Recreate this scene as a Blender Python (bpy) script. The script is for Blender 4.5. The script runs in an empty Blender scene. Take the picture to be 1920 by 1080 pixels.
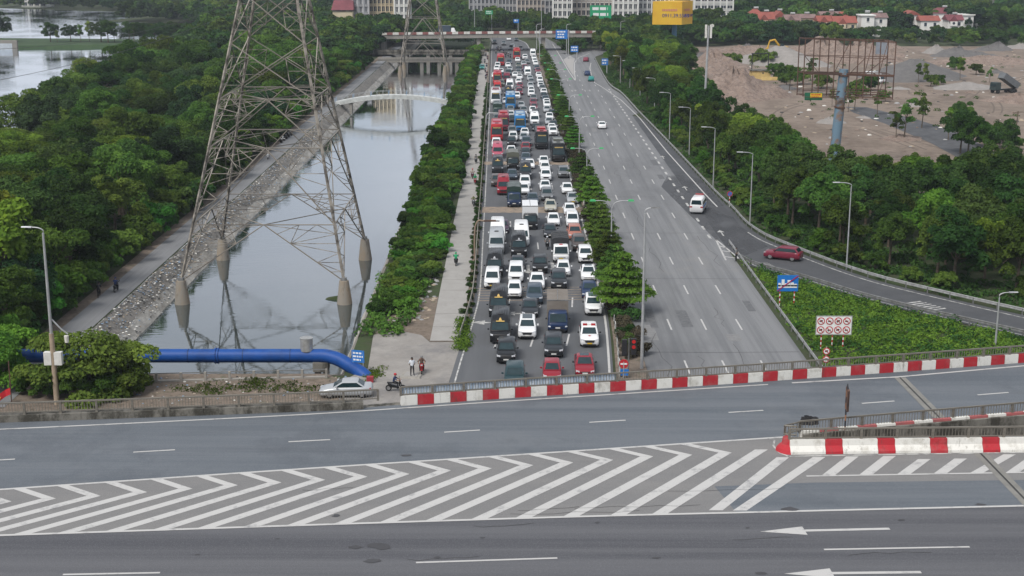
import bpy, bmesh, math, random
import numpy as np
from mathutils import Vector, Matrix, Quaternion
R = math.radians
random.seed(7)
scn = bpy.context.scene
col = scn.collection

# ------------------------------------------------------------------ camera, sky, sun, exposure
FPX, HC = 2600.0, 38.0
PITCH = math.atan(640 / FPX)
CP, SP = math.cos(PITCH), math.sin(PITCH)
cam_d = bpy.data.cameras.new('camera')
cam = bpy.data.objects.new('camera', cam_d); col.objects.link(cam)
cam.location = (0, 0, HC); cam.rotation_euler = (math.pi/2 - PITCH, 0, 0)
cam_d.sensor_width = 36; cam_d.lens = FPX / 1920 * 36
cam_d.clip_start = 0.5; cam_d.clip_end = 6000
scn.camera = cam
SUN_EL, SUN_AZ = R(52), R(-142)            # azimuth measured from +Y towards +X
world = bpy.data.worlds.new('World'); scn.world = world; world.use_nodes = True
wn = world.node_tree; wn.nodes.clear()
w_out = wn.nodes.new('ShaderNodeOutputWorld'); w_bg = wn.nodes.new('ShaderNodeBackground')
w_sky = wn.nodes.new('ShaderNodeTexSky'); w_sky.sky_type = 'NISHITA'; w_sky.sun_disc = False
w_sky.sun_elevation = SUN_EL; w_sky.sun_rotation = SUN_AZ
w_sky.air_density = 1.0; w_sky.dust_density = 3.0; w_sky.ozone_density = 1.5
w_tc = wn.nodes.new('ShaderNodeTexCoord'); w_noise = wn.nodes.new('ShaderNodeTexNoise')
w_noise.inputs['Scale'].default_value = 3.2; w_noise.inputs['Detail'].default_value = 6
w_map = wn.nodes.new('ShaderNodeMapping'); w_map.inputs['Scale'].default_value = (1, 1, 2.6)
w_ramp = wn.nodes.new('ShaderNodeValToRGB')
w_ramp.color_ramp.elements[0].position = 0.36; w_ramp.color_ramp.elements[0].color = (0.40, 0.40, 0.40, 1)
w_ramp.color_ramp.elements[1].position = 0.62; w_ramp.color_ramp.elements[1].color = (0.96, 0.96, 0.96, 1)
w_mix = wn.nodes.new('ShaderNodeMix'); w_mix.data_type = 'RGBA'
w_mix.inputs['B'].default_value = (9.4, 9.8, 10.5, 1)      # thin bright cloud layer
wn.links.new(w_tc.outputs['Generated'], w_map.inputs['Vector']); wn.links.new(w_map.outputs['Vector'], w_noise.inputs['Vector'])
wn.links.new(w_noise.outputs['Fac'], w_ramp.inputs['Fac']); wn.links.new(w_ramp.outputs['Color'], w_mix.inputs['Factor'])
wn.links.new(w_sky.outputs['Color'], w_mix.inputs['A']); wn.links.new(w_mix.outputs['Result'], w_bg.inputs['Color'])
w_bg.inputs['Strength'].default_value = 0.06
wn.links.new(w_bg.outputs['Background'], w_out.inputs['Surface'])
sun_d = bpy.data.lights.new('sun', 'SUN'); sun_d.energy = 2.2; sun_d.angle = R(24); sun_d.color = (1.0, 0.96, 0.9)
sun = bpy.data.objects.new('sun', sun_d); col.objects.link(sun)
sun_dir = Vector((math.sin(SUN_AZ)*math.cos(SUN_EL), math.cos(SUN_AZ)*math.cos(SUN_EL), math.sin(SUN_EL)))
sun.rotation_euler = sun_dir.to_track_quat('Z', 'Y').to_euler(); sun.location = (0, 0, 90)
scn.view_settings.view_transform = 'Standard'; scn.view_settings.look = 'None'
scn.view_settings.gamma = 1; scn.view_settings.use_curve_mapping = False
scn.view_settings.exposure = 0.5
scn.cycles.use_denoising = True
scn.cycles.max_bounces = 6; scn.cycles.diffuse_bounces = 2; scn.cycles.glossy_bounces = 3
scn.cycles.transparent_max_bounces = 6; scn.cycles.volume_bounces = 0
scn.cycles.caustics_reflective = False; scn.cycles.caustics_refractive = False

# ------------------------------------------------------------------ survey: image point -> place on a level surface of height z
def G(px, py, z=0.0):
    u, v = (px - 960) / FPX, (py - 540) / FPX
    d = SP + v * CP
    t = (HC - z) / d
    return Vector((u * t, (CP - v * SP) * t, z))
def ZAT(py, D):                            # height seen at image row py at forward distance D
    v = (py - 540) / FPX
    return HC - (SP + v * CP) / (CP - v * SP) * D
def XAT(px, D, z):
    return (px - 960) / FPX * (D * CP + (HC - z) * SP)

# ------------------------------------------------------------------ materials
MATS = {}
def nodes(name):
    m = bpy.data.materials.new(name); m.use_nodes = True
    nt = m.node_tree; return m, nt, nt.nodes['Principled BSDF']
def mat(name, c, rough=0.7, metal=0.0, var=0.12, scale=1.5, spec=0.4, bump=0.0, c2=None, coat=0.0, thr=(0.35, 0.65), detail=5, stretch=None):
    if name in MATS: return MATS[name]
    m, nt, b = nodes(name)
    tc = nt.nodes.new('ShaderNodeTexCoord'); n = nt.nodes.new('ShaderNodeTexNoise')
    n.inputs['Scale'].default_value = scale; n.inputs['Detail'].default_value = detail; n.inputs['Roughness'].default_value = 0.65
    if stretch:
        mp = nt.nodes.new('ShaderNodeMapping'); mp.inputs['Scale'].default_value = stretch
        nt.links.new(tc.outputs['Object'], mp.inputs['Vector']); nt.links.new(mp.outputs['Vector'], n.inputs['Vector'])
    else: nt.links.new(tc.outputs['Object'], n.inputs['Vector'])
    r = nt.nodes.new('ShaderNodeValToRGB'); e = r.color_ramp.elements
    e[0].position, e[1].position = thr
    lo = c2 or tuple(x * (1 - var) for x in c); hi = c if c2 else tuple(min(1, x * (1 + var)) for x in c)
    e[0].color = (*lo, 1); e[1].color = (*hi, 1)
    nt.links.new(n.outputs['Fac'], r.inputs['Fac']); nt.links.new(r.outputs['Color'], b.inputs['Base Color'])
    b.inputs['Roughness'].default_value = rough; b.inputs['Metallic'].default_value = metal
    b.inputs['Specular IOR Level'].default_value = spec
    if coat: b.inputs['Coat Weight'].default_value = coat; b.inputs['Coat Roughness'].default_value = 0.08
    if bump:
        bp = nt.nodes.new('ShaderNodeBump'); bp.inputs['Strength'].default_value = bump; bp.inputs['Distance'].default_value = 0.1
        nt.links.new(n.outputs['Fac'], bp.inputs['Height']); nt.links.new(bp.outputs['Normal'], b.inputs['Normal'])
    MATS[name] = m; return m

def mix_layers(name, layers, rough=0.85, base=(0.1, 0.1, 0.1), bump=0.0, spec=0.3):
    """layers: (colour, noise scale, stretch xyz, ramp lo, ramp hi, max weight)"""
    m, nt, b = nodes(name)
    tc = nt.nodes.new('ShaderNodeTexCoord'); prev = None; last = None
    for k, (c, sc, st, lo, hi, w) in enumerate(layers):
        mp = nt.nodes.new('ShaderNodeMapping'); mp.inputs['Scale'].default_value = st
        mp.inputs['Location'].default_value = (k * 13.7, k * 5.1, k * 3.3)
        nt.links.new(tc.outputs['Object'], mp.inputs['Vector'])
        n = nt.nodes.new('ShaderNodeTexNoise'); n.inputs['Scale'].default_value = sc; n.inputs['Detail'].default_value = 6; n.inputs['Roughness'].default_value = 0.7
        nt.links.new(mp.outputs['Vector'], n.inputs['Vector'])
        mr = nt.nodes.new('ShaderNodeMapRange'); mr.inputs['From Min'].default_value = lo; mr.inputs['From Max'].default_value = hi
        mr.inputs['To Max'].default_value = w
        nt.links.new(n.outputs['Fac'], mr.inputs['Value'])
        mx = nt.nodes.new('ShaderNodeMix'); mx.data_type = 'RGBA'
        nt.links.new(mr.outputs['Result'], mx.inputs['Factor'])
        if prev is None: mx.inputs['A'].default_value = (*base, 1)
        else: nt.links.new(prev, mx.inputs['A'])
        mx.inputs['B'].default_value = (*c, 1)
        prev = mx.outputs['Result']; last = n
    nt.links.new(prev, b.inputs['Base Color']); b.inputs['Roughness'].default_value = rough; b.inputs['Specular IOR Level'].default_value = spec
    if bump:
        bp = nt.nodes.new('ShaderNodeBump'); bp.inputs['Strength'].default_value = bump; bp.inputs['Distance'].default_value = 0.3
        nt.links.new(last.outputs['Fac'], bp.inputs['Height']); nt.links.new(bp.outputs['Normal'], b.inputs['Normal'])
    MATS[name] = m; return m

S1 = (1, 1, 1)
M_asph = mix_layers('asphalt', [((0.085, 0.09, 0.098), 0.9, (1, 0.02, 1), 0.42, 0.7, 0.8), ((0.125, 0.13, 0.137), 0.25, (1, 0.12, 1), 0.5, 0.75, 0.6),
        ((0.155, 0.157, 0.16), 9.0, S1, 0.55, 0.8, 0.5), ((0.06, 0.06, 0.065), 0.12, (1, 0.2, 1), 0.6, 0.75, 0.5)], base=(0.105, 0.11, 0.118), rough=0.8)
M_asph_r = mix_layers('worn_asphalt', [((0.125, 0.13, 0.137), 0.8, (1, 0.015, 1), 0.42, 0.62, 0.85), ((0.11, 0.113, 0.12), 0.06, (1, 0.35, 1), 0.5, 0.62, 0.6), ((0.09, 0.092, 0.096), 0.5, (.12, 1, 1), 0.66, 0.72, 0.6), ((0.20, 0.203, 0.208), 0.15, (1, 0.12, 1), 0.45, 0.7, 0.7),
        ((0.22, 0.22, 0.22), 9.0, S1, 0.55, 0.8, 0.5), ((0.25, 0.235, 0.21), 0.09, (1, 0.5, 1), 0.62, 0.8, 0.5)], base=(0.195, 0.199, 0.206), rough=0.8)
M_asph_dark = mix_layers('dark_asphalt', [((0.10, 0.103, 0.11), 0.5, (0.2, 0.2, 1), 0.45, 0.7, 0.8), ((0.11, 0.113, 0.12), 6.0, S1, 0.55, 0.8, 0.6)], base=(0.065, 0.068, 0.074), rough=0.78)
M_deck = mix_layers('flyover_asphalt', [((0.085, 0.10, 0.118), 0.55, (0.03, 1, 1), 0.42, 0.62, 0.9), ((0.075, 0.085, 0.10), 0.16, S1, 0.52, 0.62, 0.45), ((0.17, 0.185, 0.20), 16.0, S1, 0.49, 0.64, 0.5), ((0.06, 0.068, 0.08), 22.0, S1, 0.52, 0.66, 0.5),
        ((0.08, 0.085, 0.095), 0.3, (0.12, 1, 1), 0.56, 0.75, 0.55), ((0.18, 0.185, 0.19), 0.07, S1, 0.55, 0.75, 0.4)], base=(0.128, 0.142, 0.16), rough=0.8)
M_deck2 = mix_layers('expressway_asphalt', [((0.065, 0.067, 0.077), 0.42, (0.02, 1, 1), 0.4, 0.62, 0.95), ((0.16, 0.162, 0.17), 16.0, S1, 0.49, 0.64, 0.5), ((0.045, 0.046, 0.052), 22.0, S1, 0.52, 0.66, 0.5),
        ((0.15, 0.152, 0.16), 0.3, (0.05, 1, 1), 0.56, 0.75, 0.6), ((0.035, 0.035, 0.04), 1.6, S1, 0.72, 0.78, 0.6)], base=(0.108, 0.11, 0.12), rough=0.8)
M_deck3 = mix_layers('hatched_asphalt', [((0.21, 0.205, 0.20), 0.4, (0.4, 1, 1), 0.42, 0.7, 0.8), ((0.25, 0.245, 0.24), 16.0, S1, 0.49, 0.64, 0.5), ((0.09, 0.088, 0.086), 22.0, S1, 0.52, 0.66, 0.5),
        ((0.12, 0.12, 0.122), 0.5, (0.2, 1, 1), 0.62, 0.78, 0.5)], base=(0.168, 0.167, 0.168), rough=0.85)
M_conc = mix_layers('concrete', [((0.33, 0.315, 0.29), 0.6, S1, 0.4, 0.7, 0.8), ((0.14, 0.13, 0.115), 1.6, (1, 1, 0.4), 0.55, 0.75, 0.8), ((0.4, 0.385, 0.36), 11, S1, 0.5, 0.8, 0.5)], base=(0.26, 0.245, 0.22), rough=0.9)
M_slab = mix_layers('slab_concrete', [((0.35, 0.34, 0.325), 0.5, S1, 0.4, 0.7, 0.8), ((0.19, 0.182, 0.17), 0.9, (1, 0.25, 1), 0.58, 0.78, 0.6), ((0.4, 0.39, 0.37), 9, S1, 0.5, 0.8, 0.4)], base=(0.29, 0.28, 0.265), rough=0.9)
M_dirtyconc = mix_layers('stained_concrete', [((0.22, 0.21, 0.185), 0.8, S1, 0.4, 0.7, 0.8), ((0.045, 0.042, 0.034), 0.7, (1, 1, 0.5), 0.44, 0.56, 0.92), ((0.3, 0.29, 0.26), 7, S1, 0.55, 0.8, 0.5)], base=(0.17, 0.16, 0.14), rough=0.95)
M_bank = mix_layers('bank_stone', [((0.30, 0.28, 0.25), 3.2, S1, 0.45, 0.62, 0.9), ((0.13, 0.12, 0.11), 1.1, S1, 0.5, 0.68, 0.9), ((0.42, 0.40, 0.37), 7, S1, 0.58, 0.72, 0.8), ((0.07, 0.08, 0.05), 0.5, S1, 0.6, 0.75, 0.7)], base=(0.22, 0.205, 0.185), rough=0.95, bump=0.5)
M_ground = mix_layers('ground_soil', [((0.045, 0.07, 0.025), 0.35, S1, 0.4, 0.6, 0.9), ((0.10, 0.085, 0.06), 0.9, S1, 0.56, 0.74, 0.6), ((0.03, 0.05, 0.02), 3, S1, 0.5, 0.7, 0.7)], base=(0.05, 0.055, 0.03), rough=1.0, bump=0.5)
M_dirt = mix_layers('bare_earth', [((0.24, 0.19, 0.155), 0.05, S1, 0.4, 0.65, 0.9), ((0.13, 0.10, 0.08), 0.12, (1, 0.35, 1), 0.48, 0.66, 0.85), ((0.28, 0.23, 0.19), 0.7, S1, 0.52, 0.75, 0.7), ((0.10, 0.08, 0.062), 0.35, (1.0, 2.2, 1), 0.52, 0.66, 0.8)], base=(0.19, 0.152, 0.122), rough=1.0, bump=0.4)
M_yard = mix_layers('yard_concrete', [((0.30, 0.285, 0.265), 0.35, S1, 0.4, 0.65, 0.9), ((0.17, 0.165, 0.165), 0.2, S1, 0.5, 0.66, 0.8), ((0.36, 0.345, 0.32), 3.0, S1, 0.55, 0.75, 0.6), ((0.12, 0.105, 0.085), 1.0, S1, 0.62, 0.75, 0.6)], base=(0.235, 0.22, 0.205), rough=0.95)
M_verge = mix_layers('verge_dirt', [((0.22, 0.175, 0.14), 0.8, S1, 0.4, 0.65, 0.9), ((0.09, 0.075, 0.055), 1.8, S1, 0.5, 0.68, 0.9), ((0.05, 0.08, 0.03), 0.6, S1, 0.58, 0.7, 0.7), ((0.42, 0.4, 0.38), 12, S1, 0.68, 0.74, 0.7)], base=(0.16, 0.13, 0.105), rough=1.0, bump=0.4)
def paint_marking():
    m, nt, b = nodes('road_paint')
    tc = nt.nodes.new('ShaderNodeTexCoord'); n = nt.nodes.new('ShaderNodeTexNoise'); n.inputs['Scale'].default_value = 1.1; n.inputs['Detail'].default_value = 10; n.inputs['Roughness'].default_value = 0.8
    geo = nt.nodes.new('ShaderNodeNewGeometry')
    nt.links.new(geo.outputs['Position'], n.inputs['Vector'])
    r = nt.nodes.new('ShaderNodeValToRGB'); e = r.color_ramp.elements
    e[0].position = 0.33; e[0].color = (0.24, 0.24, 0.245, 1); e[1].position = 0.47; e[1].color = (0.46, 0.455, 0.445, 1)
    nt.links.new(n.outputs['Fac'], r.inputs['Fac']); nt.links.new(r.outputs['Color'], b.inputs['Base Color']); b.inputs['Roughness'].default_value = 0.75
    return m
M_line = paint_marking()
M_line_worn = mat('worn_road_paint', (0.5, 0.5, 0.48), 0.85, c2=(0.2, 0.2, 0.2), scale=1.6, thr=(0.40, 0.56), detail=9)
M_rumble = mat('rumble_strip', (0.34, 0.26, 0.19), 0.9, c2=(0.17, 0.15, 0.13), scale=1.2)
M_white = mix_layers('white_paint', [((0.42, 0.40, 0.35), 1.4, S1, 0.5, 0.7, 0.8), ((0.22, 0.20, 0.17), 3.0, (1, 1, .25), 0.56, 0.7, 0.75), ((0.2, 0.19, 0.17), 9, S1, 0.64, 0.7, 0.7)], base=(0.68, 0.67, 0.63), rough=.75)
M_red = mix_layers('red_paint', [((0.36, 0.09, 0.09), 1.4, S1, 0.5, 0.7, 0.8), ((0.13, 0.05, 0.045), 3.0, (1, 1, .25), 0.56, 0.7, 0.75), ((0.3, 0.2, 0.19), 9, S1, 0.64, 0.7, 0.6)], base=(0.40, 0.025, 0.035), rough=.75)
M_redpale = mat('faded_red_paint', (0.42, 0.11, 0.11), 0.75, c2=(0.3, 0.1, 0.1), scale=1.7)
M_rail = mat('rail_metal', (0.24, 0.225, 0.195), 0.65, 0.2, c2=(0.13, 0.115, 0.095), scale=2.2)
M_galv = mat('galvanised_steel', (0.48, 0.49, 0.49), 0.5, 0.5, c2=(0.30, 0.30, 0.29), scale=1.8)
M_galv_d = mat('dull_steel', (0.25, 0.255, 0.26), 0.6, 0.3, c2=(0.13, 0.13, 0.125), scale=1.8)
M_pole = mat('pole_steel', (0.42, 0.43, 0.44), 0.55, 0.4, var=0.15, scale=0.8)
M_tower = mat('tower_steel', (0.33, 0.30, 0.26), 0.75, 0.1, c2=(0.075, 0.066, 0.058), scale=0.9, thr=(0.38, 0.58))
M_rust = mat('rusty_steel', (0.16, 0.085, 0.06), 0.9, 0.1, c2=(0.05, 0.035, 0.03), scale=1.2)
M_glass = mat('car_glass', (0.014, 0.032, 0.038), 0.06, 0.0, var=0.2, spec=0.5)
M_glass_t = mat('tinted_green_glass', (0.02, 0.045, 0.05), 0.08, 0.0, var=0.2, spec=0.7)
M_tyre = mat('tyre_rubber', (0.018, 0.018, 0.018), 0.9)
M_rim = mat('wheel_rim', (0.35, 0.35, 0.36), 0.4, 0.7)
M_black = mat('black_plastic', (0.02, 0.02, 0.022), 0.6)
M_chrome = mat('chrome_trim', (0.6, 0.6, 0.6), 0.2, 0.9)
M_lamp = mat('headlight_lens', (0.62, 0.64, 0.68), 0.12, 0.1, spec=0.8)
M_tail = mat('tail_light_lens', (0.35, 0.015, 0.015), 0.2)
M_plate = mat('white_number_plate', (0.6, 0.6, 0.58), 0.6); M_plate_y = mat('yellow_number_plate', (0.6, 0.4, 0.04), 0.6)
M_gold = mat('gold_lettering', (0.62, 0.42, 0.12), 0.5)
M_blue = mix_layers('pipe_blue_paint', [((0.006, 0.045, 0.19), .5, S1, .45, .65, .8), ((0.03, 0.10, 0.30), 2.0, (.3, 1, 1), .55, .7, .6), ((0.02, 0.03, 0.06), 1.2, (.25, 1, 2), .6, .72, .6)], base=(0.007, 0.065, 0.28), rough=.5)
M_signblue = mat('sign_blue', (0.012, 0.16, 0.52), 0.5, var=0.06); M_signwhite = mat('sign_white', (0.75, 0.76, 0.76), 0.5, var=0.05)
M_signred = mat('sign_red', (0.45, 0.02, 0.03), 0.5, var=0.06); M_black2 = mat('sign_black', (0.02, 0.02, 0.025), 0.6)
M_signgreen = mat('sign_green', (0.01, 0.30, 0.13), 0.55, var=0.08); M_yellow = mat('sign_yellow', (0.68, 0.44, 0.02), 0.55, var=0.08)
M_greencap = mat('green_lamp_housing', (0.03, 0.32, 0.10), 0.5)
M_bark = mat('tree_bark', (0.12, 0.095, 0.07), 0.95, var=0.35, scale=3)
M_trap = mat('brown_tarpaulin', (0.20, 0.18, 0.16), 0.85, c2=(0.15, 0.13, 0.11), scale=0.7)

def leaf_mat(name, c, c2, trans=0.25):
    m = bpy.data.materials.new(name); m.use_nodes = True; nt = m.node_tree; nt.nodes.clear()
    out = nt.nodes.new('ShaderNodeOutputMaterial')
    at = nt.nodes.new('ShaderNodeAttribute'); at.attribute_name = 'tint'
    oi = nt.nodes.new('ShaderNodeObjectInfo')
    mx = nt.nodes.new('ShaderNodeMix'); mx.data_type = 'RGBA'
    mx.inputs['A'].default_value = (*c2, 1); mx.inputs['B'].default_value = (*c, 1)
    nt.links.new(at.outputs['Fac'], mx.inputs['Factor'])
    hs = nt.nodes.new('ShaderNodeHueSaturation')
    mr = nt.nodes.new('ShaderNodeMapRange'); mr.inputs['To Min'].default_value = 0.6; mr.inputs['To Max'].default_value = 1.5
    nt.links.new(oi.outputs['Random'], mr.inputs['Value']); nt.links.new(mr.outputs['Result'], hs.inputs['Value'])
    ml = nt.nodes.new('ShaderNodeMath'); ml.operation = 'MULTIPLY'; ml.inputs[1].default_value = 7.31
    fr = nt.nodes.new('ShaderNodeMath'); fr.operation = 'FRACT'
    nt.links.new(oi.outputs['Random'], ml.inputs[0]); nt.links.new(ml.outputs[0], fr.inputs[0])
    mh = nt.nodes.new('ShaderNodeMapRange'); mh.inputs['To Min'].default_value = 0.472; mh.inputs['To Max'].default_value = 0.525
    nt.links.new(fr.outputs[0], mh.inputs['Value']); nt.links.new(mh.outputs['Result'], hs.inputs['Hue'])
    nt.links.new(mx.outputs['Result'], hs.inputs['Color'])
    d = nt.nodes.new('ShaderNodeBsdfDiffuse'); t = nt.nodes.new('ShaderNodeBsdfTranslucent'); ms = nt.nodes.new('ShaderNodeMixShader')
    ms.inputs['Fac'].default_value = trans
    nt.links.new(hs.outputs['Color'], d.inputs['Color']); nt.links.new(hs.outputs['Color'], t.inputs['Color'])
    nt.links.new(d.outputs['BSDF'], ms.inputs[1]); nt.links.new(t.outputs['BSDF'], ms.inputs[2]); nt.links.new(ms.outputs['Shader'], out.inputs['Surface'])
    MATS[name] = m; return m
L_mid = leaf_mat('foliage_mid_green', (0.12, 0.195, 0.036), (0.026, 0.062, 0.014), .34)
L_dark = leaf_mat('foliage_dark_green', (0.066, 0.122, 0.03), (0.016, 0.042, 0.013), .3)
L_bright = leaf_mat('foliage_bright_green', (0.155, 0.245, 0.032), (0.045, 0.10, 0.018), .35)
L_blue = leaf_mat('foliage_blue_green', (0.055, 0.105, 0.042), (0.018, 0.042, 0.018))
L_brown = leaf_mat('foliage_purple_brown', (0.085, 0.072, 0.048), (0.03, 0.03, 0.02), 0.1)
L_grass = leaf_mat('foliage_grass', (0.105, 0.235, 0.032), (0.04, 0.12, 0.02), .3)
L_lime = leaf_mat('foliage_lime', (0.21, 0.28, 0.035), (0.07, 0.13, 0.02), .35)

# ------------------------------------------------------------------ mesh helpers
class MB:
    def __init__(s): s.v = []; s.f = []; s.mi = []; s.m = 0
    def add(s, vs, fs):
        o = len(s.v); s.v += [tuple(p) for p in vs]; s.f += [tuple(i + o for i in f) for f in fs]; s.mi += [s.m] * len(fs); return s
    def box(s, x0, x1, y0, y1, z0, z1):
        return s.add([(x0,y0,z0),(x1,y0,z0),(x1,y1,z0),(x0,y1,z0),(x0,y0,z1),(x1,y0,z1),(x1,y1,z1),(x0,y1,z1)],
                     [(0,3,2,1),(4,5,6,7),(0,1,5,4),(1,2,6,5),(2,3,7,6),(3,0,4,7)])
    def cbox(s, c, d): return s.box(c[0]-d[0]/2, c[0]+d[0]/2, c[1]-d[1]/2, c[1]+d[1]/2, c[2]-d[2]/2, c[2]+d[2]/2)
    def frus(s, a, b):                    # two rings with the same number of points
        n = len(a); return s.add(list(a) + list(b), [(i, (i+1) % n, n + (i+1) % n, n + i) for i in range(n)] + [tuple(range(n-1, -1, -1)), tuple(range(n, 2*n))])
    def tube(s, p, q, r0, r1=None, n=6, caps=True):
        r1 = r0 if r1 is None else r1
        p, q = Vector(p), Vector(q); d = (q - p)
        if d.length < 1e-6: return s
        d.normalize(); a = d.orthogonal().normalized(); b = d.cross(a)
        ring = lambda c, r: [c + (a * math.cos(2*math.pi*i/n) + b * math.sin(2*math.pi*i/n)) * r for i in range(n)]
        fs = [(i, (i+1) % n, n + (i+1) % n, n + i) for i in range(n)]
        if caps: fs += [tuple(range(n-1, -1, -1)), tuple(range(n, 2*n))]
        return s.add(ring(p, r0) + ring(q, r1), fs)
    def path(s, pts, r, n=8):
        """a continuous bent tube"""
        pts = [Vector(p) for p in pts]; vs = []; fs = []; ref = Vector((0.013, 0.021, 1))
        for i, p in enumerate(pts):
            d = (pts[min(i+1, len(pts)-1)] - pts[max(i-1, 0)]).normalized()
            a = d.cross(ref); a = a.normalized() if a.length > 1e-3 else d.orthogonal().normalized(); b = d.cross(a)
            rr = r[i] if isinstance(r, (list, tuple)) else r
            vs += [p + (a * math.cos(2*math.pi*k/n) + b * math.sin(2*math.pi*k/n)) * rr for k in range(n)]
        for i in range(len(pts) - 1):
            fs += [(i*n + k, i*n + (k+1) % n, (i+1)*n + (k+1) % n, (i+1)*n + k) for k in range(n)]
        fs += [tuple(range(n-1, -1, -1)), tuple(range((len(pts)-1)*n, len(pts)*n))]
        return s.add(vs, fs)
    def bar(s, p, q, w, h):               # rectangular bar, w sideways, h up
        p, q = Vector(p), Vector(q); d = (q - p).normalized(); a = d.cross(Vector((0, 0, 1)))
        a = a.normalized() if a.length > 1e-4 else Vector((1, 0, 0)); b = a.cross(d)
        ring = lambda c: [c - a*w/2 - b*h/2, c + a*w/2 - b*h/2, c + a*w/2 + b*h/2, c - a*w/2 + b*h/2]
        return s.frus(ring(p), ring(q))
    def prism(s, prof, p, q):             # profile of (offset to the right, up) swept along p->q
        p, q = Vector(p), Vector(q); d = (q - p).normalized(); a = d.cross(Vector((0, 0, 1))).normalized()
        ring = lambda c: [c + a * x + Vector((0, 0, z)) for x, z in prof]
        return s.frus(ring(p), ring(q))
    def quad(s, a, b, c, d): return s.add([a, b, c, d], [(0, 1, 2, 3)])
    def disc(s, c, r, nrm, n=16):
        c = Vector(c); nrm = Vector(nrm).normalized(); a = nrm.orthogonal().normalized(); b = nrm.cross(a)
        return s.add([c + (a*math.cos(2*math.pi*i/n) + b*math.sin(2*math.pi*i/n))*r for i in range(n)], [tuple(range(n))])
    def mesh(s, name, mats=(), smooth=None):
        me = bpy.data.meshes.new(name); me.from_pydata(s.v, [], s.f)
        for m in (mats if isinstance(mats, (list, tuple)) else [mats]): me.materials.append(m)
        flat = len(s.v) > 2 and max(p[2] for p in s.v) - min(p[2] for p in s.v) < 1e-5
        if any(s.mi): me.polygons.foreach_set('material_index', s.mi)
        bm = bmesh.new(); bm.from_mesh(me); bmesh.ops.recalc_face_normals(bm, faces=bm.faces)
        if flat: bmesh.ops.reverse_faces(bm, faces=[f for f in bm.faces if f.normal.z < 0])
        bm.to_mesh(me); bm.free()
        if smooth is not None: me.shade_smooth(); me.set_sharp_from_angle(angle=R(smooth))
        me.update(); return me
    def build(s, name, mats, parent=None, smooth=None): return obj(name, s.mesh(name, mats, smooth), parent)
def obj(name, me, parent=None, loc=None, rot=None, scale=None):
    o = bpy.data.objects.new(name, me); col.objects.link(o)
    if parent is not None: o.parent = parent
    if loc is not None: o.location = loc
    if rot is not None: o.rotation_euler = rot
    if scale is not None: o.scale = scale
    return o
def tag(o, label, cat, group=None, kind=None):
    o['label'] = label; o['category'] = cat
    if group: o['group'] = group
    if kind: o['kind'] = kind
    return o
def thing(name, label, cat, loc=(0, 0, 0), rz=0.0, group=None, scale=None):
    o = bpy.data.objects.new(name, None); col.objects.link(o); o.location = loc; o.rotation_euler = (0, 0, rz); o.empty_display_size = 0.3
    if scale is not None: o.scale = scale if isinstance(scale, (tuple, list)) else (scale,)*3
    return tag(o, label, cat, group)
def struct(name, mb, m, smooth=None, parent=None):
    o = mb.build(name, m, parent, smooth); o['kind'] = 'structure'; return o
UNIT = {}
def unit_bar(m):
    if m.name not in UNIT: UNIT[m.name] = MB().box(-0.5, 0.5, 0, 1, -0.5, 0.5).mesh('bar_' + m.name, m)
    return UNIT[m.name]
def bar_obj(name, m, p, q, w, h, parent=None):
    """one straight member as its own object, sharing a unit mesh"""
    p, q = Vector(p), Vector(q); d = q - p
    o = obj(name, unit_bar(m), parent); z = Vector((0, 0, 1)); y = d.normalized(); x = y.cross(z)
    x = x.normalized() if x.length > 1e-4 else Vector((1, 0, 0)); zz = x.cross(y)
    mtx = Matrix((x, y, zz)).transposed().to_4x4()
    o.matrix_basis = Matrix.Translation(p) @ mtx @ Matrix.Diagonal((w, d.length, h, 1)); return o
def resample(pts, step):
    pts = [Vector(p) for p in pts]; out = [pts[0]]; acc = 0
    for a, b in zip(pts, pts[1:]):
        L = (b - a).length; d = step - acc
        while d <= L: out.append(a.lerp(b, d / L)); d += step
        acc = (acc + L) % step if L else acc
    return out
def smooth_pts(pts, n=6):
    """Catmull-Rom through the points"""
    P = [Vector(p) for p in pts]; P = [2*P[0]-P[1]] + P + [2*P[-1]-P[-2]]; out = []
    for i in range(1, len(P) - 2):
        for k in range(n):
            t = k / n; a, b, c, d = P[i-1], P[i], P[i+1], P[i+2]
            out.append(0.5*((2*b) + (c-a)*t + (2*a-5*b+4*c-d)*t*t + (3*b-a-3*c+d)*t**3))
    out.append(P[-2]); return out
def ribbon(mb, left, right, z=None):
    n = len(left); vs = [Vector(p) for p in left] + [Vector(p) for p in right]
    if z is not None: vs = [Vector((p.x, p.y, z)) for p in vs]
    return mb.add(vs, [(i, i+1, n+i+1, n+i) for i in range(n-1)])
def offset(pts, d):
    out = []
    for i, p in enumerate(pts):
        t = (pts[min(i+1, len(pts)-1)] - pts[max(i-1, 0)]); t.z = 0; t.normalize()
        out.append(p + Vector((t.y, -t.x, 0)) * d)
    return out
def inside(x, y, poly):
    r = False; n = len(poly)
    for i in range(n):
        x1, y1 = poly[i][0], poly[i][1]; x2, y2 = poly[(i+1) % n][0], poly[(i+1) % n][1]
        if (y1 > y) != (y2 > y) and x < (x2-x1)*(y-y1)/(y2-y1) + x1: r = not r
    return r
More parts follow.
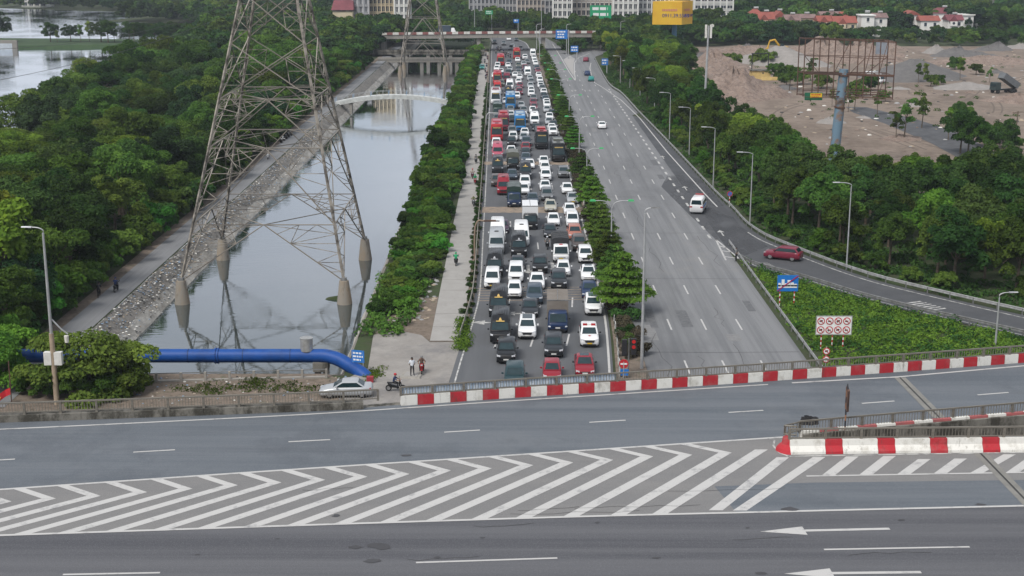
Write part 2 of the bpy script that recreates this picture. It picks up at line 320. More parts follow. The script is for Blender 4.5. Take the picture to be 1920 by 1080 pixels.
# ------------------------------------------------------------------ ground, canal, water
def ngon(mb, pts, z=None):
    pts = [Vector(p) if len(p) == 3 else Vector((p[0], p[1], 0)) for p in pts]
    if z is not None: pts = [Vector((p.x, p.y, z)) for p in pts]
    return mb.add(pts, [tuple(range(len(pts)))])
WZ = -3.0                                   # canal water level
CX0, CX1 = -43.0, -15.4                     # canal top edges
CN = 121.5                                  # near end of the canal
mb = MB()
F = 4000
mb.quad((-F, -300, -.06), (CX0, -300, -.06), (CX0, F, -.06), (-F, F, -.06))
mb.quad((CX1, -300, -.06), (F, -300, -.06), (F, F, -.06), (CX1, F, -.06))
mb.quad((CX0, -300, -.06), (CX1, -300, -.06), (CX1, CN, -.06), (CX0, CN, -.06))
mb.quad((CX0, 640, -.06), (CX1, 640, -.06), (CX1, F, -.06), (CX0, F, -.06))
ground = struct('ground', mb, M_ground)
# sloping canal banks
M_bank2 = mix_layers('bank_revetment', [((0.50, 0.48, 0.44), 1.1, (1, .3, 1), 0.40, 0.58, 0.9), ((0.16, 0.15, 0.13), 0.8, (1, .4, 1), 0.52, 0.7, 0.8), ((0.5, 0.48, 0.45), 6, S1, 0.58, 0.72, 0.7)], base=(0.31, 0.29, 0.26), rough=0.95, bump=0.3)
def bank(name, xt, xb, y0, y1, m, seed):
    rnd = random.Random(seed); mb = MB(); ys = [y0 + i*3.0 for i in range(int((y1-y0)/3)+1)]; rows = []
    prof = [(0, 0.0), (.28, .0), (.5, .0), (.75, 0), (1, 0), (1.06, 0)]
    for y in ys:
        rows.append([(xt + (xb-xt)*f + rnd.uniform(-.1, .1), y, -.06 + (WZ-.6+.06)*f + (rnd.uniform(-.12, .12) if 0 < f < 1 else 0)) for f, _ in prof])
    vs = [p for r in rows for p in r]; n = len(prof)
    for k in range(n-1):
        mb.m = 1 if k >= 2 else 0; o0 = len(mb.v)
        mb.add([rows[i][j] for i in range(len(rows)) for j in (k, k+1)], [(2*i, 2*i+1, 2*i+3, 2*i+2) for i in range(len(rows)-1)])
    return struct(name, mb, [m, M_bank2])
bank('canal_bank_left', CX0, -39.9, CN-2, 640, M_bank, 1)
bank('canal_bank_right', CX1, -17.3, CN-2, 640, M_bank, 2)
struct('canal_end_wall', MB().box(CX0, CX1, CN-.4, CN, WZ-2, -.055), M_dirtyconc)
def water_mat(name, c, ripple, scale):
    m, nt, b = nodes(name)
    b.inputs['Base Color'].default_value = (*c, 1); b.inputs['Roughness'].default_value = 0.04; b.inputs['Specular IOR Level'].default_value = 0.5; b.inputs['IOR'].default_value = 1.33
    g = nt.nodes.new('ShaderNodeNewGeometry'); mp = nt.nodes.new('ShaderNodeMapping'); mp.inputs['Scale'].default_value = (.7, 1.6, 1)
    n = nt.nodes.new('ShaderNodeTexNoise'); n.inputs['Scale'].default_value = scale; n.inputs['Detail'].default_value = 4
    n2 = nt.nodes.new('ShaderNodeTexNoise'); n2.inputs['Scale'].default_value = 0.05; n2.inputs['Detail'].default_value = 2
    bp = nt.nodes.new('ShaderNodeBump'); bp.inputs['Strength'].default_value = 1.0
    mr = nt.nodes.new('ShaderNodeMapRange'); mr.inputs['From Min'].default_value = .4; mr.inputs['From Max'].default_value = .65; mr.inputs['To Min'].default_value = ripple*.15; mr.inputs['To Max'].default_value = ripple
    nt.links.new(g.outputs['Position'], mp.inputs['Vector']); nt.links.new(mp.outputs['Vector'], n.inputs['Vector']); nt.links.new(g.outputs['Position'], n2.inputs['Vector'])
    nt.links.new(n2.outputs['Fac'], mr.inputs['Value']); nt.links.new(mr.outputs['Result'], bp.inputs['Distance'])
    nt.links.new(n.outputs['Fac'], bp.inputs['Height']); nt.links.new(bp.outputs['Normal'], b.inputs['Normal'])
    gl = nt.nodes.new('ShaderNodeBsdfGlossy'); gl.inputs['Roughness'].default_value = .03; gl.inputs['Color'].default_value = (.92, .95, 1, 1)
    fr = nt.nodes.new('ShaderNodeFresnel'); fr.inputs['IOR'].default_value = 1.42; mu = nt.nodes.new('ShaderNodeMath'); mu.operation = 'MULTIPLY'; mu.inputs[1].default_value = 1.85; mu.use_clamp = True
    df = nt.nodes.new('ShaderNodeBsdfDiffuse'); df.inputs['Color'].default_value = (*c, 1); ms = nt.nodes.new('ShaderNodeMixShader')
    nt.links.new(bp.outputs['Normal'], gl.inputs['Normal']); nt.links.new(fr.outputs[0], mu.inputs[0]); nt.links.new(mu.outputs[0], ms.inputs[0]); nt.links.new(df.outputs[0], ms.inputs[1]); nt.links.new(gl.outputs[0], ms.inputs[2])
    nt.links.new(ms.outputs[0], nt.nodes['Material Output'].inputs['Surface'])
    return m
M_water = water_mat('canal_water', (0.03, 0.042, 0.04), 0.022, 0.9)
M_lake = water_mat('lake_water', (0.05, 0.07, 0.085), 0.05, 0.9)
mb = MB(); mb.quad((-42.6, CN, WZ), (-15.6, CN, WZ), (-15.6, 640, WZ), (-42.6, 640, WZ)); struct('canal_water', mb, M_water)
LAKE = [(-104, 270), (-110, 330), (-117, 375), (-122, 414), (-114, 450), (-118, 500), (-132, 545), (-136, 600), (-146, 690), (-170, 715), (-215, 740), (-200, 830), (-330, 900), (-900, 900), (-900, 230), (-140, 240)]
mb = MB(); ngon(mb, LAKE, 0.0); struct('lake_water', mb, M_lake)
# causeway between the two lakes
CWY = [(-420, 533), (-300, 534), (-210, 535), (-175, 540), (-138, 548), (-138, 575), (-175, 582), (-210, 586), (-420, 590)]
mb = MB(); n = len(CWY); top = [(x, y + (1.5 if i < 5 else -1.5), 1.1) for i, (x, y) in enumerate(CWY)]
mb.add([(x, y, -.05) for x, y in CWY] + top, [tuple(range(n, 2*n))] + [(i, (i+1) % n, n+(i+1) % n, n+i) for i in range(n)])
struct('causeway', mb, mix_layers('causeway_grass', [((0.05, 0.085, 0.035), 0.3, S1, .4, .65, .9), ((0.10, 0.11, 0.055), 1.0, S1, .55, .75, .6)], base=(0.035, 0.065, 0.03), rough=1.0))

# ------------------------------------------------------------------ roads at grade
def gp(l, z=0.0): return [G(x, y, z) for x, y in l]
JL = smooth_pts(gp([(916, 66), (922, 80), (920, 90), (915.5, 180), (907, 320), (899, 440), (892, 541), (880, 596), (866, 640), (850, 690), (836, 740), (822, 800)]), 4)
JR = smooth_pts(gp([(945, 62), (975, 75), (991, 85), (1010, 131), (1027, 172), (1070, 320), (1114, 480), (1129, 542), (1141, 600), (1148, 669), (1152, 740), (1156, 800)]), 4)
mb = MB(); ngon(mb, JL + JR[::-1], 0.0); jam_road = struct('expressway_inbound', mb, M_asph)
GUARD = smooth_pts(gp([(1116, 112), (1122, 125), (1142, 160), (1165, 177), (1197, 212), (1250, 267), (1337, 360), (1373, 394), (1399, 422.6), (1433, 446), (1472, 463), (1540, 490), (1610, 515), (1695, 539), (1920, 591), (2060, 620)]), 4)
gfar = [p for p in GUARD if p.y > 322]; gnear = [p for p in GUARD if p.y <= 322]
LOWG = smooth_pts(gp([(1389, 488), (1417, 502), (1502, 524.5), (1617, 560), (1739, 591), (1920, 632), (2060, 668)]), 4)
MX0 = 12.5
mb = MB()
ngon(mb, [(MX0, 90), (27.9, 90), (27.9, 322)] + [(p.x, p.y) for p in gfar[::-1]] + [G(1070, 103), G(1040, 80), G(1016, 67), G(1004, 62), (MX0-2.5, 700), (MX0-1.2, 560), (MX0, 470)], 0.0)
out_road = struct('expressway_outbound', mb, M_asph_r)
mb = MB(); ngon(mb, [(27.85, 322), (27.85, 176)] + [(p.x, p.y) for p in LOWG] + [(p.x, p.y) for p in gnear[::-1]], 0.004); ramp = struct('slip_road', mb, M_asph_dark)
mb = MB(); ngon(mb, [G(1070, 103.5), G(1113, 113), G(1117, 106), G(1135, 100), G(1170, 96), G(1215, 93), G(1215, 88), G(1160, 89), G(1125, 92), G(1095, 97)], 0.006); struct('exit_road', mb, M_asph_r)
# darker worn band where traffic joins from the slip road
mb = MB(); ngon(mb, [G(1300, 320), G(1345, 372), G(1390, 425), G(1440, 462), G(1395, 480), G(1345, 452), G(1295, 405), G(1240, 350), G(1255, 322)], 0.008)
m, nt, b = nodes('tyre_worn_asphalt'); b.inputs['Base Color'].default_value = (0.075, 0.078, 0.085, 1); b.inputs['Roughness'].default_value = .8
tr = nt.nodes.new('ShaderNodeBsdfTransparent'); ms = nt.nodes.new('ShaderNodeMixShader'); n = nt.nodes.new('ShaderNodeTexNoise'); n.inputs['Scale'].default_value = .16; n.inputs['Detail'].default_value = 8
g = nt.nodes.new('ShaderNodeNewGeometry'); mp = nt.nodes.new('ShaderNodeMapping'); mp.inputs['Scale'].default_value = (1, .3, 1); mr = nt.nodes.new('ShaderNodeMapRange'); mr.inputs['From Min'].default_value = .40; mr.inputs['From Max'].default_value = .56; mr.inputs['To Max'].default_value = .8
nt.links.new(g.outputs['Position'], mp.inputs[0]); nt.links.new(mp.outputs[0], n.inputs[0]); nt.links.new(n.outputs['Fac'], mr.inputs[0]); nt.links.new(mr.outputs[0], ms.inputs[0]); nt.links.new(tr.outputs[0], ms.inputs[1]); nt.links.new(b.outputs[0], ms.inputs[2]); nt.links.new(ms.outputs[0], nt.nodes['Material Output'].inputs['Surface'])
struct('worn_patch', mb, m)
# canal-side road, service lane of concrete slabs, yard, dirt verges
mb = MB(); mb.quad((-46.2, 112, 0), (-43.15, 112, 0), (-43.15, 620, 0), (-46.2, 620, 0)); canal_road = struct('canal_road', mb, M_asph_r)
mb = MB(); mb.quad((-47.6, 112, -.03), (-46.2, 112, -.03), (-46.2, 620, -.03), (-47.6, 620, -.03)); struct('road_verge', mb, M_verge)
PL = smooth_pts(gp([(806, 640), (830, 520), (850, 420), (876, 290), (886, 208), (895, 152), (908, 87)]), 5)
PR = smooth_pts(gp([(863, 640), (876, 560), (886, 470), (899, 313), (906.7, 229), (910, 190), (916, 100)]), 5)
lane_root = struct('service_lane', ngon(MB(), [p for p in PL] + [p for p in PR[::-1]], -0.02), M_verge)
def xat(pts, y):
    for a, b in zip(pts, pts[1:]):
        if min(a.y, b.y) <= y <= max(a.y, b.y) and a.y != b.y: return a.x + (b.x-a.x)*(y-a.y)/(b.y-a.y)
    return min(pts, key=lambda p: abs(p.y-y)).x
y = PL[0].y + .2; k = 0
while y < 520:
    L = 5.2 if y < 340 else 9.0
    y2 = y + L - .06
    a, b, c, d = xat(PL, y), xat(PR, y), xat(PR, y2), xat(PL, y2); z = .03 + .008*(k % 3)
    mb = MB(); mb.frus([(a, y, -.1), (b, y, -.1), (c, y2, -.1), (d, y2, -.1)], [(a, y, z), (b, y, z), (c, y2, z), (d, y2, z)])
    mb.build('slab', M_slab, lane_root); y += L; k += 1
mb = MB(); ngon(mb, gp([(700, 628), (740, 618), (790, 628), (806, 641), (863, 641), (872, 650), (850, 690), (828, 760), (650, 790), (640, 715), (690, 690)]), -.01); yard = struct('yard', mb, M_yard)
mb = MB(); ngon(mb, [(-60, 95), (-14, 95), (-14, 118), (-17, CN+.1), (CX0, CN+.1), (-60, CN+3)], -.03); struct('dirt_verge', mb, M_verge)
mb = MB(); ngon(mb, gp([(700, 629), (735, 590), (790, 560), (822, 556), (806, 640), (790, 628), (740, 618)]), -.02); struct('rubble_patch', mb, M_verge)
# earth strip along the jam-side rail, median bed
mb = MB(); ribbon(mb, PR, [Vector((xat(JL, p.y)-.02, p.y, 0)) for p in PR], -.03); struct('rail_verge', mb, M_verge)
mb = MB(); ys = [95 + i*12 for i in range(38)]
kL = [Vector((xat(JR, y)+.25, y, .12)) for y in ys]; kR = [Vector((max(MX0-.05, kL[i].x+.3), ys[i], .12)) for i in range(38)]
ribbon(mb, kL, kR); ribbon(mb, kL, [p - Vector((0, 0, .2)) for p in kL]); ribbon(mb, kR, [p - Vector((0, 0, .2)) for p in kR]); struct('median_bed', mb, M_verge)

# ------------------------------------------------------------------ painted markings (each piece its own sheet)
def line(name, pts, w, z, parent, m=None):
    pts = [Vector(p) for p in pts]; mb = MB(); ribbon(mb, offset(pts, -w/2), offset(pts, w/2), z); return mb.build(name, m or M_line, parent)
def poly(name, pts, z, parent, m=None): return ngon(MB(), pts, z).build(name, m or M_line, parent)
def dash(p, q, w, z, parent, m=None): return line('lane_dash', [p, q], w, z, parent, m)
line('edge_line', offset(JR, .35) if offset(JR, .35)[10].x < JR[10].x else offset(JR, -.35), .22, .008, jam_road)
line('edge_line', [p + Vector((.5, 0, 0)) for p in JL], .15, .008, jam_road, M_line_worn)
HD = -0.0072
for x0 in (-.2, 3.3, 6.8):
    for k in range(14):
        D = 130 + k*15 + (x0*0.1)
        sh = HD*(D-190) if D > 165 else HD*(D-190) - (165-D)**2*.0016
        dash((x0+sh, D, 0), (x0+sh+HD*4.2+(-.0 if D > 165 else (165-D)*.0032*4.2), D+4.2, 0), .17, .008, jam_road)
rows = [308, 332, 359, 391, 426, 467.5, 518, 574, 644]
for x0 in (16.3, 19.85, 23.5):
    for k in range(22):
        D = 121.5 + k*15.0; dash((x0, D, 0), (x0, D+4.2, 0), .17, .008, out_road)
for k in range(34):
    D = 182 + k*6.0
    if D > 390: break
    dash((26.6, D, 0), (26.6, D+2.6, 0), .34, .012, out_road, M_line if D > 235 else M_line_worn)
line('edge_line', gp([(1108, 118), (1106, 128), (1110, 145), (1115, 155), (1130, 164), (1165, 188), (1200, 222), (1251, 285), (1321, 363), (1345, 388)]), .22, .012, out_road)
line('edge_line', offset(GUARD[34:], -1.0) if offset(GUARD[34:], -1.0)[5].x < GUARD[39].x else offset(GUARD[34:], 1.0), .18, .012, ramp, M_line_worn)
lo = offset(LOWG, .55); lo = lo if lo[8].y > LOWG[8].y else offset(LOWG, -.55)
line('edge_line', lo, .18, .012, ramp)
for a, b, w in (((1342, 449), (1361, 488), .22), ((1342, 449), (1392, 490), .22), ((1352, 470), (1372, 473), .3), ((1348, 461), (1362, 465), .3), ((1357, 481), (1386, 485), .3)):
    line('gore_stripe', gp([a, b]), w, .016, ramp)
for i in range(7): line('rumble_bar', gp([(1407+i*4, 493.5+i*1.2), (1440+i*3.2, 493+i*1.6)]), .12, .014, ramp, M_line_worn)
for i in range(6): line('rumble_bar', gp([(1698+i*9, 569+i*2.6), (1728+i*9, 565+i*2.6)]), .3, .014, ramp, M_line_worn)
for i, yy in enumerate((541, 545.5, 550, 554.5, 559.5, 564)):
    a = G(895, yy); b = G(1128, yy-3); line('rumble_bar', [a, b], .22, .012, jam_road, M_rumble)
for y0, y1 in ((388, 399), (303, 309)):
    a, b = G(905, y0), G(1098 if y0 > 350 else 1067, y0); c, d = G(1102 if y0 > 350 else 1070, y1), G(903, y1)
    poly('rumble_bar', [a, b, c, d], .012, jam_road, M_rumble)
# gore markings of the far exit
line('edge_line', gp([(1079, 152), (1066, 133), (1050, 105), (1036, 82)]), .25, .012, out_road)
line('edge_line', gp([(1079, 152), (1077, 135), (1077, 118), (1085, 108), (1105, 100)]), .25, .012, out_road)
poly('hatched_gore', gp([(1076, 143), (1067, 130), (1056, 112), (1068, 104), (1078, 110), (1075, 120)]), .010, out_road, mat('pale_gore_paint', (.33, .32, .31), .9))
def arrow_poly(name, c, ang, L, w, hw, hl, z, parent, m=None):
    """straight painted arrow, pointing along ang"""
    c = Vector(c); d = Vector((math.cos(ang), math.sin(ang), 0)); s = Vector((-d.y, d.x, 0))
    pts = [c - d*L/2 + s*w/2, c + d*(L/2-hl) + s*w/2, c + d*(L/2-hl) + s*hw, c + d*L/2, c + d*(L/2-hl) - s*hw, c + d*(L/2-hl) - s*w/2, c - d*L/2 - s*w/2]
    return poly(name, pts, z, parent, m)
for (x, y) in ((908, 605), (965, 588), (990, 505), (1036, 500)):
    p = G(x, y); arrow_poly('turn_arrow', (p.x, p.y, 0), R(-90) if y < 560 else R(178), 4.5 if y < 560 else 2.9, .4, .85, 1.5, .014, jam_road, M_line_worn)
for (x, y) in ((1285, 353), (1353, 437), (1243, 295), (1092, 168), (1106, 170), (1079, 170)):
    p = G(x, y); arrow_poly('turn_arrow', (p.x, p.y, 0), R(90), 4.0, .18, .5, 1.4, .014, out_road, M_line_worn)

rs = random.Random(12)
M_patch = mat('asphalt_repair', (.115, .118, .124), .85, var=.2, scale=2); M_seam = mat('asphalt_seam', (.05, .05, .052), .8, var=.3, scale=3); M_pale = mat('pale_asphalt', (.19, .19, .192), .85, var=.15, scale=1.5)
for k in range(9):
    x, y = rs.choice((14.5, 18.1, 21.7, 25.6)) + rs.uniform(-.6, .6), rs.uniform(120, 330); w, l = rs.uniform(.6, 1.5), rs.uniform(2, 9); poly('asphalt_repair', [(x-w/2, y, 0), (x+w/2, y+rs.uniform(-.2, .2), 0), (x+w/2, y+l, 0), (x-w/2, y+l+rs.uniform(-.2, .2), 0)], .0045 + .0002*k, out_road, rs.choice((M_patch, M_pale, M_patch)))
for y in (128.5, 159, 186, 214, 243, 281, 322): line('asphalt_seam', [(12.7, y, 0), (20, y+rs.uniform(-.3, .3), 0), (27.7, y+rs.uniform(-.4, .4), 0)], .09, .0078, out_road, M_seam)
for x in (14.3, 18.15, 21.8, 25.5):
    y = 118
    while y < 300:
        l = rs.uniform(6, 22); pts = [(x + rs.uniform(-.5, .5) + .15*math.sin(t), y + l*t/6, 0) for t in range(7)]
        if rs.random() < .5: line('crack', pts, .05, .0079, out_road, M_seam)
        y += l + rs.uniform(5, 30)
# ------------------------------------------------------------------ the flyover in the foreground
ZD = 10.5
def dk(l): return [G(x, y, ZD) for x, y in l]
BAR = smooth_pts(dk([(-700, 802), (-300, 799), (0, 789.5), (300, 779), (640, 766), (737, 760), (960, 744), (1380, 717), (1920, 678), (2300, 648), (2700, 612)]), 10)
outer = offset(BAR, -.55); outer = outer if outer[30].y > BAR[30].y else offset(BAR, .55)
inner_up = dk([(2700, 735), (2300, 762), (1920, 795), (1700, 813), (1530, 830)])
inner_lo = dk([(1530, 836), (1640, 836), (1920, 834), (2300, 832), (2700, 830)])
slab = [p for p in outer] + inner_up + inner_lo + [Vector((78, 36, ZD)), Vector((-78, 36, ZD))]
mb = MB(); n = len(slab); up = [(p.x, p.y, ZD-.012) for p in slab]; dn = [(p.x, p.y, ZD-1.7) for p in slab]
mb.add(up + dn, [tuple(range(n)), tuple(range(2*n-1, n-1, -1))] + [(i, n+i, n+(i+1) % n, (i+1) % n) for i in range(n)])
flyover = struct('flyover_deck', mb, M_dirtyconc)
for (x, y) in ((-46, 66), (-20, 74), (8, 80), (36, 88), (-46, 46), (-20, 50), (8, 50), (36, 50)):
    mb = MB(); mb.tube((x, y, -.1), (x, y, ZD-2.6), .9, n=16); mb.box(x-1.3, x+1.3, y-4, y+3, ZD-2.6, ZD-1.69); mb.build('pier', M_conc, flyover, 40)
CH_T = smooth_pts(dk([(-700, 967), (0, 918), (480, 885), (960, 853.5), (1440, 821.5), (1475, 820)]), 6)
CH_B = smooth_pts(dk([(-700, 1029), (0, 1004), (960, 972.5), (1440, 960), (1920, 948.5), (2500, 934)]), 6)
mb = MB(); ngon(mb, [p for p in BAR] + dk([(2700, 730), (2300, 757), (1920, 790), (1700, 809), (1500, 826), (1475, 820)]) + CH_T[::-1], ZD-.004); struct('ramp_carriageway', mb, M_deck)
mb = MB(); ngon(mb, CH_T + dk([(1475, 821), (1462, 835), (1480, 849), (1640, 847), (1920, 844), (2300, 840), (2700, 836)]) + CH_B[::-1], ZD); hatch = struct('hatched_area', mb, M_deck3)
mb = MB(); ngon(mb, CH_B + [Vector((70, 38, ZD)), Vector((-72, 38, ZD))], ZD-.004); main_cw = struct('main_carriageway', mb, M_deck2)
mb = MB(); ngon(mb, dk([(1340, 912), (1520, 905), (1920, 900), (2300, 896), (2300, 939), (1920, 948), (1380, 960)]), ZD+.004); struct('asphalt_patch', mb, M_deck)
Z1 = ZD + .009
edge = offset(BAR, .95); edge = edge if edge[30].y < BAR[30].y else offset(BAR, -.95)
line('edge_line', [p for p in smooth_pts(dk([(-300, 815), (0, 805), (440, 784), (640, 773), (960, 751.5), (1440, 721)]), 5)], .17, Z1, flyover)
line('edge_line', dk([(1485, 718), (1685, 706.7), (1920, 686), (2200, 664)]), .2, Z1, flyover)
for a, b in (((-260, 880), (-180, 875)), ((-60, 866), (28, 861)), ((250, 848), (328, 843.5)), ((541, 828.5), (619, 824.5)), ((833, 810.5), (900, 806.5)), ((1105, 792), (1173, 788)), ((1366, 773.5), (1431, 769.5)), ((1616, 756.5), (1677, 752)), ((1833, 740.5), (1891, 736)), ((2040, 722), (2100, 717))):
    dash(*dk([a, b]), .15, Z1, flyover)
line('edge_line', CH_T[:-2], .2, Z1, flyover); line('edge_line', CH_B, .2, Z1+.004, flyover)
# chevrons: two legs meeting at a tip, all in the same ground directions
legd = (G(310, 994, ZD) - G(607, 900, ZD)).normalized(); uppd = (G(545, 881.5, ZD) - G(607, 900, ZD)).normalized()
def hit(p, d, pts):
    best = None
    for a, b in zip(pts, pts[1:]):
        e = b - a; den = d.x*e.y - d.y*e.x
        if abs(den) < 1e-9: continue
        t = ((a.x-p.x)*e.y - (a.y-p.y)*e.x)/den; u = ((a.x-p.x)*d.y - (a.y-p.y)*d.x)/den
        if t > 0 and -0.001 <= u <= 1.001 and (best is None or t < best): best = t
    return best
tips = [(-232, 958), (-147, 952.5), (-62, 946.5), (22, 940.5), (105, 935), (189, 930), (276, 923), (361, 916.5), (446, 910), (528, 905), (610, 900), (689, 894), (768, 889), (846, 882.5), (922, 878.5), (1000, 872.5), (1075, 867.5), (1150, 862.5), (1225, 856), (1298, 853), (1372, 849), (1440, 843)]
for i, (x, y) in enumerate(tips):
    p = G(x, y, ZD); w = .64; xx = min(max(x, 300), 1440)
    vx = 3771 - (xx-607)*783/765; sl = .298 - (xx-607)*.082/765
    legd = (G(x + (x-vx)*.08, y + (y+100)*.08, ZD) - p).normalized(); uppd = (G(x-50, y-50*sl, ZD) - p).normalized()
    tip2 = p + Vector((-w*1.15, 0, 0))
    a = hit(p, legd, CH_B); a2 = hit(tip2, legd, CH_B); b = hit(p, uppd, CH_T); b2 = hit(tip2, uppd, CH_T)
    if a and a2: poly('chevron_stripe', [p, p + legd*a, tip2 + legd*a2, tip2], Z1, hatch, M_line)
    if b and b2 and i < len(tips)-1: poly('chevron_stripe', [p, tip2, tip2 + uppd*b2, p + uppd*b], Z1+.003, hatch, M_line)
for (x0, y0, x1, y1) in ((1480, 857.5, 1355, 957), (1548, 857, 1400, 957.5), (1610, 856, 1566, 891), (1680, 855, 1636, 890), (1745, 861, 1707, 889), (1813, 860, 1775, 888), (1905, 852, 1843, 887), (1960, 851, 1911, 886), (2030, 850, 1980, 885)):
    p, q = dk([(x0, y0), (x1, y1)]); d = Vector((.7, 0, 0)); poly('hatch_stripe', [p, p - d, q - d, q], Z1, hatch, M_line)
line('edge_line', dk([(1512, 893), (1920, 886), (2300, 879)]), .16, Z1+.004, hatch)
line('edge_line', dk([(1475, 856), (1700, 852), (1920, 848.5), (2300, 843)]), .13, Z1+.004, hatch, M_line_worn)
line('edge_line', dk([(1440, 822), (1452, 826), (1450, 836), (1462, 850), (1480, 856)]), .12, Z1+.004, hatch, M_line_worn)
for (x0, y0, x1, y1) in ((780, 1055, 1045, 1046.5), (1545, 1030.5, 1818, 1025.5), (118, 1077.5, 300, 1074), (2300, 1010, 2560, 1004), (-640, 1093, -380, 1087)):
    dash(*dk([(x0, y0), (x1, y1)]), .15, Z1, main_cw)
for (x0, y0, x1, y1) in ((1425, 997, 1668, 991.5), (1470, 1076, 1727, 1073)):
    p, q = dk([(x0, y0), (x1, y1)]); d = (p-q); ang = math.atan2(d.y, d.x); arrow_poly('lane_arrow', ((p+q)/2).to_tuple(), ang, d.length, .24, .50, 2.2, Z1, main_cw)
# expansion joints
M_joint = mat('joint_mortar', (.2, .195, .18), .9); M_slot = mat('joint_rubber', (.04, .04, .04), .8)
for pts in (dk([(1687, 708), (1762, 784)]), dk([(1838, 850), (1920, 935), (1990, 1005)])):
    line('expansion_joint', pts, .75, ZD+.016, flyover, M_joint); line('joint_gap', pts, .12, ZD+.022, flyover, M_slot)
rs = random.Random(8)
for k in range(9):
    x, y = rs.uniform(-20, 20), rs.uniform(58, 68); d = rs.uniform(2, 7); line('crack', [(x + d*t/6, y + rs.uniform(-.12, .12) + .06*t, 0) for t in range(7)], .035, ZD+.0095, main_cw, M_seam)
for (a, b, c, d_) in (((150, 845), (560, 820), (566, 826), (156, 852)), ((930, 815), (1320, 790), (1326, 797), (935, 823))): pass
# tar and oil spots
rs = random.Random(4)
for (x, y, r) in ((712, 1024, .55), (665, 1026, .3), (697, 1052, .35), (1230, 1046, .18), (631, 967, .22), (762, 854, .3), (1482, 955, .4), (1838, 946, .25), (820, 1045, .15), (370, 1040, .12), (1690, 975, .15), (520, 1010, .1), (1120, 980, .12), (905, 1008, .12), (1402, 990, .1), (1425, 1075, .25)):
    p = G(x, y, ZD); pts = [(p.x + r*1.25*math.cos(t*.7)*rs.uniform(.55, 1.1), p.y + r*.8*math.sin(t*.7)*rs.uniform(.5, 1.1), 0) for t in range(9)]
    poly('tar_spot', pts, ZD+.0135, flyover, mat('tar', (.055, .055, .06), .7))

# ------------------------------------------------------------------ parapets: kerb blocks, posts, rails, baluster panels
PROF = [(-.22, 0), (.24, 0), (.20, .18), (.06, .30), (.02, .62), (-.22, .62)]
def right_profile(prof, flip): return [(-x, z) for x, z in prof][::-1] if flip else prof
def parapet(root, pts, blocks, post_step, rail_z, base_top, flip, block_len, pattern, post_h, balusters=True, panel_mat=None, panel_range=None, rails=(1.0, .12)):
    """pts on deck level (roadside foot); blocks painted in the given pattern"""
    seg = resample(pts, block_len)
    if blocks:
        for i, (a, b) in enumerate(zip(seg, seg[1:])):
            d = (b-a).normalized(); m = pattern[i % len(pattern)]
            MB().prism(right_profile(PROF, flip), a, b - d*.015).build('kerb_block', m, root)
    side = -1 if flip else 1
    mid = [p for p in offset(pts, -.12*side)]
    ps = resample(mid, post_step); zb = base_top
    pm = MB().box(-.07, .07, -.07, .07, 0, post_h).mesh('rail_post', M_rail)
    for i, p in enumerate(ps):
        nx = ps[min(i+1, len(ps)-1)] - ps[max(i-1, 0)]
        obj('post', pm, root, (p.x, p.y, p.z + zb), (0, 0, math.atan2(nx.y, nx.x)))
    for a, b in zip(ps, ps[1:]):
        d = (b-a).normalized()
        for f in rails: bar_obj('top_rail' if f > .5 else 'bottom_rail', M_rail, a + Vector((0, 0, zb + post_h*f)), b + Vector((0, 0, zb + post_h*f)), .09 if f > .5 else .06, .09 if f > .5 else .06, root)
        if balusters:
            mb = MB(); nb = max(3, int((b-a).length/.17))
            for k in range(1, nb):
                c = a.lerp(b, k/nb); mb.bar(c + Vector((0, 0, zb + post_h*rails[-1])), c + Vector((0, 0, zb + post_h*.98)), .028, .028)
            mb.build('baluster_panel', M_rail, root)
        if panel_mat and panel_range[0] < a.x < panel_range[1]:
            s = Vector((-d.y, d.x, 0))*.06; o = a + d*.1 + s; e = b - d*.1 + s
            MB().frus([o + Vector((0, 0, zb+.1)), e + Vector((0, 0, zb+.1)), e + s*.2 + Vector((0, 0, zb+.1)), o + s*.2 + Vector((0, 0, zb+.1))],
                      [o + Vector((0, 0, zb+post_h-.08)), e + Vector((0, 0, zb+post_h-.08)), e + s*.2 + Vector((0, 0, zb+post_h-.08)), o + s*.2 + Vector((0, 0, zb+post_h-.08))]).build('banner', panel_mat, root)
M_banner = mat('pale_banner', (.68, .74, .80), .6, c2=(.34, .46, .60), scale=6, thr=(.42, .55), stretch=(3, 3, .25))
xs = -7.35
BAR_R = [p for p in resample(BAR, .5) if xs < p.x < 46]; BAR_L = [p for p in resample(BAR, .5) if -62 < p.x <= xs]
root = thing('bridge_parapet', 'red and white striped kerb with metal railing along the outer edge of the flyover', 'parapet', (0, 0, 0))
parapet(root, BAR_R, True, 1.98, 0, .62, True, 1.03, [M_white, M_red], .56, panel_mat=M_banner, panel_range=(-8, 6.4))
root = thing('bridge_parapet', 'stained grey concrete wall with metal railing at the unpainted end of the flyover', 'parapet', (0, 0, 0))
WPROF = [(-.3, 0), (.25, 0), (.25, .42), (-.3, .42)]
seg = resample(BAR_L, 2.4)
for a, b in zip(seg, seg[1:]): MB().prism(right_profile(WPROF, True), a, b - (b-a).normalized()*.02).build('wall_segment', M_dirtyconc, root)
parapet(root, BAR_L, False, 2.1, 0, .42, True, 1, [M_white], .72, rails=(1.0, .2))
LOB = dk([(1480, 848.5), (1640, 846.5), (1920, 843.5), (2300, 839), (2600, 836)])
root = thing('bridge_parapet', 'long white kerb with short red blocks and railing at the lane split', 'parapet', (0, 0, 0))
pts = resample(LOB, .25); cum = 0; i = 0; k = 0
Ls = [(M_white, 1.98), (M_red, .98)]
seq = []; pos = 0.0; total = (len(pts)-1)*.25
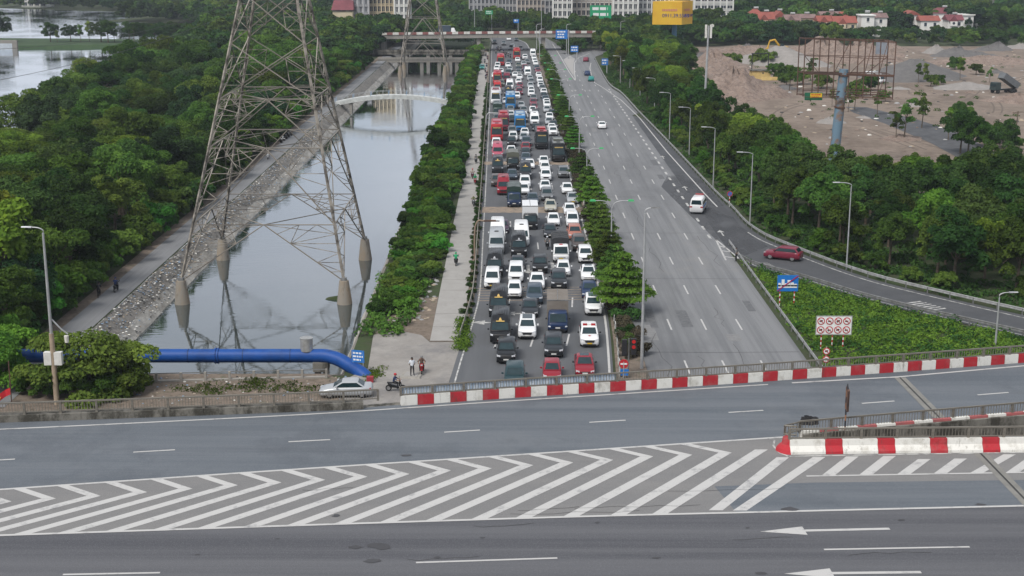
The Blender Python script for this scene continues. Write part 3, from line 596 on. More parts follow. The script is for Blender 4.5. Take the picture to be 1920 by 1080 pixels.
while pos < total - .5:
    m, L = Ls[k % 2]; e = min(pos + L, total); seq.append((m, pos, e)); pos = e; k += 1
def atlen(pts, s, step=.25):
    i = min(int(s/step), len(pts)-2); return pts[i].lerp(pts[i+1], min(1, s/step - i))
PROF2 = [(-.2, 0), (.34, 0), (.32, .14), (.1, .42), (.06, .74), (-.2, .74)]
for m, s0, s1 in seq:
    a, b = atlen(pts, s0), atlen(pts, s1); MB().prism(PROF2, a, b - (b-a).normalized()*.015).build('kerb_block', m, root)
parapet(root, LOB, False, 2.02, 0, .74, False, 1, [M_white], .6)
c = G(1480, 848.5, ZD); mb = MB()                     # rounded red nose
rg = lambda r, z: [Vector((c.x + .02 - r*math.sin(t*math.pi/8)*1.0, c.y + .42 - r*math.cos(t*math.pi/8)*1.1, ZD+z)) for t in range(9)]
mb.frus(rg(.72, 0), rg(.62, .2)); mb.frus(rg(.62, .2), rg(.38, .42)); mb.frus(rg(.38, .42), rg(.34, .74)); mb.build('kerb_nose', M_red, root, 40)
UPB = dk([(1500, 828), (1700, 810), (1920, 791), (2300, 759), (2600, 735)])
root = thing('bridge_parapet', 'railing on a faded red and white kerb beside the split ramp lanes', 'parapet', (0, 0, 0))
parapet(root, UPB, True, 1.95, 0, .5, False, 1.2, [M_white, M_redpale], .68)
bk_ = offset(UPB, .34); bk_ = bk_ if bk_[1].y < UPB[1].y else offset(UPB, -.34)
for a, b in zip(resample(bk_, 3.0), resample(bk_, 3.0)[1:]): MB().prism([(-.1, -1.2), (.1, -1.2), (.1, .56), (-.1, .56)], a, b - (b-a).normalized()*.02).build('back_wall', M_dirtyconc, root)
a, b = UPB[0], G(1490, 845, ZD)
cv = [a + Vector((0, 0, 1.2)), a + Vector((-.5, -.3, 1.2)), (a+b)/2 + Vector((-.75, 0, 1.24)), b + Vector((-.45, .5, 1.3)), b + Vector((.1, .3, 1.33))]
for dz in (0, -.5): MB().path([p + Vector((0, 0, dz)) for p in smooth_pts(cv, 4)], .045, 6).build('end_rail', M_rail, root, 50)
mb = MB()
for p in smooth_pts(cv, 4)[::2]: mb.bar(p - Vector((0, 0, .55)), p, .04, .04)
mb.build('baluster_panel', M_rail, root)
# debris bag and the edge-on sign at the nose
p = G(1515, 818, ZD); rs = random.Random(2); mb = MB()
for k in range(5):
    r = [(p.x + rs.uniform(-.35, .35) + .28*math.cos(t), p.y + rs.uniform(-.1, .1) + .22*math.sin(t), ZD + .75) for t in np.linspace(0, 5.4, 7)]
    q = [(x*.6 + p.x*.4 + .1*k - .2, y*.6 + p.y*.4, ZD + 1.05 + rs.uniform(0, .2)) for x, y, z in r]; mb.frus(r, q)
tag(mb.build('bin_bag', M_black, None, 60), 'crumpled black bag caught on the railing at the lane split', 'bag')
p = G(1583, 822, ZD); root = thing('warning_sign', 'dark sign seen edge-on on a striped post behind the lane split railing', 'sign', p)
for k in range(8): MB().tube((0, 0, k*.36), (0, 0, (k+1)*.36), .045, n=8).build('post_band', M_black2 if k % 2 == 0 else mat('post_rust', (.28, .14, .08), .8), root)
MB().frus([(-.06, -.5, 1.75), (.06, -.4, 1.75), (.12, .35, 1.75), (0, .3, 1.75)], [(-.06, -.5, 3.0), (.06, -.4, 3.0), (.12, .35, 3.05), (0, .3, 3.05)]).build('sign_board', M_rust, root)
MB().frus([(-.05, -.2, 3.0), (.05, -.2, 3.0), (.08, .2, 3.0), (0, .2, 3.0)], [(0, -.02, 3.3), (.03, -.02, 3.3), (.04, .02, 3.3), (0, .02, 3.3)]).build('sign_tip', M_black2, root)
# ------------------------------------------------------------------ vehicles (front faces -Y, origin on the ground under the centre)
PAINTS = {}
def paint(name):
    C = {'white': (.74, .75, .76), 'black': (.008, .009, .011), 'charcoal': (.022, .026, .032), 'slate': (.06, .085, .115), 'navy': (.012, .03, .085), 'silver': (.42, .44, .46),
         'grey': (.17, .18, .19), 'red': (.24, .01, .022), 'brown': (.10, .08, .075), 'orange': (.38, .15, .11), 'champagne': (.40, .39, .33), 'teal': (.02, .22, .20), 'blue': (.02, .17, .42),
         'dark red': (.17, .02, .04), 'crimson': (.40, .018, .022), 'pink': (.40, .085, .13), 'dark green': (.03, .055, .045), 'plum': (.06, .03, .06), 'olive': (.12, .125, .10), 'dark teal': (.012, .04, .048), 'pale blue': (.36, .46, .52)}
    if name not in PAINTS:
        m, nt, b = nodes('paint_' + name.replace(' ', '_')); b.inputs['Base Color'].default_value = (*C[name], 1); b.inputs['Roughness'].default_value = .32
        b.inputs['Coat Weight'].default_value = .3; b.inputs['Specular IOR Level'].default_value = .3; b.inputs['Coat Roughness'].default_value = .06; b.inputs['Metallic'].default_value = .25 if name in ('silver', 'grey', 'slate', 'brown') else 0
        tc = nt.nodes.new('ShaderNodeTexCoord'); n = nt.nodes.new('ShaderNodeTexNoise'); n.inputs['Scale'].default_value = 1.3; n.inputs['Detail'].default_value = 6
        mr = nt.nodes.new('ShaderNodeMapRange'); mr.inputs['To Min'].default_value = .2; mr.inputs['To Max'].default_value = .5
        nt.links.new(tc.outputs['Object'], n.inputs['Vector']); nt.links.new(n.outputs['Fac'], mr.inputs['Value']); nt.links.new(mr.outputs['Result'], b.inputs['Roughness'])
        PAINTS[name] = m
    return PAINTS[name]
def lower_body(mb, st):
    """st: (y, half width, z bottom, z top)"""
    n = 12; rings = []
    for y, w, zb, zt in st:
        h = zt - zb
        half = [(w*.86, zb), (w*.985, zb + h*.18), (w, zb + h*.5), (w*.985, zb + h*.78), (w*.93, zt - h*.05), (w*.72, zt)]
        rings.append([(x, y, z) for x, z in half] + [(-x, y, z) for x, z in half[::-1]])
    o = len(mb.v); vs = [p for r in rings for p in r]; fs = []
    for i in range(len(rings)-1): fs += [(i*n+k, i*n+(k+1) % n, (i+1)*n+(k+1) % n, (i+1)*n+k) for k in range(n)]
    fs += [tuple(range(n)), tuple(range((len(rings)-1)*n, len(rings)*n))[::-1]]
    return mb.add(vs, fs)
def ring8(y0, y1, hw, z, c, dz0=0):
    return [Vector(p) for p in ((-hw+c, y0, z+dz0), (hw-c, y0, z+dz0), (hw, y0+c, z), (hw, y1-c, z), (hw-c, y1, z), (-hw+c, y1, z), (-hw, y1-c, z), (-hw, y0+c, z))]
def wheel_mesh(r, w):
    t = MB(); 
    for s, rr in ((-w/2, r), ): t.tube((-w/2, 0, 0), (w/2, 0, 0), r, n=16)
    rim = MB(); rim.tube((-w/2-.01, 0, 0), (w/2+.01, 0, 0), r*.62, n=12)
    return t.mesh('tyre', M_tyre, 50), rim.mesh('rim', M_rim, 50)
PROTO = {}
def make_proto(kind, L, W, H, st, belt, roof, wheel_y, wr=.33, ws=(.06, .95), side=(.1, .86), glass=None, detail=True, extra=None, front_z=.62, light_w=.2, light_z=None, mirror=None, grille=None, roof_c=.18, rear=True, bumper=True):
    """belt=(y0,y1,hw,z) roof=(y0,y1,hw,z)"""
    g = glass or M_glass; P = []
    b = MB(); lower_body(b, st); B = ring8(belt[0], belt[1], belt[2], belt[3]-.03, .1); T = ring8(roof[0], roof[1], roof[2], roof[3], roof_c)
    mid = [a.lerp(c, .55) + Vector((a.x, 0, 0))*.025 for a, c in zip(B, T)]
    T2 = ring8(roof[0]+.16, roof[1]-.14, roof[2]-.14, H, roof_c*.8)
    b.frus(B, mid); b.frus(mid, T); b.frus(T, T2)
    P.append(('body', b.mesh(kind+'_body', [None], 58), 'PAINT', None))
    def pane(i, j, f0, f1, ins, push, name):
        def at(k, f): return B[k].lerp(T[k], f) + (Vector((B[k].x, 0, 0))*.025*min(1, f/.55) if abs(f) < 2 else Vector())
        q = [at(i, f0), at(j, f0), at(j, f1), at(i, f1)]; c = sum(q, Vector())/4
        nrm = (q[1]-q[0]).cross(q[3]-q[0]).normalized(); nrm = nrm if nrm.dot(c - Vector((0, (belt[0]+belt[1])/2, c.z))) > 0 else -nrm
        q = [p + (c-p)*ins + nrm*push for p in q]
        P.append((name, MB().frus([p - nrm*.02 for p in q], q).mesh(name, g), None, None))
    pane(0, 1, ws[0], ws[1], .05, .022, 'windscreen')
    if rear: pane(5, 4, .2, .9, .06, .02, 'rear_window')
    pane(2, 3, side[0], side[1], .05, .024, 'side_window'); pane(7, 6, side[0], side[1], .05, .024, 'side_window')
    y0, w0, zb0, zt0 = st[1]; lz = light_z or (zt0 - .1)
    for s in (-1, 1):
        m = MB(); xo, xi = s*w0*.985, s*w0*(1-light_w*2)
        m.frus([(xi, y0-.15, lz-.06), (xo, y0-.015, lz-.06), (xo*1.012, y0+.26, lz), (xi, y0+.04, lz-.04)], [(xi, y0-.12, lz+.06), (xo, y0+.01, lz+.10), (xo*1.008, y0+.3, lz+.10), (xi, y0+.08, lz+.07)])
        P.append(('headlight', m.mesh('headlight', M_lamp, 40), None, None))
        if rear:
            yr, wr_, zbr, ztr = st[-2]; P.append(('tail_light', MB().box(min(s*wr_*.62, s*wr_*.99), max(s*wr_*.62, s*wr_*.99), yr+.0, yr+.14, ztr-.28, ztr-.1).mesh('tail_light', M_tail), None, None))
    gz = grille or (zb0+.2, zt0-.16)
    P.append(('grille', MB().frus([(-w0*.46, st[0][0]-.04, gz[0]+.12), (w0*.46, st[0][0]-.04, gz[0]+.12), (w0*.46, st[0][0]+.2, gz[0]+.12), (-w0*.46, st[0][0]+.2, gz[0]+.12)], [(-w0*.58, st[0][0]-.03, gz[1]+.05), (w0*.58, st[0][0]-.03, gz[1]+.05), (w0*.58, st[0][0]+.25, gz[1]+.05), (-w0*.58, st[0][0]+.25, gz[1]+.05)]).mesh('grille', M_black), None, None))
    P.append(('air_intake', MB().box(-w0*.72, w0*.72, st[0][0]-.03, st[0][0]+.25, zb0+.04, zb0+.16).mesh('air_intake', M_black), None, None))
    P.append(('number_plate', MB().box(-.24, .24, st[0][0]-.06, st[0][0]-.03, gz[0]-.02, gz[0]+.10).mesh('number_plate', M_plate), 'PLATE', None))
    mz, my = mirror or (belt[3]+.05, belt[0]+.35)
    for s in (-1, 1):
        x = s*(st[3][1]+.04); P.append(('mirror', MB().frus([(x, my-.09, mz-.02), (x+s*.2, my-.05, mz), (x+s*.2, my+.08, mz), (x, my+.06, mz-.02)], [(x, my-.09, mz+.13), (x+s*.18, my-.05, mz+.14), (x+s*.18, my+.08, mz+.14), (x, my+.06, mz+.13)]).mesh('mirror', [None], 40), 'MIRROR', None))
    ty, rm = wheel_mesh(wr, .2)
    for yy in wheel_y:
        for s in (-1, 1): P.append(('wheel', ty, None, (s*(W/2-.12), yy, wr))); P.append(('rim', rm, None, 'SUB'))
    for e in (extra or []): P.append(e)
    PROTO[kind] = (L, W, H, P)
def shrink(st, zt): return st
# saloon car
make_proto('sedan', 4.6, 1.8, 1.46, [(-2.3, .66, .3, .58), (-2.2, .84, .2, .68), (-1.75, .89, .18, .80), (-.95, .9, .18, .93), (0, .9, .18, .95), (1.35, .9, .18, .98), (2.05, .88, .2, 1.0), (2.28, .78, .3, .86)],
           (-1.15, 1.72, .82, .95), (-.28, .98, .67, 1.41), (-1.42, 1.38), roof_c=.12)
make_proto('suv', 4.65, 1.86, 1.70, [(-2.32, .72, .36, .78), (-2.22, .88, .26, .92), (-1.8, .92, .24, 1.02), (-1.05, .93, .24, 1.10), (0, .93, .24, 1.12), (1.6, .93, .24, 1.14), (2.15, .91, .28, 1.14), (2.32, .82, .36, 1.0)],
           (-1.22, 2.18, .86, 1.12), (-.42, 1.75, .73, 1.64), (-1.42, 1.42), wr=.37, roof_c=.13)
make_proto('hatchback', 3.9, 1.7, 1.50, [(-1.95, .64, .32, .64), (-1.87, .8, .22, .76), (-1.5, .84, .2, .86), (-.9, .85, .2, .98), (0, .85, .2, 1.0), (1.2, .85, .2, 1.02), (1.75, .83, .24, 1.0), (1.92, .74, .34, .86)],
           (-1.08, 1.82, .78, 1.0), (-.3, 1.3, .64, 1.45), (-1.22, 1.25), wr=.31, roof_c=.12)
make_proto('minivan', 4.7, 1.83, 1.80, [(-2.35, .70, .34, .76), (-2.25, .86, .26, .92), (-1.85, .9, .24, 1.02), (-1.15, .915, .24, 1.10), (0, .915, .24, 1.12), (1.7, .915, .24, 1.14), (2.2, .9, .28, 1.12), (2.34, .82, .36, 1.0)],
           (-1.4, 2.28, .85, 1.12), (-.55, 2.08, .74, 1.74), (-1.45, 1.42), wr=.35, roof_c=.12)
make_proto('pickup', 5.3, 1.87, 1.80, [(-2.65, .76, .4, .86), (-2.55, .9, .3, 1.0), (-2.1, .93, .28, 1.1), (-1.3, .935, .28, 1.17), (0, .935, .28, 1.18), (.9, .935, .28, 1.18), (2.5, .92, .32, 1.18), (2.64, .86, .4, 1.1)],
           (-1.5, .95, .84, 1.17), (-.75, .7, .68, 1.74), (-1.62, 1.62), wr=.39, roof_c=.13)
# tall passenger vans
def van(kind, L, W, H, emblem=None, sign=False, hatch=True, roof_rib=True, glassm=None):
    f = -L/2
    ex = []
    if hatch: ex.append(('roof_hatch', MB().tube((0, f+2.2, H-.01), (0, f+2.2, H+.06), .3, n=14).mesh('roof_hatch', M_black), None, None))
    if roof_rib:
        m = MB()
        for k in range(5): m.box(-.56+k*.26, -.50+k*.26, f+1.9, -f-.5, H-.005, H+.025)
        ex.append(('roof_ribs', m.mesh('roof_ribs', [None]), 'PAINT', None))
    if emblem:
        m = MB(); yy = f+1.33; zz = H-.42
        m.frus([(-.16, yy-.10, zz), (.16, yy-.10, zz), (.16, yy, zz), (-.16, yy, zz)], [(-.05, yy+.02, zz+.24), (.05, yy+.02, zz+.24), (.05, yy+.12, zz+.24), (-.05, yy+.12, zz+.24)])
        m.frus([(-.42, yy-.13, zz-.1), (.42, yy-.13, zz-.1), (.42, yy, zz-.1), (-.42, yy, zz-.1)], [(-.42, yy-.1, zz-.04), (.42, yy-.1, zz-.04), (.42, yy+.03, zz-.04), (-.42, yy+.03, zz-.04)])
        ex.append(('emblem', m.mesh('emblem', emblem), None, None))
    make_proto(kind, L, W, H, [(f, .84, .36, .95), (f+.1, .96, .26, 1.08), (f+.45, W/2, .24, 1.2), (f+.8, W/2, .24, 1.26), (0, W/2, .24, 1.3), (L/4, W/2, .24, 1.3), (L/2-.1, W/2, .28, 1.3), (L/2, W/2-.06, .36, 1.28)],
        (f+.62, L/2-.03, W/2-.03, 1.28), (f+1.75, L/2-.1, W/2-.17, H-.12), (f+1.05, L/2-1.2), wr=.36, ws=(.04, .60), side=(.06, .62), light_z=.98, light_w=.14, extra=ex, glass=glassm, mirror=(1.35, f+.75), roof_c=.16, grille=(.55, .86))
van('limousine van', 5.8, 2.04, 2.55, M_gold); van('emblem van', 5.8, 2.04, 2.55, M_chrome); van('minibus', 6.0, 2.06, 2.62, None)
# coaches
def coach(kind, L, W, H, band=None, sign=M_gold):
    f = -L/2; ex = []
    m = MB(); m.box(-.8, .8, -.9, 1.6, H-.02, H+.22); ex.append(('air_conditioner', m.mesh('air_conditioner', [None], 40), 'PAINT2', None))
    ex.append(('roof_hatch', MB().box(-.35, .35, f+1.6, f+2.3, H-.01, H+.09).mesh('roof_hatch', M_black), None, None))
    ex.append(('roof_panel', MB().box(-W/2+.3, W/2-.3, f+.9, f+3.4, H-.03, H+.02).mesh('roof_panel', [None]), 'PAINT2', None))
    m = MB()
    for k in range(9): m.box(-.72+k*.17, -.60+k*.17, f-.075, f-.03, H-.78, H-.60)
    ex.append(('destination_lettering', m.mesh('destination_lettering', sign), None, None))
    ex.append(('bumper', MB().box(-W/2+.08, W/2-.08, f-.06, f+.2, .32, .62).mesh('bumper', [None]), 'PAINT2', None))
    make_proto(kind, L, W, H, [(f, 1.0, .36, 1.28), (f+.12, W/2-.05, .3, 1.36), (f+.6, W/2, .28, 1.42), (f+1.2, W/2, .28, 1.45), (0, W/2, .28, 1.45), (L/4, W/2, .28, 1.45), (L/2-.1, W/2, .3, 1.45), (L/2, W/2-.08, .4, 1.4)],
        (f+.1, L/2-.04, W/2-.02, 1.44), (f+.42, L/2-.16, W/2-.12, H-.14), (f+2.2, L/2-3.0), wr=.48, ws=(-.02, .80), side=(.12, .70), light_z=.86, light_w=.15, extra=ex, mirror=(2.4, f+.3), roof_c=.22, grille=(.66, .95))
coach('coach', 10.6, 2.5, 3.45)
# lorries: cab in front, load body behind
def lorry(kind, L, W, Hc, Hb, tarp, cabL=1.75, cross=False, ribs=True):
    f = -L/2; ex = []; c0 = f+cabL+.12
    m = MB(); w = W/2 + .06
    arc = [(-w, .85), (w, .85), (w, Hb-.28), (w*.82, Hb-.1), (0, Hb), (-w*.82, Hb-.1), (-w, Hb-.28)] if ribs else [(-w, .85), (w, .85), (w, Hb), (0, Hb+.04), (-w, Hb)]
    m.frus([(x, c0, z) for x, z in arc], [(x, L/2, z) for x, z in arc])
    ex.append(('cargo_body', m.mesh('cargo_body', [None]), 'PAINT2', None))
    if ribs:
        for k in range(4):
            y = c0 + (L/2-c0)*(k+.5)/4; m = MB()
            for (xa, za), (xb, zb) in zip(arc[1:], arc[2:]): m.bar((xa*1.008, y, za), (xb*1.008, y, zb+.008), .05, .05)
            ex.append(('canopy_hoop', m.mesh('canopy_hoop', M_galv_d), None, None))
    else:
        m = MB(); m.box(-.03, .03, c0+.05, L/2-.05, Hb+.03, Hb+.075); m.box(-w-.02, w+.02, c0-.02, c0+.1, Hb-.06, Hb+.03); ex.append(('roof_seam', m.mesh('roof_seam', M_galv_d), None, None))
    ex.append(('chassis', MB().box(-.45, .45, f+.5, L/2-.1, .45, .86).mesh('chassis', M_black), None, None))
    if cross: ex.append(('cab_logo', MB().tube((0, f+.98, Hc-.02), (0, f+.98, Hc+.04), .24, n=14).mesh('cab_logo', M_signred), None, None))
    make_proto(kind, L, W, Hc, [(f, .84, .42, .98), (f+.06, W/2-.04, .36, 1.1), (f+.3, W/2, .34, 1.18), (f+.6, W/2, .34, 1.2), (f+1.0, W/2, .4, 1.2), (f+1.4, W/2, .5, 1.2), (f+cabL-.05, W/2, .5, 1.2), (f+cabL, W/2-.03, .5, 1.2)],
        (f+.06, f+cabL, W/2-.03, 1.2), (f+.5, f+cabL-.03, W/2-.12, Hc-.08), (f+.75, L/2-1.1), wr=.4, ws=(.04, .92), side=(.08, .85), light_z=.78, light_w=.13, extra=ex, mirror=(1.5, f+.2), roof_c=.12, rear=False, grille=(.6, .72))
lorry('canopy lorry', 6.4, 2.05, 2.15, 2.95, True); lorry('box lorry', 6.6, 2.05, 2.15, 3.05, False, ribs=False); lorry('logo lorry', 6.2, 2.0, 2.2, 2.9, True, cross=True)
# ambulances
P = PROTO['suv'][3]; f = -2.32
cross = MB(); cross.box(-.045, .045, -1.72, -1.42, 1.075, 1.09); cross.box(-.14, .14, -1.62, -1.53, 1.078, 1.095)
lb = MB().box(-.62, -.2, -.12, .16, 1.7, 1.86); lb2 = MB().box(.2, .62, -.12, .16, 1.7, 1.86)
PROTO['ambulance'] = (4.65, 1.86, 1.86, P + [('light_bar', lb.mesh('light_bar', M_tail), None, None), ('light_bar', lb2.mesh('light_bar', M_tail), None, None), ('light_bar_centre', MB().box(-.19, .19, -.1, .14, 1.7, 1.83).mesh('light_bar_centre', M_white), None, None), ('red_cross', cross.mesh('red_cross', M_signred), None, None)])
van('ambulance van', 5.4, 1.95, 2.3, None, hatch=False, roof_rib=False)
lb = MB(); lb.box(-.6, .6, -1.4, -1.15, 2.29, 2.42); rb = MB(); rb.box(-.5, .5, 2.58, 2.62, 1.85, 1.98); st = MB()
for s in (-1, 1): st.box(min(s*1.0, s*.965), max(s*1.0, s*.965), -1.6, 2.4, .95, 1.12)
PROTO['ambulance van'] = (5.4, 1.95, 2.42, PROTO['ambulance van'][3] + [('light_bar', lb.mesh('light_bar', M_tail), None, None), ('red_lettering', rb.mesh('red_lettering', M_signred), None, None), ('side_stripe', st.mesh('side_stripe', M_signblue), None, None)])
PROTO['taxi'] = (4.7, 1.83, 1.95, PROTO['minivan'][3] + [('roof_sign', MB().box(-.28, .28, .1, .28, 1.79, 1.93).mesh('roof_sign', M_white), None, None)])
def roofglass(kind, y0, y1, hw, z):
    PROTO[kind + ' with glass roof'] = PROTO[kind][:3] + (PROTO[kind][3] + [('roof_glass', MB().frus([(-hw, y0, z-.02), (hw, y0, z-.02), (hw, y1, z-.02), (-hw, y1, z-.02)], [(-hw+.03, y0+.03, z+.012), (hw-.03, y0+.03, z+.012), (hw-.03, y1-.03, z+.012), (-hw+.03, y1-.03, z+.012)]).mesh('roof_glass', M_glass), None, None)],)
roofglass('suv', -.28, 1.5, .52, 1.70); roofglass('sedan', -.1, .8, .44, 1.46)
NVEH = 0
def spawn(kind, color, loc, rz=0.0, label='', cat='car', group=None, lod=0, color2=None, plate=None, scale=1.0):
    global NVEH; NVEH += 1
    nm = kind.replace(' with glass roof', '').replace(' ', '_')
    root = thing(nm, label, cat, loc, rz, group, scale)
    pm = paint(color); p2 = paint(color2) if color2 else pm; last = None
    for (name, me, how, pos) in PROTO[kind][3]:
        if lod and name in ('rim', 'tail_light', 'rear_window', 'number_plate', 'bumper', 'chassis'): continue
        if lod > 1 and name in ('air_intake', 'mirror', 'side_window', 'canopy_hoop', 'roof_ribs', 'roof_seam'): continue
        o = obj(name, me, root)
        if pos == 'SUB': o.parent = last
        elif pos is not None: o.location = pos
        if how in ('PAINT', 'PAINT2', 'MIRROR', 'PLATE'):
            m = {'PAINT': pm, 'PAINT2': p2, 'MIRROR': pm if (NVEH % 3 and nm not in ('canopy_lorry', 'box_lorry', 'coach')) else M_black, 'PLATE': plate or M_plate}[how]
            o.material_slots[0].link = 'OBJECT'; o.material_slots[0].material = m
        last = o
    return root

# queue: crop row offset, then (x, y, kind, colour[, second colour]) read on enlarged views (6.75x) of the photograph
Q = []
def rowset(y0, lst):
    for e in lst: Q.append((880 + e[0]/6.75, y0 + e[1]/6.75) + tuple(e[2:]))
rowset(580, [(575, 1045, 'suv', 'dark teal'), (470, 708, 'suv', 'black'), (395, 455, 'limousine van', 'black'), (737, 398, 'suv with glass roof', 'white'), (770, 120, 'sedan', 'charcoal'),
    (1128, 318, 'box lorry', 'navy', 'TARP'), (1075, 635, 'suv', 'charcoal'), (1053, 945, 'hatchback', 'red'), (1530, 500, 'ambulance', 'white'), (1472, 875, 'sedan with glass roof', 'red'), (1580, 97, 'suv with glass roof', 'white')])
rowset(440, [(372, 1075, 'limousine van', 'black'), (288, 700, 'minivan', 'white'), (320, 558, 'emblem van', 'black'), (342, 262, 'minibus', 'silver'), (627, 305, 'emblem van', 'black'),
    (612, 480, 'sedan', 'charcoal'), (592, 622, 'minivan', 'white'), (572, 822, 'hatchback', 'white'), (862, 712, 'sedan', 'white'), (830, 900, 'suv', 'slate'), (900, 505, 'suv', 'black'), (1160, 370, 'logo lorry', 'white', 'BLACKTARP'),
    (1195, 545, 'hatchback', 'white'), (1140, 705, 'suv', 'charcoal'), (1400, 225, 'suv', 'brown'), (1477, 378, 'suv', 'white'), (1517, 605, 'sedan with glass roof', 'white'), (1532, 825, 'sedan', 'navy')])
rowset(320, [(350, 1040, 'minibus', 'white'), (662, 1005, 'minibus', 'white'), (418, 805, 'sedan', 'plum'), (772, 758, 'box lorry', 'black', 'white'), (565, 472, 'canopy lorry', 'navy', 'dark green'), (430, 318, 'minibus', 'red'),
    (345, 212, 'suv', 'brown'), (560, 122, 'sedan', 'slate'), (692, 118, 'limousine van', 'charcoal'), (705, 232, 'suv', 'white'), (692, 312, 'sedan', 'white'), (803, 440, 'sedan', 'slate'), (970, 140, 'suv', 'white'),
    (962, 270, 'sedan', 'white'), (985, 395, 'suv', 'grey'), (1030, 532, 'sedan', 'champagne'), (1195, 102, 'suv', 'grey'), (1243, 305, 'sedan', 'white'), (1312, 432, 'sedan', 'silver'), (1277, 580, 'sedan', 'white'),
    (1310, 732, 'taxi', 'white'), (1068, 712, 'sedan', 'white'), (1025, 860, 'sedan', 'charcoal'), (1340, 895, 'suv', 'orange')])
rowset(180, [(345, 578, 'coach', 'crimson', 'pink'), (430, 450, 'coach', 'dark red', 'crimson'), (355, 272, 'canopy lorry', 'dark green', 'dark green'), (640, 462, 'coach', 'blue', 'pale blue'), (828, 378, 'minibus', 'white'), (915, 682, 'coach', 'black', 'crimson'),
    (1128, 845, 'coach', 'black', 'olive'), (340, 668, 'suv', 'white'), (357, 800, 'minibus', 'pink'), (357, 985, 'limousine van', 'charcoal'), (550, 942, 'canopy lorry', 'black', 'olive'), (535, 648, 'suv', 'black'), (530, 752, 'sedan', 'white'),
    (557, 582, 'suv', 'white'), (542, 505, 'suv', 'grey'), (702, 515, 'sedan', 'white'), (685, 578, 'sedan', 'silver'), (720, 645, 'suv', 'slate'), (715, 705, 'sedan', 'red'), (715, 775, 'sedan', 'charcoal'), (715, 845, 'sedan', 'slate'),
    (765, 932, 'sedan', 'white'), (945, 890, 'sedan', 'white'), (960, 972, 'sedan', 'white'), (1062, 510, 'suv', 'white'), (1047, 455, 'sedan', 'white'), (1067, 412, 'sedan', 'charcoal'), (1012, 378, 'sedan', 'silver'), (1017, 308, 'sedan', 'white'),
    (1050, 265, 'sedan', 'charcoal'), (985, 217, 'sedan', 'silver'), (985, 150, 'sedan', 'white'), (525, 285, 'sedan', 'white'), (520, 215, 'sedan', 'grey'), (545, 338, 'sedan', 'black'), (690, 298, 'sedan', 'white'), (690, 225, 'sedan', 'grey'), (655, 162, 'sedan', 'silver'), (820, 182, 'sedan', 'dark red'), (810, 122, 'sedan', 'dark red')])
rowset(60, [(335, 922, 'coach', 'white', 'dark red'), (355, 765, 'minibus', 'crimson'), (350, 700, 'coach', 'crimson', 'pink'), (320, 585, 'sedan', 'white'), (345, 492, 'sedan', 'white'), (398, 528, 'sedan', 'white'), (412, 578, 'sedan', 'slate'), (395, 432, 'coach', 'crimson', 'pink'),
    (600, 348, 'coach', 'crimson', 'crimson'), (475, 645, 'minibus', 'dark red'), (512, 735, 'minibus', 'white'), (405, 695, 'suv', 'olive'), (490, 822, 'limousine van', 'charcoal'), (520, 982, 'coach', 'blue', 'pale blue'), (455, 922, 'sedan', 'white'), (600, 856, 'suv', 'white'),
    (612, 765, 'sedan', 'grey'), (642, 712, 'sedan', 'dark red'), (622, 664, 'sedan', 'white'), (636, 604, 'sedan', 'white'), (580, 576, 'sedan', 'white'), (495, 553, 'suv', 'dark teal'), (490, 452, 'sedan', 'white'), (505, 408, 'sedan', 'slate'), (512, 500, 'sedan', 'silver'),
    (612, 382, 'sedan', 'white'), (622, 460, 'suv', 'olive'), (620, 500, 'sedan', 'charcoal'), (622, 540, 'sedan', 'grey'), (705, 352, 'suv', 'white'), (690, 432, 'sedan', 'silver'), (732, 405, 'sedan', 'grey'), (740, 562, 'minibus', 'white'), (770, 620, 'sedan', 'silver'),
    (787, 662, 'sedan', 'grey'), (775, 716, 'sedan', 'silver'), (785, 772, 'sedan', 'white'), (785, 824, 'suv', 'white'), (815, 876, 'sedan', 'grey'), (806, 318, 'minibus', 'white'), (820, 352, 'sedan', 'white'), (830, 392, 'sedan', 'white'), (842, 426, 'sedan', 'white'),
    (856, 484, 'sedan', 'slate'), (870, 520, 'sedan', 'dark red'), (880, 578, 'sedan', 'white'), (895, 650, 'suv', 'white'), (905, 714, 'sedan', 'white'), (925, 748, 'sedan', 'grey'), (945, 796, 'sedan', 'white'), (945, 846, 'sedan', 'charcoal'), (966, 888, 'sedan', 'slate'),
    (985, 950, 'sedan', 'white'), (650, 232, 'sedan', 'white'), (530, 230, 'minivan', 'white'), (500, 110, 'sedan', 'white'), (435, 172, 'suv', 'grey'), (320, 160, 'pickup', 'black'), (595, 120, 'sedan', 'charcoal'), (400, 40, 'sedan', 'dark red'), (545, 205, 'sedan', 'silver'), (905, 690, 'sedan', 'silver')])
PAINTS['TARP'] = M_trap; PAINTS['BLACKTARP'] = mat('black_tarpaulin', (.028, .03, .034), .8, var=.3)
def road_shift(D): return HD*(D-190) if D > 165 else HD*(D-190) - (165-D)**2*.0016
veh = []
for e in Q:
    p = G(e[0], e[1]); k = e[2]; L, W, H, _ = PROTO[k]
    veh.append(dict(k=k, c=e[3], c2=e[4] if len(e) > 4 else None, x=p.x, y=p.y + L/2 + .15, L=L, W=W))
rq = random.Random(17)
FILL = []
for u0 in (-2.6, .3, 3.2, 6.1, 8.9):
    D = 292 + rq.uniform(0, 5)
    while D < 455:
        k = rq.choice(('sedan', 'sedan', 'sedan', 'suv', 'suv', 'hatchback', 'minivan', 'minibus')); L, W, H, _ = PROTO[k]
        FILL.append(dict(k=k, c=rq.choice(('white', 'white', 'white', 'silver', 'grey', 'charcoal', 'black', 'slate', 'dark red', 'navy', 'champagne')), c2=None, x=u0 + HD*(D-190) + rq.uniform(-.25, .25), y=D, L=L, W=W)); D += 6.2 + rq.uniform(0, 2.5)
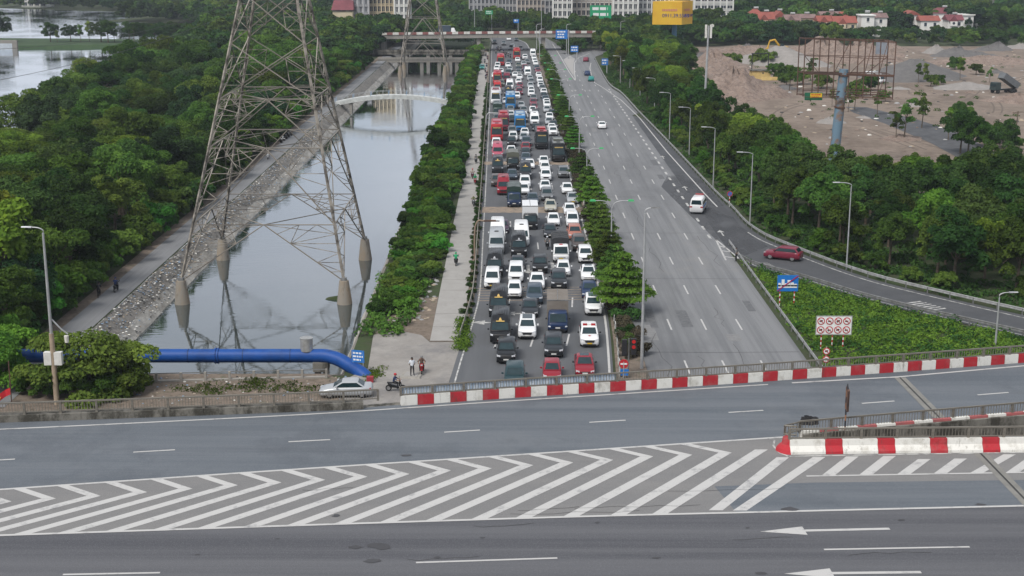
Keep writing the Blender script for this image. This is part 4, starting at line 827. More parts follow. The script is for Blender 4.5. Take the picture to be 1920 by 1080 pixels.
for f in FILL:                               # the far part of the queue stands bumper to bumper
    if not any(abs(f['x']-v['x']) < (f['W']+v['W'])/2 + .35 and abs(f['y']-v['y']) < (f['L']+v['L'])/2 + 1.0 for v in veh): veh.append(f)
veh.sort(key=lambda v: v['y'] - v['L']/2)
for it in range(60):                         # settle the queue so that no two bodies overlap
    moved = False
    for i in range(len(veh)):
        for j in range(i+1, len(veh)):
            a, b = veh[i], veh[j]
            if b['y'] - a['y'] > 14: break
            gx = (a['W']+b['W'])/2 + .32 - abs(a['x']-b['x']); gy = (a['L']+b['L'])/2 + .7 - abs(a['y']-b['y'])
            if gx > 0 and gy > 0:
                moved = True
                if gx < .75 and gx < gy:
                    s = 1 if b['x'] >= a['x'] else -1; a['x'] -= s*gx/2; b['x'] += s*gx/2
                elif b['y'] >= a['y']: b['y'] += gy + .01
                else: a['y'] += gy + .01
    veh.sort(key=lambda v: v['y'] - v['L']/2)
    if not moved: break
LANES = ['lane beside the guardrail', 'second lane from the guardrail', 'third lane from the guardrail', 'lane beside the median']
for v in veh:
    u = v['x'] - road_shift(v['y']); v['lane'] = 0 if u < -.2 else 1 if u < 3.3 else 2 if u < 6.8 else 3
KIND = {'limousine van': 'passenger van', 'emblem van': 'passenger van', 'suv with glass roof': 'suv with dark glass roof', 'sedan with glass roof': 'sedan with dark glass roof', 'logo lorry': 'canvas lorry', 'canopy lorry': 'canvas lorry'}
def short(v): return f"{v['c']} {v['k'].replace(' with glass roof', '').replace('limousine ', '').replace('emblem ', '').replace('canopy ', '').replace('box ', '').replace('logo ', '')}"
CAT = {'coach': 'bus', 'minibus': 'van', 'ambulance': 'ambulance'}
for i, v in enumerate(veh):
    same = [w for w in veh if w['lane'] == v['lane']]; same.sort(key=lambda w: w['y']); n = same.index(v)
    ahead = short(same[n-1]) if n else None; behind = short(same[n+1]) if n+1 < len(same) else None
    lane = ['in the guardrail lane', 'in the second lane from the guardrail', 'in the third lane from the guardrail', 'in the median lane'][v['lane']]
    kd = KIND.get(v['k'], v['k']); base = f"{v['c']} {kd} {lane}"
    rest = ((f" behind the {ahead}" if ahead else " at the head of the queue") + (f", before the {behind}" if behind else ""))
    lab = base + rest
    if len(lab.split()) > 16: lab = base.replace(' from the guardrail', '') + rest
    if len(lab.split()) > 16: lab = base.replace(' from the guardrail', '') + (f" behind the {ahead}" if ahead else "")
    if len(lab.split()) > 16: lab = lab.replace(' with dark glass roof', '')
    cat = 'bus' if v['k'] == 'coach' else 'van' if v['k'] in ('minibus', 'limousine van', 'emblem van') else 'lorry' if 'lorry' in v['k'] else 'ambulance' if 'ambulance' in v['k'] else 'taxi' if v['k'] == 'taxi' else 'car'
    lod = 0 if v['y'] < 215 else 1 if v['y'] < 300 else 2
    rz = -HD if v['y'] > 165 else -HD + min(.10, (165-v['y'])*.0028)*-1
    spawn(v['k'], v['c'], (v['x'], v['y'], .008), -rz*-1 if False else HD*-1 if v['y'] > 165 else -.02, lab, cat, 'vehicles queued in the traffic jam', lod, v['c2'], M_plate_y if i % 4 == 1 else None)
# moving cars and others
def place(kind, color, px, py, rz, label, cat='car', lod=0, **kw):
    p = G(px, py); return spawn(kind, color, (p.x, p.y, .012), rz, label, cat, None, lod, **kw)
place('ambulance van', 'white', 1309, 396, R(180-14), 'white ambulance van with a red light bar driving away towards the slip road', 'ambulance')
place('suv', 'dark red', 1468, 486, R(180+62), 'dark red suv driving along the slip road')
place('sedan', 'white', 1128, 240, R(180), 'white sedan driving alone on the empty outbound carriageway')
place('hatchback', 'teal', 1108, 152, R(180), 'teal hatchback leaving towards the far exit', lod=1)
place('sedan', 'navy', 1101, 141, R(180), 'dark blue sedan ahead of the teal hatchback at the far exit', lod=1)
place('sedan', 'dark red', 1099, 115, R(172), 'dark red car furthest into the far exit bend', lod=1)
place('hatchback', 'teal', 904, 130, R(0), 'teal car standing on the concrete service lane', lod=1)
place('sedan', 'silver', 650, 741, R(-88), 'silver sedan parked on the dirt verge behind the flyover railing')
# ------------------------------------------------------------------ transmission towers
M_foot = mix_layers('footing_concrete', [((0.30, 0.24, 0.175), 0.9, (1, 1, .35), .42, .62, .9), ((0.14, 0.11, 0.08), 1.5, (1, 1, .4), .55, .7, .8)], base=(0.27, 0.25, 0.22), rough=.95)
def tower(root, cx, cy, a0, b0, a1, b1, z0, z1, ztop, levels, leg_w, brace_w, foot=True, fine=True, lean=0.0):
    def hw(z):
        if z <= z1: t = (z-z0)/(z1-z0); return a0+(a1-a0)*t, b0+(b1-b0)*t
        t = (z-z1)/(ztop-z1); return a1+(.7-a1)*t, b1+(.7-b1)*t
    def P(i, z):
        a, b = hw(z); s = [(-1, -1), (1, -1), (1, 1), (-1, 1)][i]; return Vector((cx+s[0]*a+lean*(z-z0)/(z1-z0), cy+s[1]*b, z))
    for i in range(4):
        mb = MB()
        for za, zb in ((z0, z1), (z1, ztop)): mb.bar(P(i, za), P(i, zb), leg_w, leg_w)
        mb.build('leg', M_tower, root)
        if foot:
            p = P(i, z0); MB().tube((p.x, p.y, WZ-1.6), (p.x, p.y, z0+.15), 1.12, .55, 18).build('footing', M_foot, root, 40)
            MB().box(p.x-.3, p.x+.3, p.y-.3, p.y+.3, z0+.15, z0+.5).build('base_plate', M_galv_d, root)
    for li in range(len(levels)-1):
        za, zb, style = levels[li][0], levels[li+1][0], levels[li][1]
        for i in range(4):
            j = (i+1) % 4; A, B, C, D = P(i, za), P(j, za), P(j, zb), P(i, zb); m = (C+D)/2
            if style in 'VK':
                bar_obj('horizontal_beam', M_tower, D, C, brace_w, brace_w, root)
                bar_obj('brace', M_tower, A, m, brace_w, brace_w, root); bar_obj('brace', M_tower, B, m, brace_w, brace_w, root)
                if fine:
                    mb = MB(); w = brace_w*.62
                    for Q0, Q1, e in ((A, D, A), (B, C, B)):
                        nn = 6; l = [Q0.lerp(Q1, k/nn) for k in range(nn+1)]; d = [e.lerp(m, k/nn) for k in range(nn+1)]; h = [Q1.lerp(m, k/4) for k in range(5)]
                        for k in range(1, nn):
                            if k % 2: mb.bar(l[k], d[min(nn, k+1)], w, w); mb.bar(l[k], d[k-1] if k > 1 else d[k], w, w)
                            else: mb.bar(l[k], d[k], w, w)
                        mb.bar(h[2], d[4], w, w); mb.bar(h[1], d[4], w, w); mb.bar(h[2], d[5], w, w); mb.bar(h[1], l[5], w, w)
                    o = mb.build('secondary_bracing', M_tower, root); o['kind'] = 'stuff'
            else:
                bar_obj('brace', M_tower, A, C, brace_w, brace_w, root); bar_obj('brace', M_tower, B, D, brace_w, brace_w, root)
                if fine:
                    mb = MB(); w = brace_w*.55; x = (A+B+C+D)/4
                    for Q0, Q1, e, g in ((A, D, A, D), (B, C, B, C)):
                        mm = Q0.lerp(Q1, .5); mb.bar(mm, e.lerp(x, .5), w, w); mb.bar(mm, g.lerp(x, .5), w, w); mb.bar(Q0.lerp(Q1, .25), e.lerp(x, .5), w, w); mb.bar(Q0.lerp(Q1, .75), g.lerp(x, .5), w, w); mb.bar(mm, x.lerp(mm, .5), w, w); mb.bar(e.lerp(x, .5), g.lerp(x, .5), w, w)
                    o = mb.build('secondary_bracing', M_tower, root); o['kind'] = 'stuff'
        if style == 'V' and fine:                      # plan bracing at the horizontals
            z = zb; ms = [(P(i, z)+P((i+1) % 4, z))/2 for i in range(4)]
            for i in range(4): bar_obj('plan_brace', M_tower, ms[i], ms[(i+1) % 4], brace_w*.8, brace_w*.8, root)
    for z in (ztop-14, ztop-8, ztop-2):                # cross arms above the frame
        a, b = hw(z)
        for s in (-1, 1):
            tip = Vector((cx+s*(a+6.5), cy, z+.6)); mb = MB()
            for t in (-1, 1): mb.bar(Vector((cx+s*a, cy+t*b, z)), tip, .16, .16); mb.bar(Vector((cx+s*a, cy+t*b, z+1.8)), tip, .14, .14)
            mb.tube(tip, tip - Vector((0, 0, 1.8)), .12, n=6); mb.build('cross_arm', M_tower, root)
root = thing('transmission_tower', 'large weathered steel lattice power tower standing on concrete footings in the canal', 'power pylon', (0, 0, 0), group='power towers')
tower(root, -29.4, 170.8, 9.6, 11.9, 3.45, 4.9, -.35, 31.5, 58, [(-.3, 'V'), (6.2, 'V'), (15, 'V'), (20.6, 'X'), (27.0, 'X'), (33.0, 'X'), (38.5, 'X'), (44, 'X'), (50, 'X'), (56, 'X')], .26, .115, lean=.8)
root2 = thing('transmission_tower', 'smaller-looking lattice power tower further along the canal before the far bridges', 'power pylon', (0, 0, 0), group='power towers')
tower(root2, -29.5, 470, 7.4, 8.2, 2.6, 2.8, -.5, 33, 58, [(-.5, 'V'), (7, 'V'), (15, 'X'), (23, 'X'), (30, 'X'), (36, 'X'), (43, 'X'), (50, 'X')], .30, .16, fine=False)
M_wire = mat('wire', (.06, .06, .06), .7)
def wire(a, b, sag, r, label, n=24):
    a, b = Vector(a), Vector(b); pts = [a.lerp(b, k/n) - Vector((0, 0, 4*sag*(k/n)*(1-k/n))) for k in range(n+1)]
    return tag(MB().path(pts, r, 4).build('power_line', M_wire), label, 'cable', 'overhead power lines')
for s in (-1, 1):
    for z in (44.6, 50.6, 56.6):
        a = (-29.4 + s*9, 170.8, z-2); b = (-29.5 + s*8.6, 470, z-2); wire(a, b, 7, .03, 'thin overhead power line strung between the two lattice towers')
p0 = G(0, 130, 14); p1 = Vector((XAT(480, 470, 20), 470, ZAT(-4, 470))); wire(p0 + (p0-p1)*.2, p1 + (p1-p0)*.1, 4, .045, 'dark cable crossing high over the lake and the wood')
p0 = Vector((XAT(-10, 300, 25), 300, ZAT(92, 300))); p1 = Vector((XAT(430, 470, 25), 470, ZAT(5, 470))); wire(p0, p1, 3, .045, 'dark cable slanting over the lake causeway')

# ------------------------------------------------------------------ blue water pipe, tank, sign, verge fence
def sp(px, py, z): return G(px, py, z)
pz = 1.0; D0 = G(450, 667, pz).y; r = .64
xL, xB = -48.0, G(612, 667, pz).x
cv = [Vector((xL, D0, pz)), Vector((xB-1.2, D0, pz)), Vector((xB, D0-.1, pz)), Vector((xB+1.2, D0-.6, pz-.18)), Vector((xB+2.4, D0-1.4, pz-.6)), Vector((xB+3.6, D0-2.4, pz-1.05)), Vector((xB+4.3, D0-3.0, pz-1.6))]
root = thing('water_pipe', 'fat blue water pipe crossing the canal and bending down into the bank', 'pipe', (0, 0, 0))
MB().path([cv[0]] + smooth_pts(cv[1:], 5), r, 24).build('pipe_run', M_blue, root, 40)
for xx in (-40.5, -35.2, -30.1, -25.0, -20.6): MB().tube((xx-.04, D0, pz), (xx+.04, D0, pz), r+.02, n=24).build('pipe_weld', mat('weld_dark', (.006, .03, .12), .6), root, 40)
for xx in (-27.6, -27.35): MB().tube((xx-.06, D0, pz), (xx+.06, D0, pz), r+.10, n=24).build('flange', M_blue, root, 40)
px_ = G(605, 690, 0).x; MB().box(px_-.9, px_+.5, D0-.8, D0+.8, -.35, pz-.5).build('support', M_dirtyconc, root); 
for s in (-.55, .25): MB().box(px_+s-.22, px_+s+.22, D0-.6, D0+.6, -3.4, -.35).build('support_leg', M_conc, root)
tx = G(583, 640, pz+.6).x; root = thing('water_tank', 'pale grey cylindrical tank standing on the blue pipe', 'tank', (tx, D0, pz+.5))
MB().tube((0, 0, 0), (0, 0, 1.25), .58, n=24).build('tank_body', M_galv, root, 40); MB().tube((0, 0, 1.25), (0, 0, 1.33), .62, .3, 24).build('tank_lid', M_galv, root, 40); MB().tube((0, 0, -.02), (0, 0, .12), .45, n=20).build('tank_base', M_black, root, 40)
def text_lines(mb, x0, x1, z0, n, h, y, rnd, gap=2.0):
    for k in range(n):
        z = z0 - k*h*gap; x = x0 + rnd.uniform(0, .1)*(x1-x0); e = x1 - rnd.uniform(0, .25)*(x1-x0)
        while x < e:
            w = rnd.uniform(.7, 2.2)*h; mb.box(x, min(x+w, e), y-.012, y, z-h, z); x += w + h*.45
p = G(672, 698, 0); root = thing('info_sign', 'blue sign with three lines of white writing beside the pipe end', 'sign', p, R(-18))
for s in (-.5, .5): MB().tube((s, 0, -.1), (s, 0, 2.1), .035, n=8).build('post', M_pole, root)
MB().box(-.62, .62, -.03, .02, .95, 2.1).build('board', M_signblue, root); mb = MB(); text_lines(mb, -.5, .5, 1.92, 3, .16, -.034, random.Random(3)); mb.build('lettering', M_signwhite, root)
root = thing('canal_fence', 'low concrete post fence with a thin rail along the end of the canal', 'fence', (0, 0, 0))
a, b = G(248, 717), G(612, 708); n = 9
for k in range(n): p = a.lerp(b, k/(n-1)); MB().box(p.x-.1, p.x+.1, p.y-.1, p.y+.1, -.05, .82).build('post', M_conc, root)
bar_obj('rail', M_galv_d, a + Vector((0, 0, .78)), b + Vector((0, 0, .78)), .07, .07, root); bar_obj('kerb', M_conc, a + Vector((0, .1, .02)), b + Vector((0, .1, .02)), .35, .2, root)
p = G(772, 704); root = thing('manhole_slab', 'square concrete slab set in the yard under the standing man', 'slab', p, R(-8))
MB().frus([(-1.0, -1.0, -.05), (1.0, -1.0, -.05), (1.0, 1.1, -.05), (-1.0, 1.1, -.05)], [(-.9, -.9, .12), (.9, -.9, .12), (.9, 1.0, .12), (-.9, 1.0, .12)]).build('frame', M_conc, root)
MB().box(-.62, .62, -.6, .7, .1, .15).build('cover', M_slab, root)
p = G(694, 716); tag(MB().box(p.x-.3, p.x+.3, p.y-.25, p.y+.25, 0, .5).build('plastic_crate', mat('crate_red', (.28, .03, .04), .7)), 'dark red crate on the ground behind the parked silver sedan', 'crate')

# ------------------------------------------------------------------ guardrails
WB = [(-.02, .38), (.03, .42), (.03, .52), (-.01, .56), (.03, .62), (.03, .72), (-.02, .76), (-.05, .57)]
def guardrail(label, pts, step, m, every=1, h=0.0, ymax=330, name='guardrail', post_m=None):
    root = thing(name, label, 'guardrail', (0, 0, 0), group='roadside guardrails')
    ps = resample(pts, step); prof = [(x, z+h) for x, z in WB]; far = MB()
    pm = MB().box(-.06, .06, -.06, .06, -.05, .7+h).mesh('guardrail_post', post_m or M_galv_d)
    for i, p in enumerate(ps):
        if p.y < ymax: obj('post', pm, root, (p.x, p.y, p.z))
        else: far.box(p.x-.06, p.x+.06, p.y-.06, p.y+.06, -.05, .7+h)
    k = 3
    idx = list(range(0, len(ps)-1, k))
    for i in idx:
        mb = MB(); q = ps[i:i+k+1]
        for a, b in zip(q, q[1:]): mb.prism(prof, a, b)
        mb.build('beam', m, root)
    if far.v: o = far.build('post_row', M_galv_d, root); o['kind'] = 'stuff'
    return root
guardrail('long galvanised guardrail curving along the wooded side of the slip road', [p for p in GUARD], 3.0, M_galv)
guardrail('dull dark guardrail on the grass side of the slip road', [p for p in LOWG], 3.0, M_galv_d)
guardrail('straight pale guardrail between the outbound carriageway and the grass triangle', [Vector((28.45, 178 - k*2.0, 0)) for k in range(34)], 3.0, M_galv)
jl = [p + Vector((-.25, 0, 0)) for p in JL if p.y > 131]
guardrail('pale rail on posts along the concrete service lane beside the queue', jl, 3.0, mat('pale_rail', (.50, .48, .42), .6, .2, c2=(.3, .28, .24)), h=.15, ymax=300)
jr = [p + Vector((.55, 0, 0)) for p in JR if 118 < p.y < 520]
root = thing('median_fence', 'low median fence with short white and dark striped panels beside the queue', 'fence', (0, 0, 0))
ps = resample(jr, 1.6); far = MB(); pmw = MB().box(-.05, .05, -.55, .55, .1, .72).mesh('fence_panel', M_white); pmb = MB().box(-.05, .05, -.2, .2, .1, .72).mesh('fence_panel_dark', M_galv_d)
for i, p in enumerate(ps):
    if p.y < 340: obj('fence_panel', pmw if i % 2 else pmb, root, (p.x, p.y, .05), (0, 0, random.uniform(-.06, .06)))
for a, b in zip(ps[::8], ps[8::8]): bar_obj('rail', M_galv_d, a + Vector((0, 0, .78)), b + Vector((0, 0, .78)), .06, .06, root)
g1 = [G(1074, 97), G(1055, 86), G(1040, 78), G(1024, 70)]; guardrail('far guardrail beside the outbound lanes under the blue signs', [p + Vector((.6, 0, 0)) for p in g1], 4, M_galv_d, ymax=0)
g2 = [G(1080, 104), G(1095, 99), G(1120, 95), G(1160, 91)]; guardrail('short far guardrail on the inside of the exit bend', g2, 4, M_galv_d, ymax=0)

# ------------------------------------------------------------------ lamp posts
def lamp_single(px, py, h, arm, ang, label, group, head=M_pole, name='street_lamp', r=.11):
    p = G(px, py); root = thing(name, label, 'lamp post', p, ang, group)
    MB().tube((0, 0, -.05), (0, 0, h), r, r*.55, 10).build('pole', M_pole, root, 40)
    MB().path(smooth_pts([(0, 0, h-.05), (0, 0, h+.25), (arm*.4, 0, h+.45), (arm, 0, h+.5)], 3), .05, 6).build('arm', M_pole, root, 40)
    m = MB(); m.frus([(arm-.1, -.14, h+.46), (arm+.75, -.12, h+.5), (arm+.75, .12, h+.5), (arm-.1, .14, h+.46)], [(arm-.1, -.1, h+.58), (arm+.75, -.07, h+.57), (arm+.75, .07, h+.57), (arm-.1, .1, h+.58)]); m.build('lamp_head', head, root)
    return root
for (x, y, ht) in ((1587, 505, 350), (1406, 420, 292), (1337, 352, 244), (1292, 293, 206), (1255, 262, 178), (1227, 205, 155), (1200, 182, 138), (1181, 165, 122), (1163, 158, 108)):
    p = G(x, y); h = ZAT(ht, p.y) - 0
    lamp_single(x, y, max(7, h), 1.5, R(180), 'slim grey street lamp with one arm along the wooded side of the slip road', 'lamps along the wooded roadside')
p = G(1870, 655); lamp_single(1866, 650, max(3.8, ZAT(562, p.y)), 1.0, R(0), 'short grey street lamp beside the slip road behind the flyover railing', None)
def lamp_green(px, py, top, label):
    p = G(px, py); p.x = min(max(p.x, 10.9), 12.3) if p.y < 420 else p.x; h = ZAT(top, p.y); root = thing('street_lamp', label, 'lamp post', p, 0, 'median lamps with green heads')
    MB().tube((0, 0, -.05), (0, 0, h-1), .11, .07, 10).build('pole', M_pole, root, 40)
    for s in (-1, 1):
        MB().path(smooth_pts([(0, 0, h-1.02), (s*.3, 0, h-.35), (s*1.0, 0, h-.05), (s*2.0, 0, h)], 3), .045, 6).build('arm', M_pole, root, 40)
        m = MB(); xx = sorted((s*1.95, s*2.75)); m.frus([(xx[0], -.2, h-.08), (xx[1], -.2, h-.08), (xx[1], .2, h-.08), (xx[0], .2, h-.08)], [(xx[0]+.12, -.1, h+.14), (xx[1]-.12, -.1, h+.14), (xx[1]-.12, .1, h+.14), (xx[0]+.12, .1, h+.14)]); m.build('lamp_head', M_greencap, root)
    return root
for (x, y, t) in ((1161, 490, 376), (1121, 345, 278), (1093, 300, 218), (1073, 240, 178), (1056, 190, 148), (1045, 165, 130), (1036, 140, 118), (1028, 118, 104)):
    lamp_green(x, y, t, 'median lamp post with two arms and green lamp heads')
p = G(1203, 693); h = ZAT(400, p.y); lamp_single(1203, 693, h, .6, R(0), 'tall plain lamp post at the near end of the median', None, head=M_galv_d, r=.16)
# lamp with camera and cabinets beside the left end of the flyover
p = G(107, 757); h = ZAT(437, p.y); root = lamp_single(107, 757, h, 1.0, R(180), 'tall lamp post with a camera arm and two cabinets behind the flyover railing', None, r=.17)
MB().tube((0, 0, -.05), (0, 0, h*.42), .24, .2, 12).build('pole_sleeve', mat('pole_sleeve', (.34, .27, .20), .8), root, 40)
MB().path([(-.1, -.1, h*.5), (-.8, -.2, h*.44), (-1.3, -.3, h*.41)], .07, 8).build('camera_arm', M_pole, root, 40)
MB().tube((-1.15, -.32, h*.40), (-1.15, -.32, h*.36), .2, .16, 12).build('camera', M_white, root, 40)
MB().tube((-1.15, -.32, h*.36), (-1.15, -.32, h*.345), .14, .05, 12).build('camera_dome', M_black, root, 40)
for s in (-1, 1): MB().box(min(s*.12, s*.75), max(s*.12, s*.75), -.28, .22, h*.235, h*.31).build('cabinet', mat('cabinet_paint', (.62, .62, .60), .6), root)
for k in range(4): MB().path([(.06*k-.1, -.26, h*.235), (.05*k-.1, -.27, h*.12), (.09*k-.05, -.3, 0)], .03, 5).build('cable', mat('cable_brown', (.25, .13, .08), .7), root)
for k in range(3):
    a = Vector(p) + Vector((.3, 0, 1.2 + .3*k)); b = G(240, 690, .6) + Vector((k*.3, 0, 0)); wire(a, b, .5, .025, 'loose black cable running from the lamp post into the shade of the tree', 8)
p = G(22, 757); root = thing('flag_pole', 'thin pole with a red flag behind the flyover railing', 'flag pole', p); hh = 2.6
MB().tube((0, 0, 0), (.05, 0, hh+1.2), .05, n=8).build('pole', M_rust, root)
fl = [Vector((0, 0, 1.2)), Vector((-.5, .15, .95)), Vector((-1.1, -.1, .55)), Vector((-1.9, .1, .1))]; mb = MB()
ribbon(mb, [q + Vector((0, 0, .25)) for q in fl], [q - Vector((0, 0, .35)) for q in fl]); mb.build('flag', mat('flag_red', (.5, .02, .03), .7), root)
mb = MB(); mb.disc((-1.0, -.16, .58), .16, (0, -1, .2), 5); mb.build('flag_star', M_yellow, root)
# gantry arms over the guardrail lane
for (bx, by, ty, ex) in ((890, 490, 414, 930), (912, 238, 212, 942)):
    p = G(bx, by); h = ZAT(ty, p.y); q = XAT(ex, p.y, h)
    root = thing('height_gauge', 'rusty bent pipe arm reaching over the guardrail lane' if by > 400 else 'pale pipe arm reaching over the queue beside the red coach', 'gantry', p)
    MB().path(smooth_pts([(0, 0, -.1), (0, 0, h*.55), (.1, 0, h*.85), (.5, 0, h), (1.1, 0, h), (q-p.x, 0, h)], 4), .11, 8).build('pipe_arm', mat('arm_brown', (.26, .19, .14), .8) if by > 400 else M_pole, root, 50)
    if by > 400: bar_obj('cross_bar', M_rust, (1.2, 0, h), (q-p.x, 0, h), .3, .2, root)

# ------------------------------------------------------------------ traffic signs
def striped(root, x, h, n=7, y=0):
    for k in range(n): MB().tube((x, y, h*k/n), (x, y, h*(k+1)/n), .055, n=8).build('post_band', M_signwhite if k % 2 == 0 else M_signred, root)
def circle_sign(root, c, r, bars=True, icon=0, blue=False):
    x, y, z = c; N = (0, -1, 0)
    MB().tube((x, y+.02, z), (x, y-.01, z), r, n=24).build('disc', M_signred if not blue else M_signred, root)
    MB().tube((x, y-.008, z), (x, y-.02, z), r*.76, n=24).build('disc_face', M_signblue if blue else M_signwhite, root)
    if icon:
        m = MB(); k = icon
        m.box(x-r*.45, x+r*.35, y-.03, y-.02, z-r*.2, z+r*.12)
        if k % 2: m.box(x-r*.1, x+r*.4, y-.03, y-.021, z+r*.08, z+r*.3)
        if k % 3 == 0: m.box(x-r*.42, x-r*.2, y-.03, y-.021, z-r*.42, z-r*.1)
        m.build('pictogram', M_black2, root)
    if bars: bar_obj('slash', M_signred, (x-r*.55, y-.035, z+r*.55), (x+r*.55, y-.035, z-r*.55), .02, r*.16, root)
p = G(1475, 573); wdt = 39/(.971*673/38); root = thing('end_of_town_sign', 'blue sign with white buildings crossed by a red line on striped posts', 'sign', p)
h0 = ZAT(546, p.y); h1 = ZAT(516, p.y); w = wdt/2
for s in (-.7, .68): striped(root, s*w, h0, 6)
MB().box(-w, w, -.03, .03, h0, h1).build('board', M_signblue, root)
hh = h1-h0; m = MB(); m.box(-w*.9, w*.9, -.05, -.031, h0+hh*.22, h0+hh*.40)
for (x0, x1, t) in ((-.9, -.66, .52), (-.6, -.32, .74), (-.3, -.06, .5), (-.04, .26, .70), (.3, .58, .55), (.6, .9, .46)): m.box(x0*w, x1*w, -.05, -.031, h0+hh*.3, h0+hh*t)
m.build('skyline', M_signwhite, root); bar_obj('slash', mat('slash_red', (.33, .02, .10), .5), (-w*.97, -.07, h0+.06), (w*.97, -.07, h1-.06), .02, .12, root)
p = G(1561, 655); root = thing('prohibition_board', 'white board of eight red ringed prohibition signs on striped posts', 'sign', p)
h0, h1 = ZAT(628, p.y), ZAT(592, p.y); w = 68/(.971*755/38)/2
for s in (-.66, -.05, .55): striped(root, s*w, h0, 6)
MB().box(-w, w, -.03, .03, h0, h1).build('board', M_galv, root); MB().box(-w+.08, w-.08, -.045, -.028, h0+.08, h1-.08).build('board_face', M_signwhite, root)
hh = h1-h0; 
for r_ in range(2):
    for c_ in range(4): circle_sign(root, ((-.72+c_*.47)*w, -.06, h0+hh*(.73-.46*r_)), hh*.19, icon=1+r_*4+c_)
p = G(1547, 700); root = thing('prohibition_sign', 'pair of round red ringed signs on one post behind the flyover railing', 'sign', p)
MB().tube((0, 0, 0), (0, 0, ZAT(650, p.y)), .05, n=8).build('post', M_pole, root)
for yy in (658, 673): circle_sign(root, (0, -.08, ZAT(yy, p.y)), .33, icon=1)
p = G(1367.5, 388); root = thing('no_parking_sign', 'small round no parking sign on a striped post by the wooded guardrail', 'sign', p); striped(root, 0, 1.9, 6); circle_sign(root, (0, -.05, 2.0), .42, blue=True)
p = G(1178, 706); root = thing('traffic_signal', 'traffic signal with a red light beside the tall median lamp', 'traffic light', p)
MB().tube((0, 0, 0), (0, 0, 3.6), .07, n=8).build('post', M_galv_d, root)
for s, zz in ((-.4, 2.0), (.42, 2.1)):
    MB().box(s-.24, s+.24, -.2, .15, zz, zz+1.5).build('signal_head', M_black, root)
    for k in range(3): MB().tube((s, -.2, zz+.25+k*.5), (s, -.23, zz+.25+k*.5), .17, n=14).build('lens', (mat('red_lens', (.5, .02, .02), .4) if s > 0 and k > 0 else M_black2), root)
p2 = G(1169, 712); root = thing('no_entry_sign', 'round red no entry sign with a white bar and a small blue sign below', 'sign', p2)
MB().tube((0, 0, 0), (0, 0, 1.7), .05, n=8).build('post', M_pole, root); MB().tube((0, .02, 1.5), (0, -.02, 1.5), .42, n=24).build('disc', M_signred, root); MB().box(-.3, .3, -.04, -.02, 1.43, 1.57).build('bar', M_signwhite, root); MB().box(-.3, .45, -.03, .0, .4, 1.0).build('arrow_plate', M_signblue, root)
def panel_sign(px0, px1, py0, py1, D, label, mtl, rows_, base_px=None, name='direction_sign'):
    z0, z1 = ZAT(py1, D), ZAT(py0, D); xa, xb = XAT(px0, D, z0), XAT(px1, D, z0)
    root = thing(name, label, 'sign', ((xa+xb)/2, D, 0)); w = (xb-xa)/2
    MB().tube((w*.7 if base_px is None else base_px, .15, 0), (w*.7 if base_px is None else base_px, .15, z1), .16, n=8).build('post', M_pole, root)
    MB().box(-w, w, -.05, .05, z0, z1).build('board', mtl, root); mb = MB(); text_lines(mb, -w*.85, w*.8, z1-(z1-z0)*.14, rows_, (z1-z0)/(rows_*2.3), -.06, random.Random(int(px0))); mb.build('lettering', M_signwhite, root); return root
panel_sign(1042, 1064, 56, 73, 488, 'large blue direction sign over the outbound lanes below the far bridge', M_signblue, 3, 2.4)
panel_sign(1070, 1084, 86, 97.5, 468, 'blue exit sign standing in the split before the far exit', M_signblue, 2)
panel_sign(1128, 1140, 110, 122, 430, 'blue exit sign on the right of the far exit bend', M_signblue, 2)
panel_sign(963, 973, 36, 43, 600, 'small blue sign above the far bridge parapet', M_signblue, 1)
panel_sign(910, 924, 19.5, 27, 640, 'small green sign among the trees beyond the far bridge', M_signgreen, 2)
g = panel_sign(1106, 1146, 10, 35, 585, 'green billboard in front of the white apartment blocks', M_signgreen, 2, name='billboard')
# yellow two-sided billboard (mascot left out)
D = 500; zb, zt = ZAT(46, D), ZAT(2.5, D); xa, xm, xc = XAT(1223, D, zb), XAT(1277, D, zb), XAT(1302, D, zb)
root = thing('yellow_billboard', 'yellow two-sided advertising billboard with a phone number on a single column', 'billboard', (0, 0, 0))
MB().tube((XAT(1267, D, 8), D+4.5, 0), (XAT(1267, D, 8), D+4.5, zt-1), .85, n=16).build('column', mat('column_blue', (.08, .2, .33), .6), root, 40)
A, B_, C_ = Vector((xa, D, 0)), Vector((xm, D-1.6, 0)), Vector((xc, D+6, 0)); back = Vector(((xa+xc)/2, D+9, 0))
MB().frus([A + Vector((0, 0, zb)), B_ + Vector((0, 0, zb)), C_ + Vector((0, 0, zb)), back + Vector((0, 0, zb))], [A + Vector((0, 0, zt)), B_ + Vector((0, 0, zt)), C_ + Vector((0, 0, zt)), back + Vector((0, 0, zt))]).build('panel', mat('billboard_yellow', (.70, .46, .03), .55, c2=(.62, .32, .02), scale=.12), root)
def text3d(body, size, loc, ang, m, parent, align='LEFT'):
    c = bpy.data.curves.new('lettering', 'FONT'); c.body = body; c.size = size; c.extrude = .02; c.align_x = align; c.materials.append(m)
    t = bpy.data.objects.new('lettering', c); col.objects.link(t); dg = bpy.context.evaluated_depsgraph_get(); dg.update()
    me = bpy.data.meshes.new_from_object(t.evaluated_get(dg)); bpy.data.objects.remove(t)
    return obj('lettering', me, parent, loc, (math.pi/2, 0, ang))
M_num = mat('number_blue', (.02, .03, .2), .5)
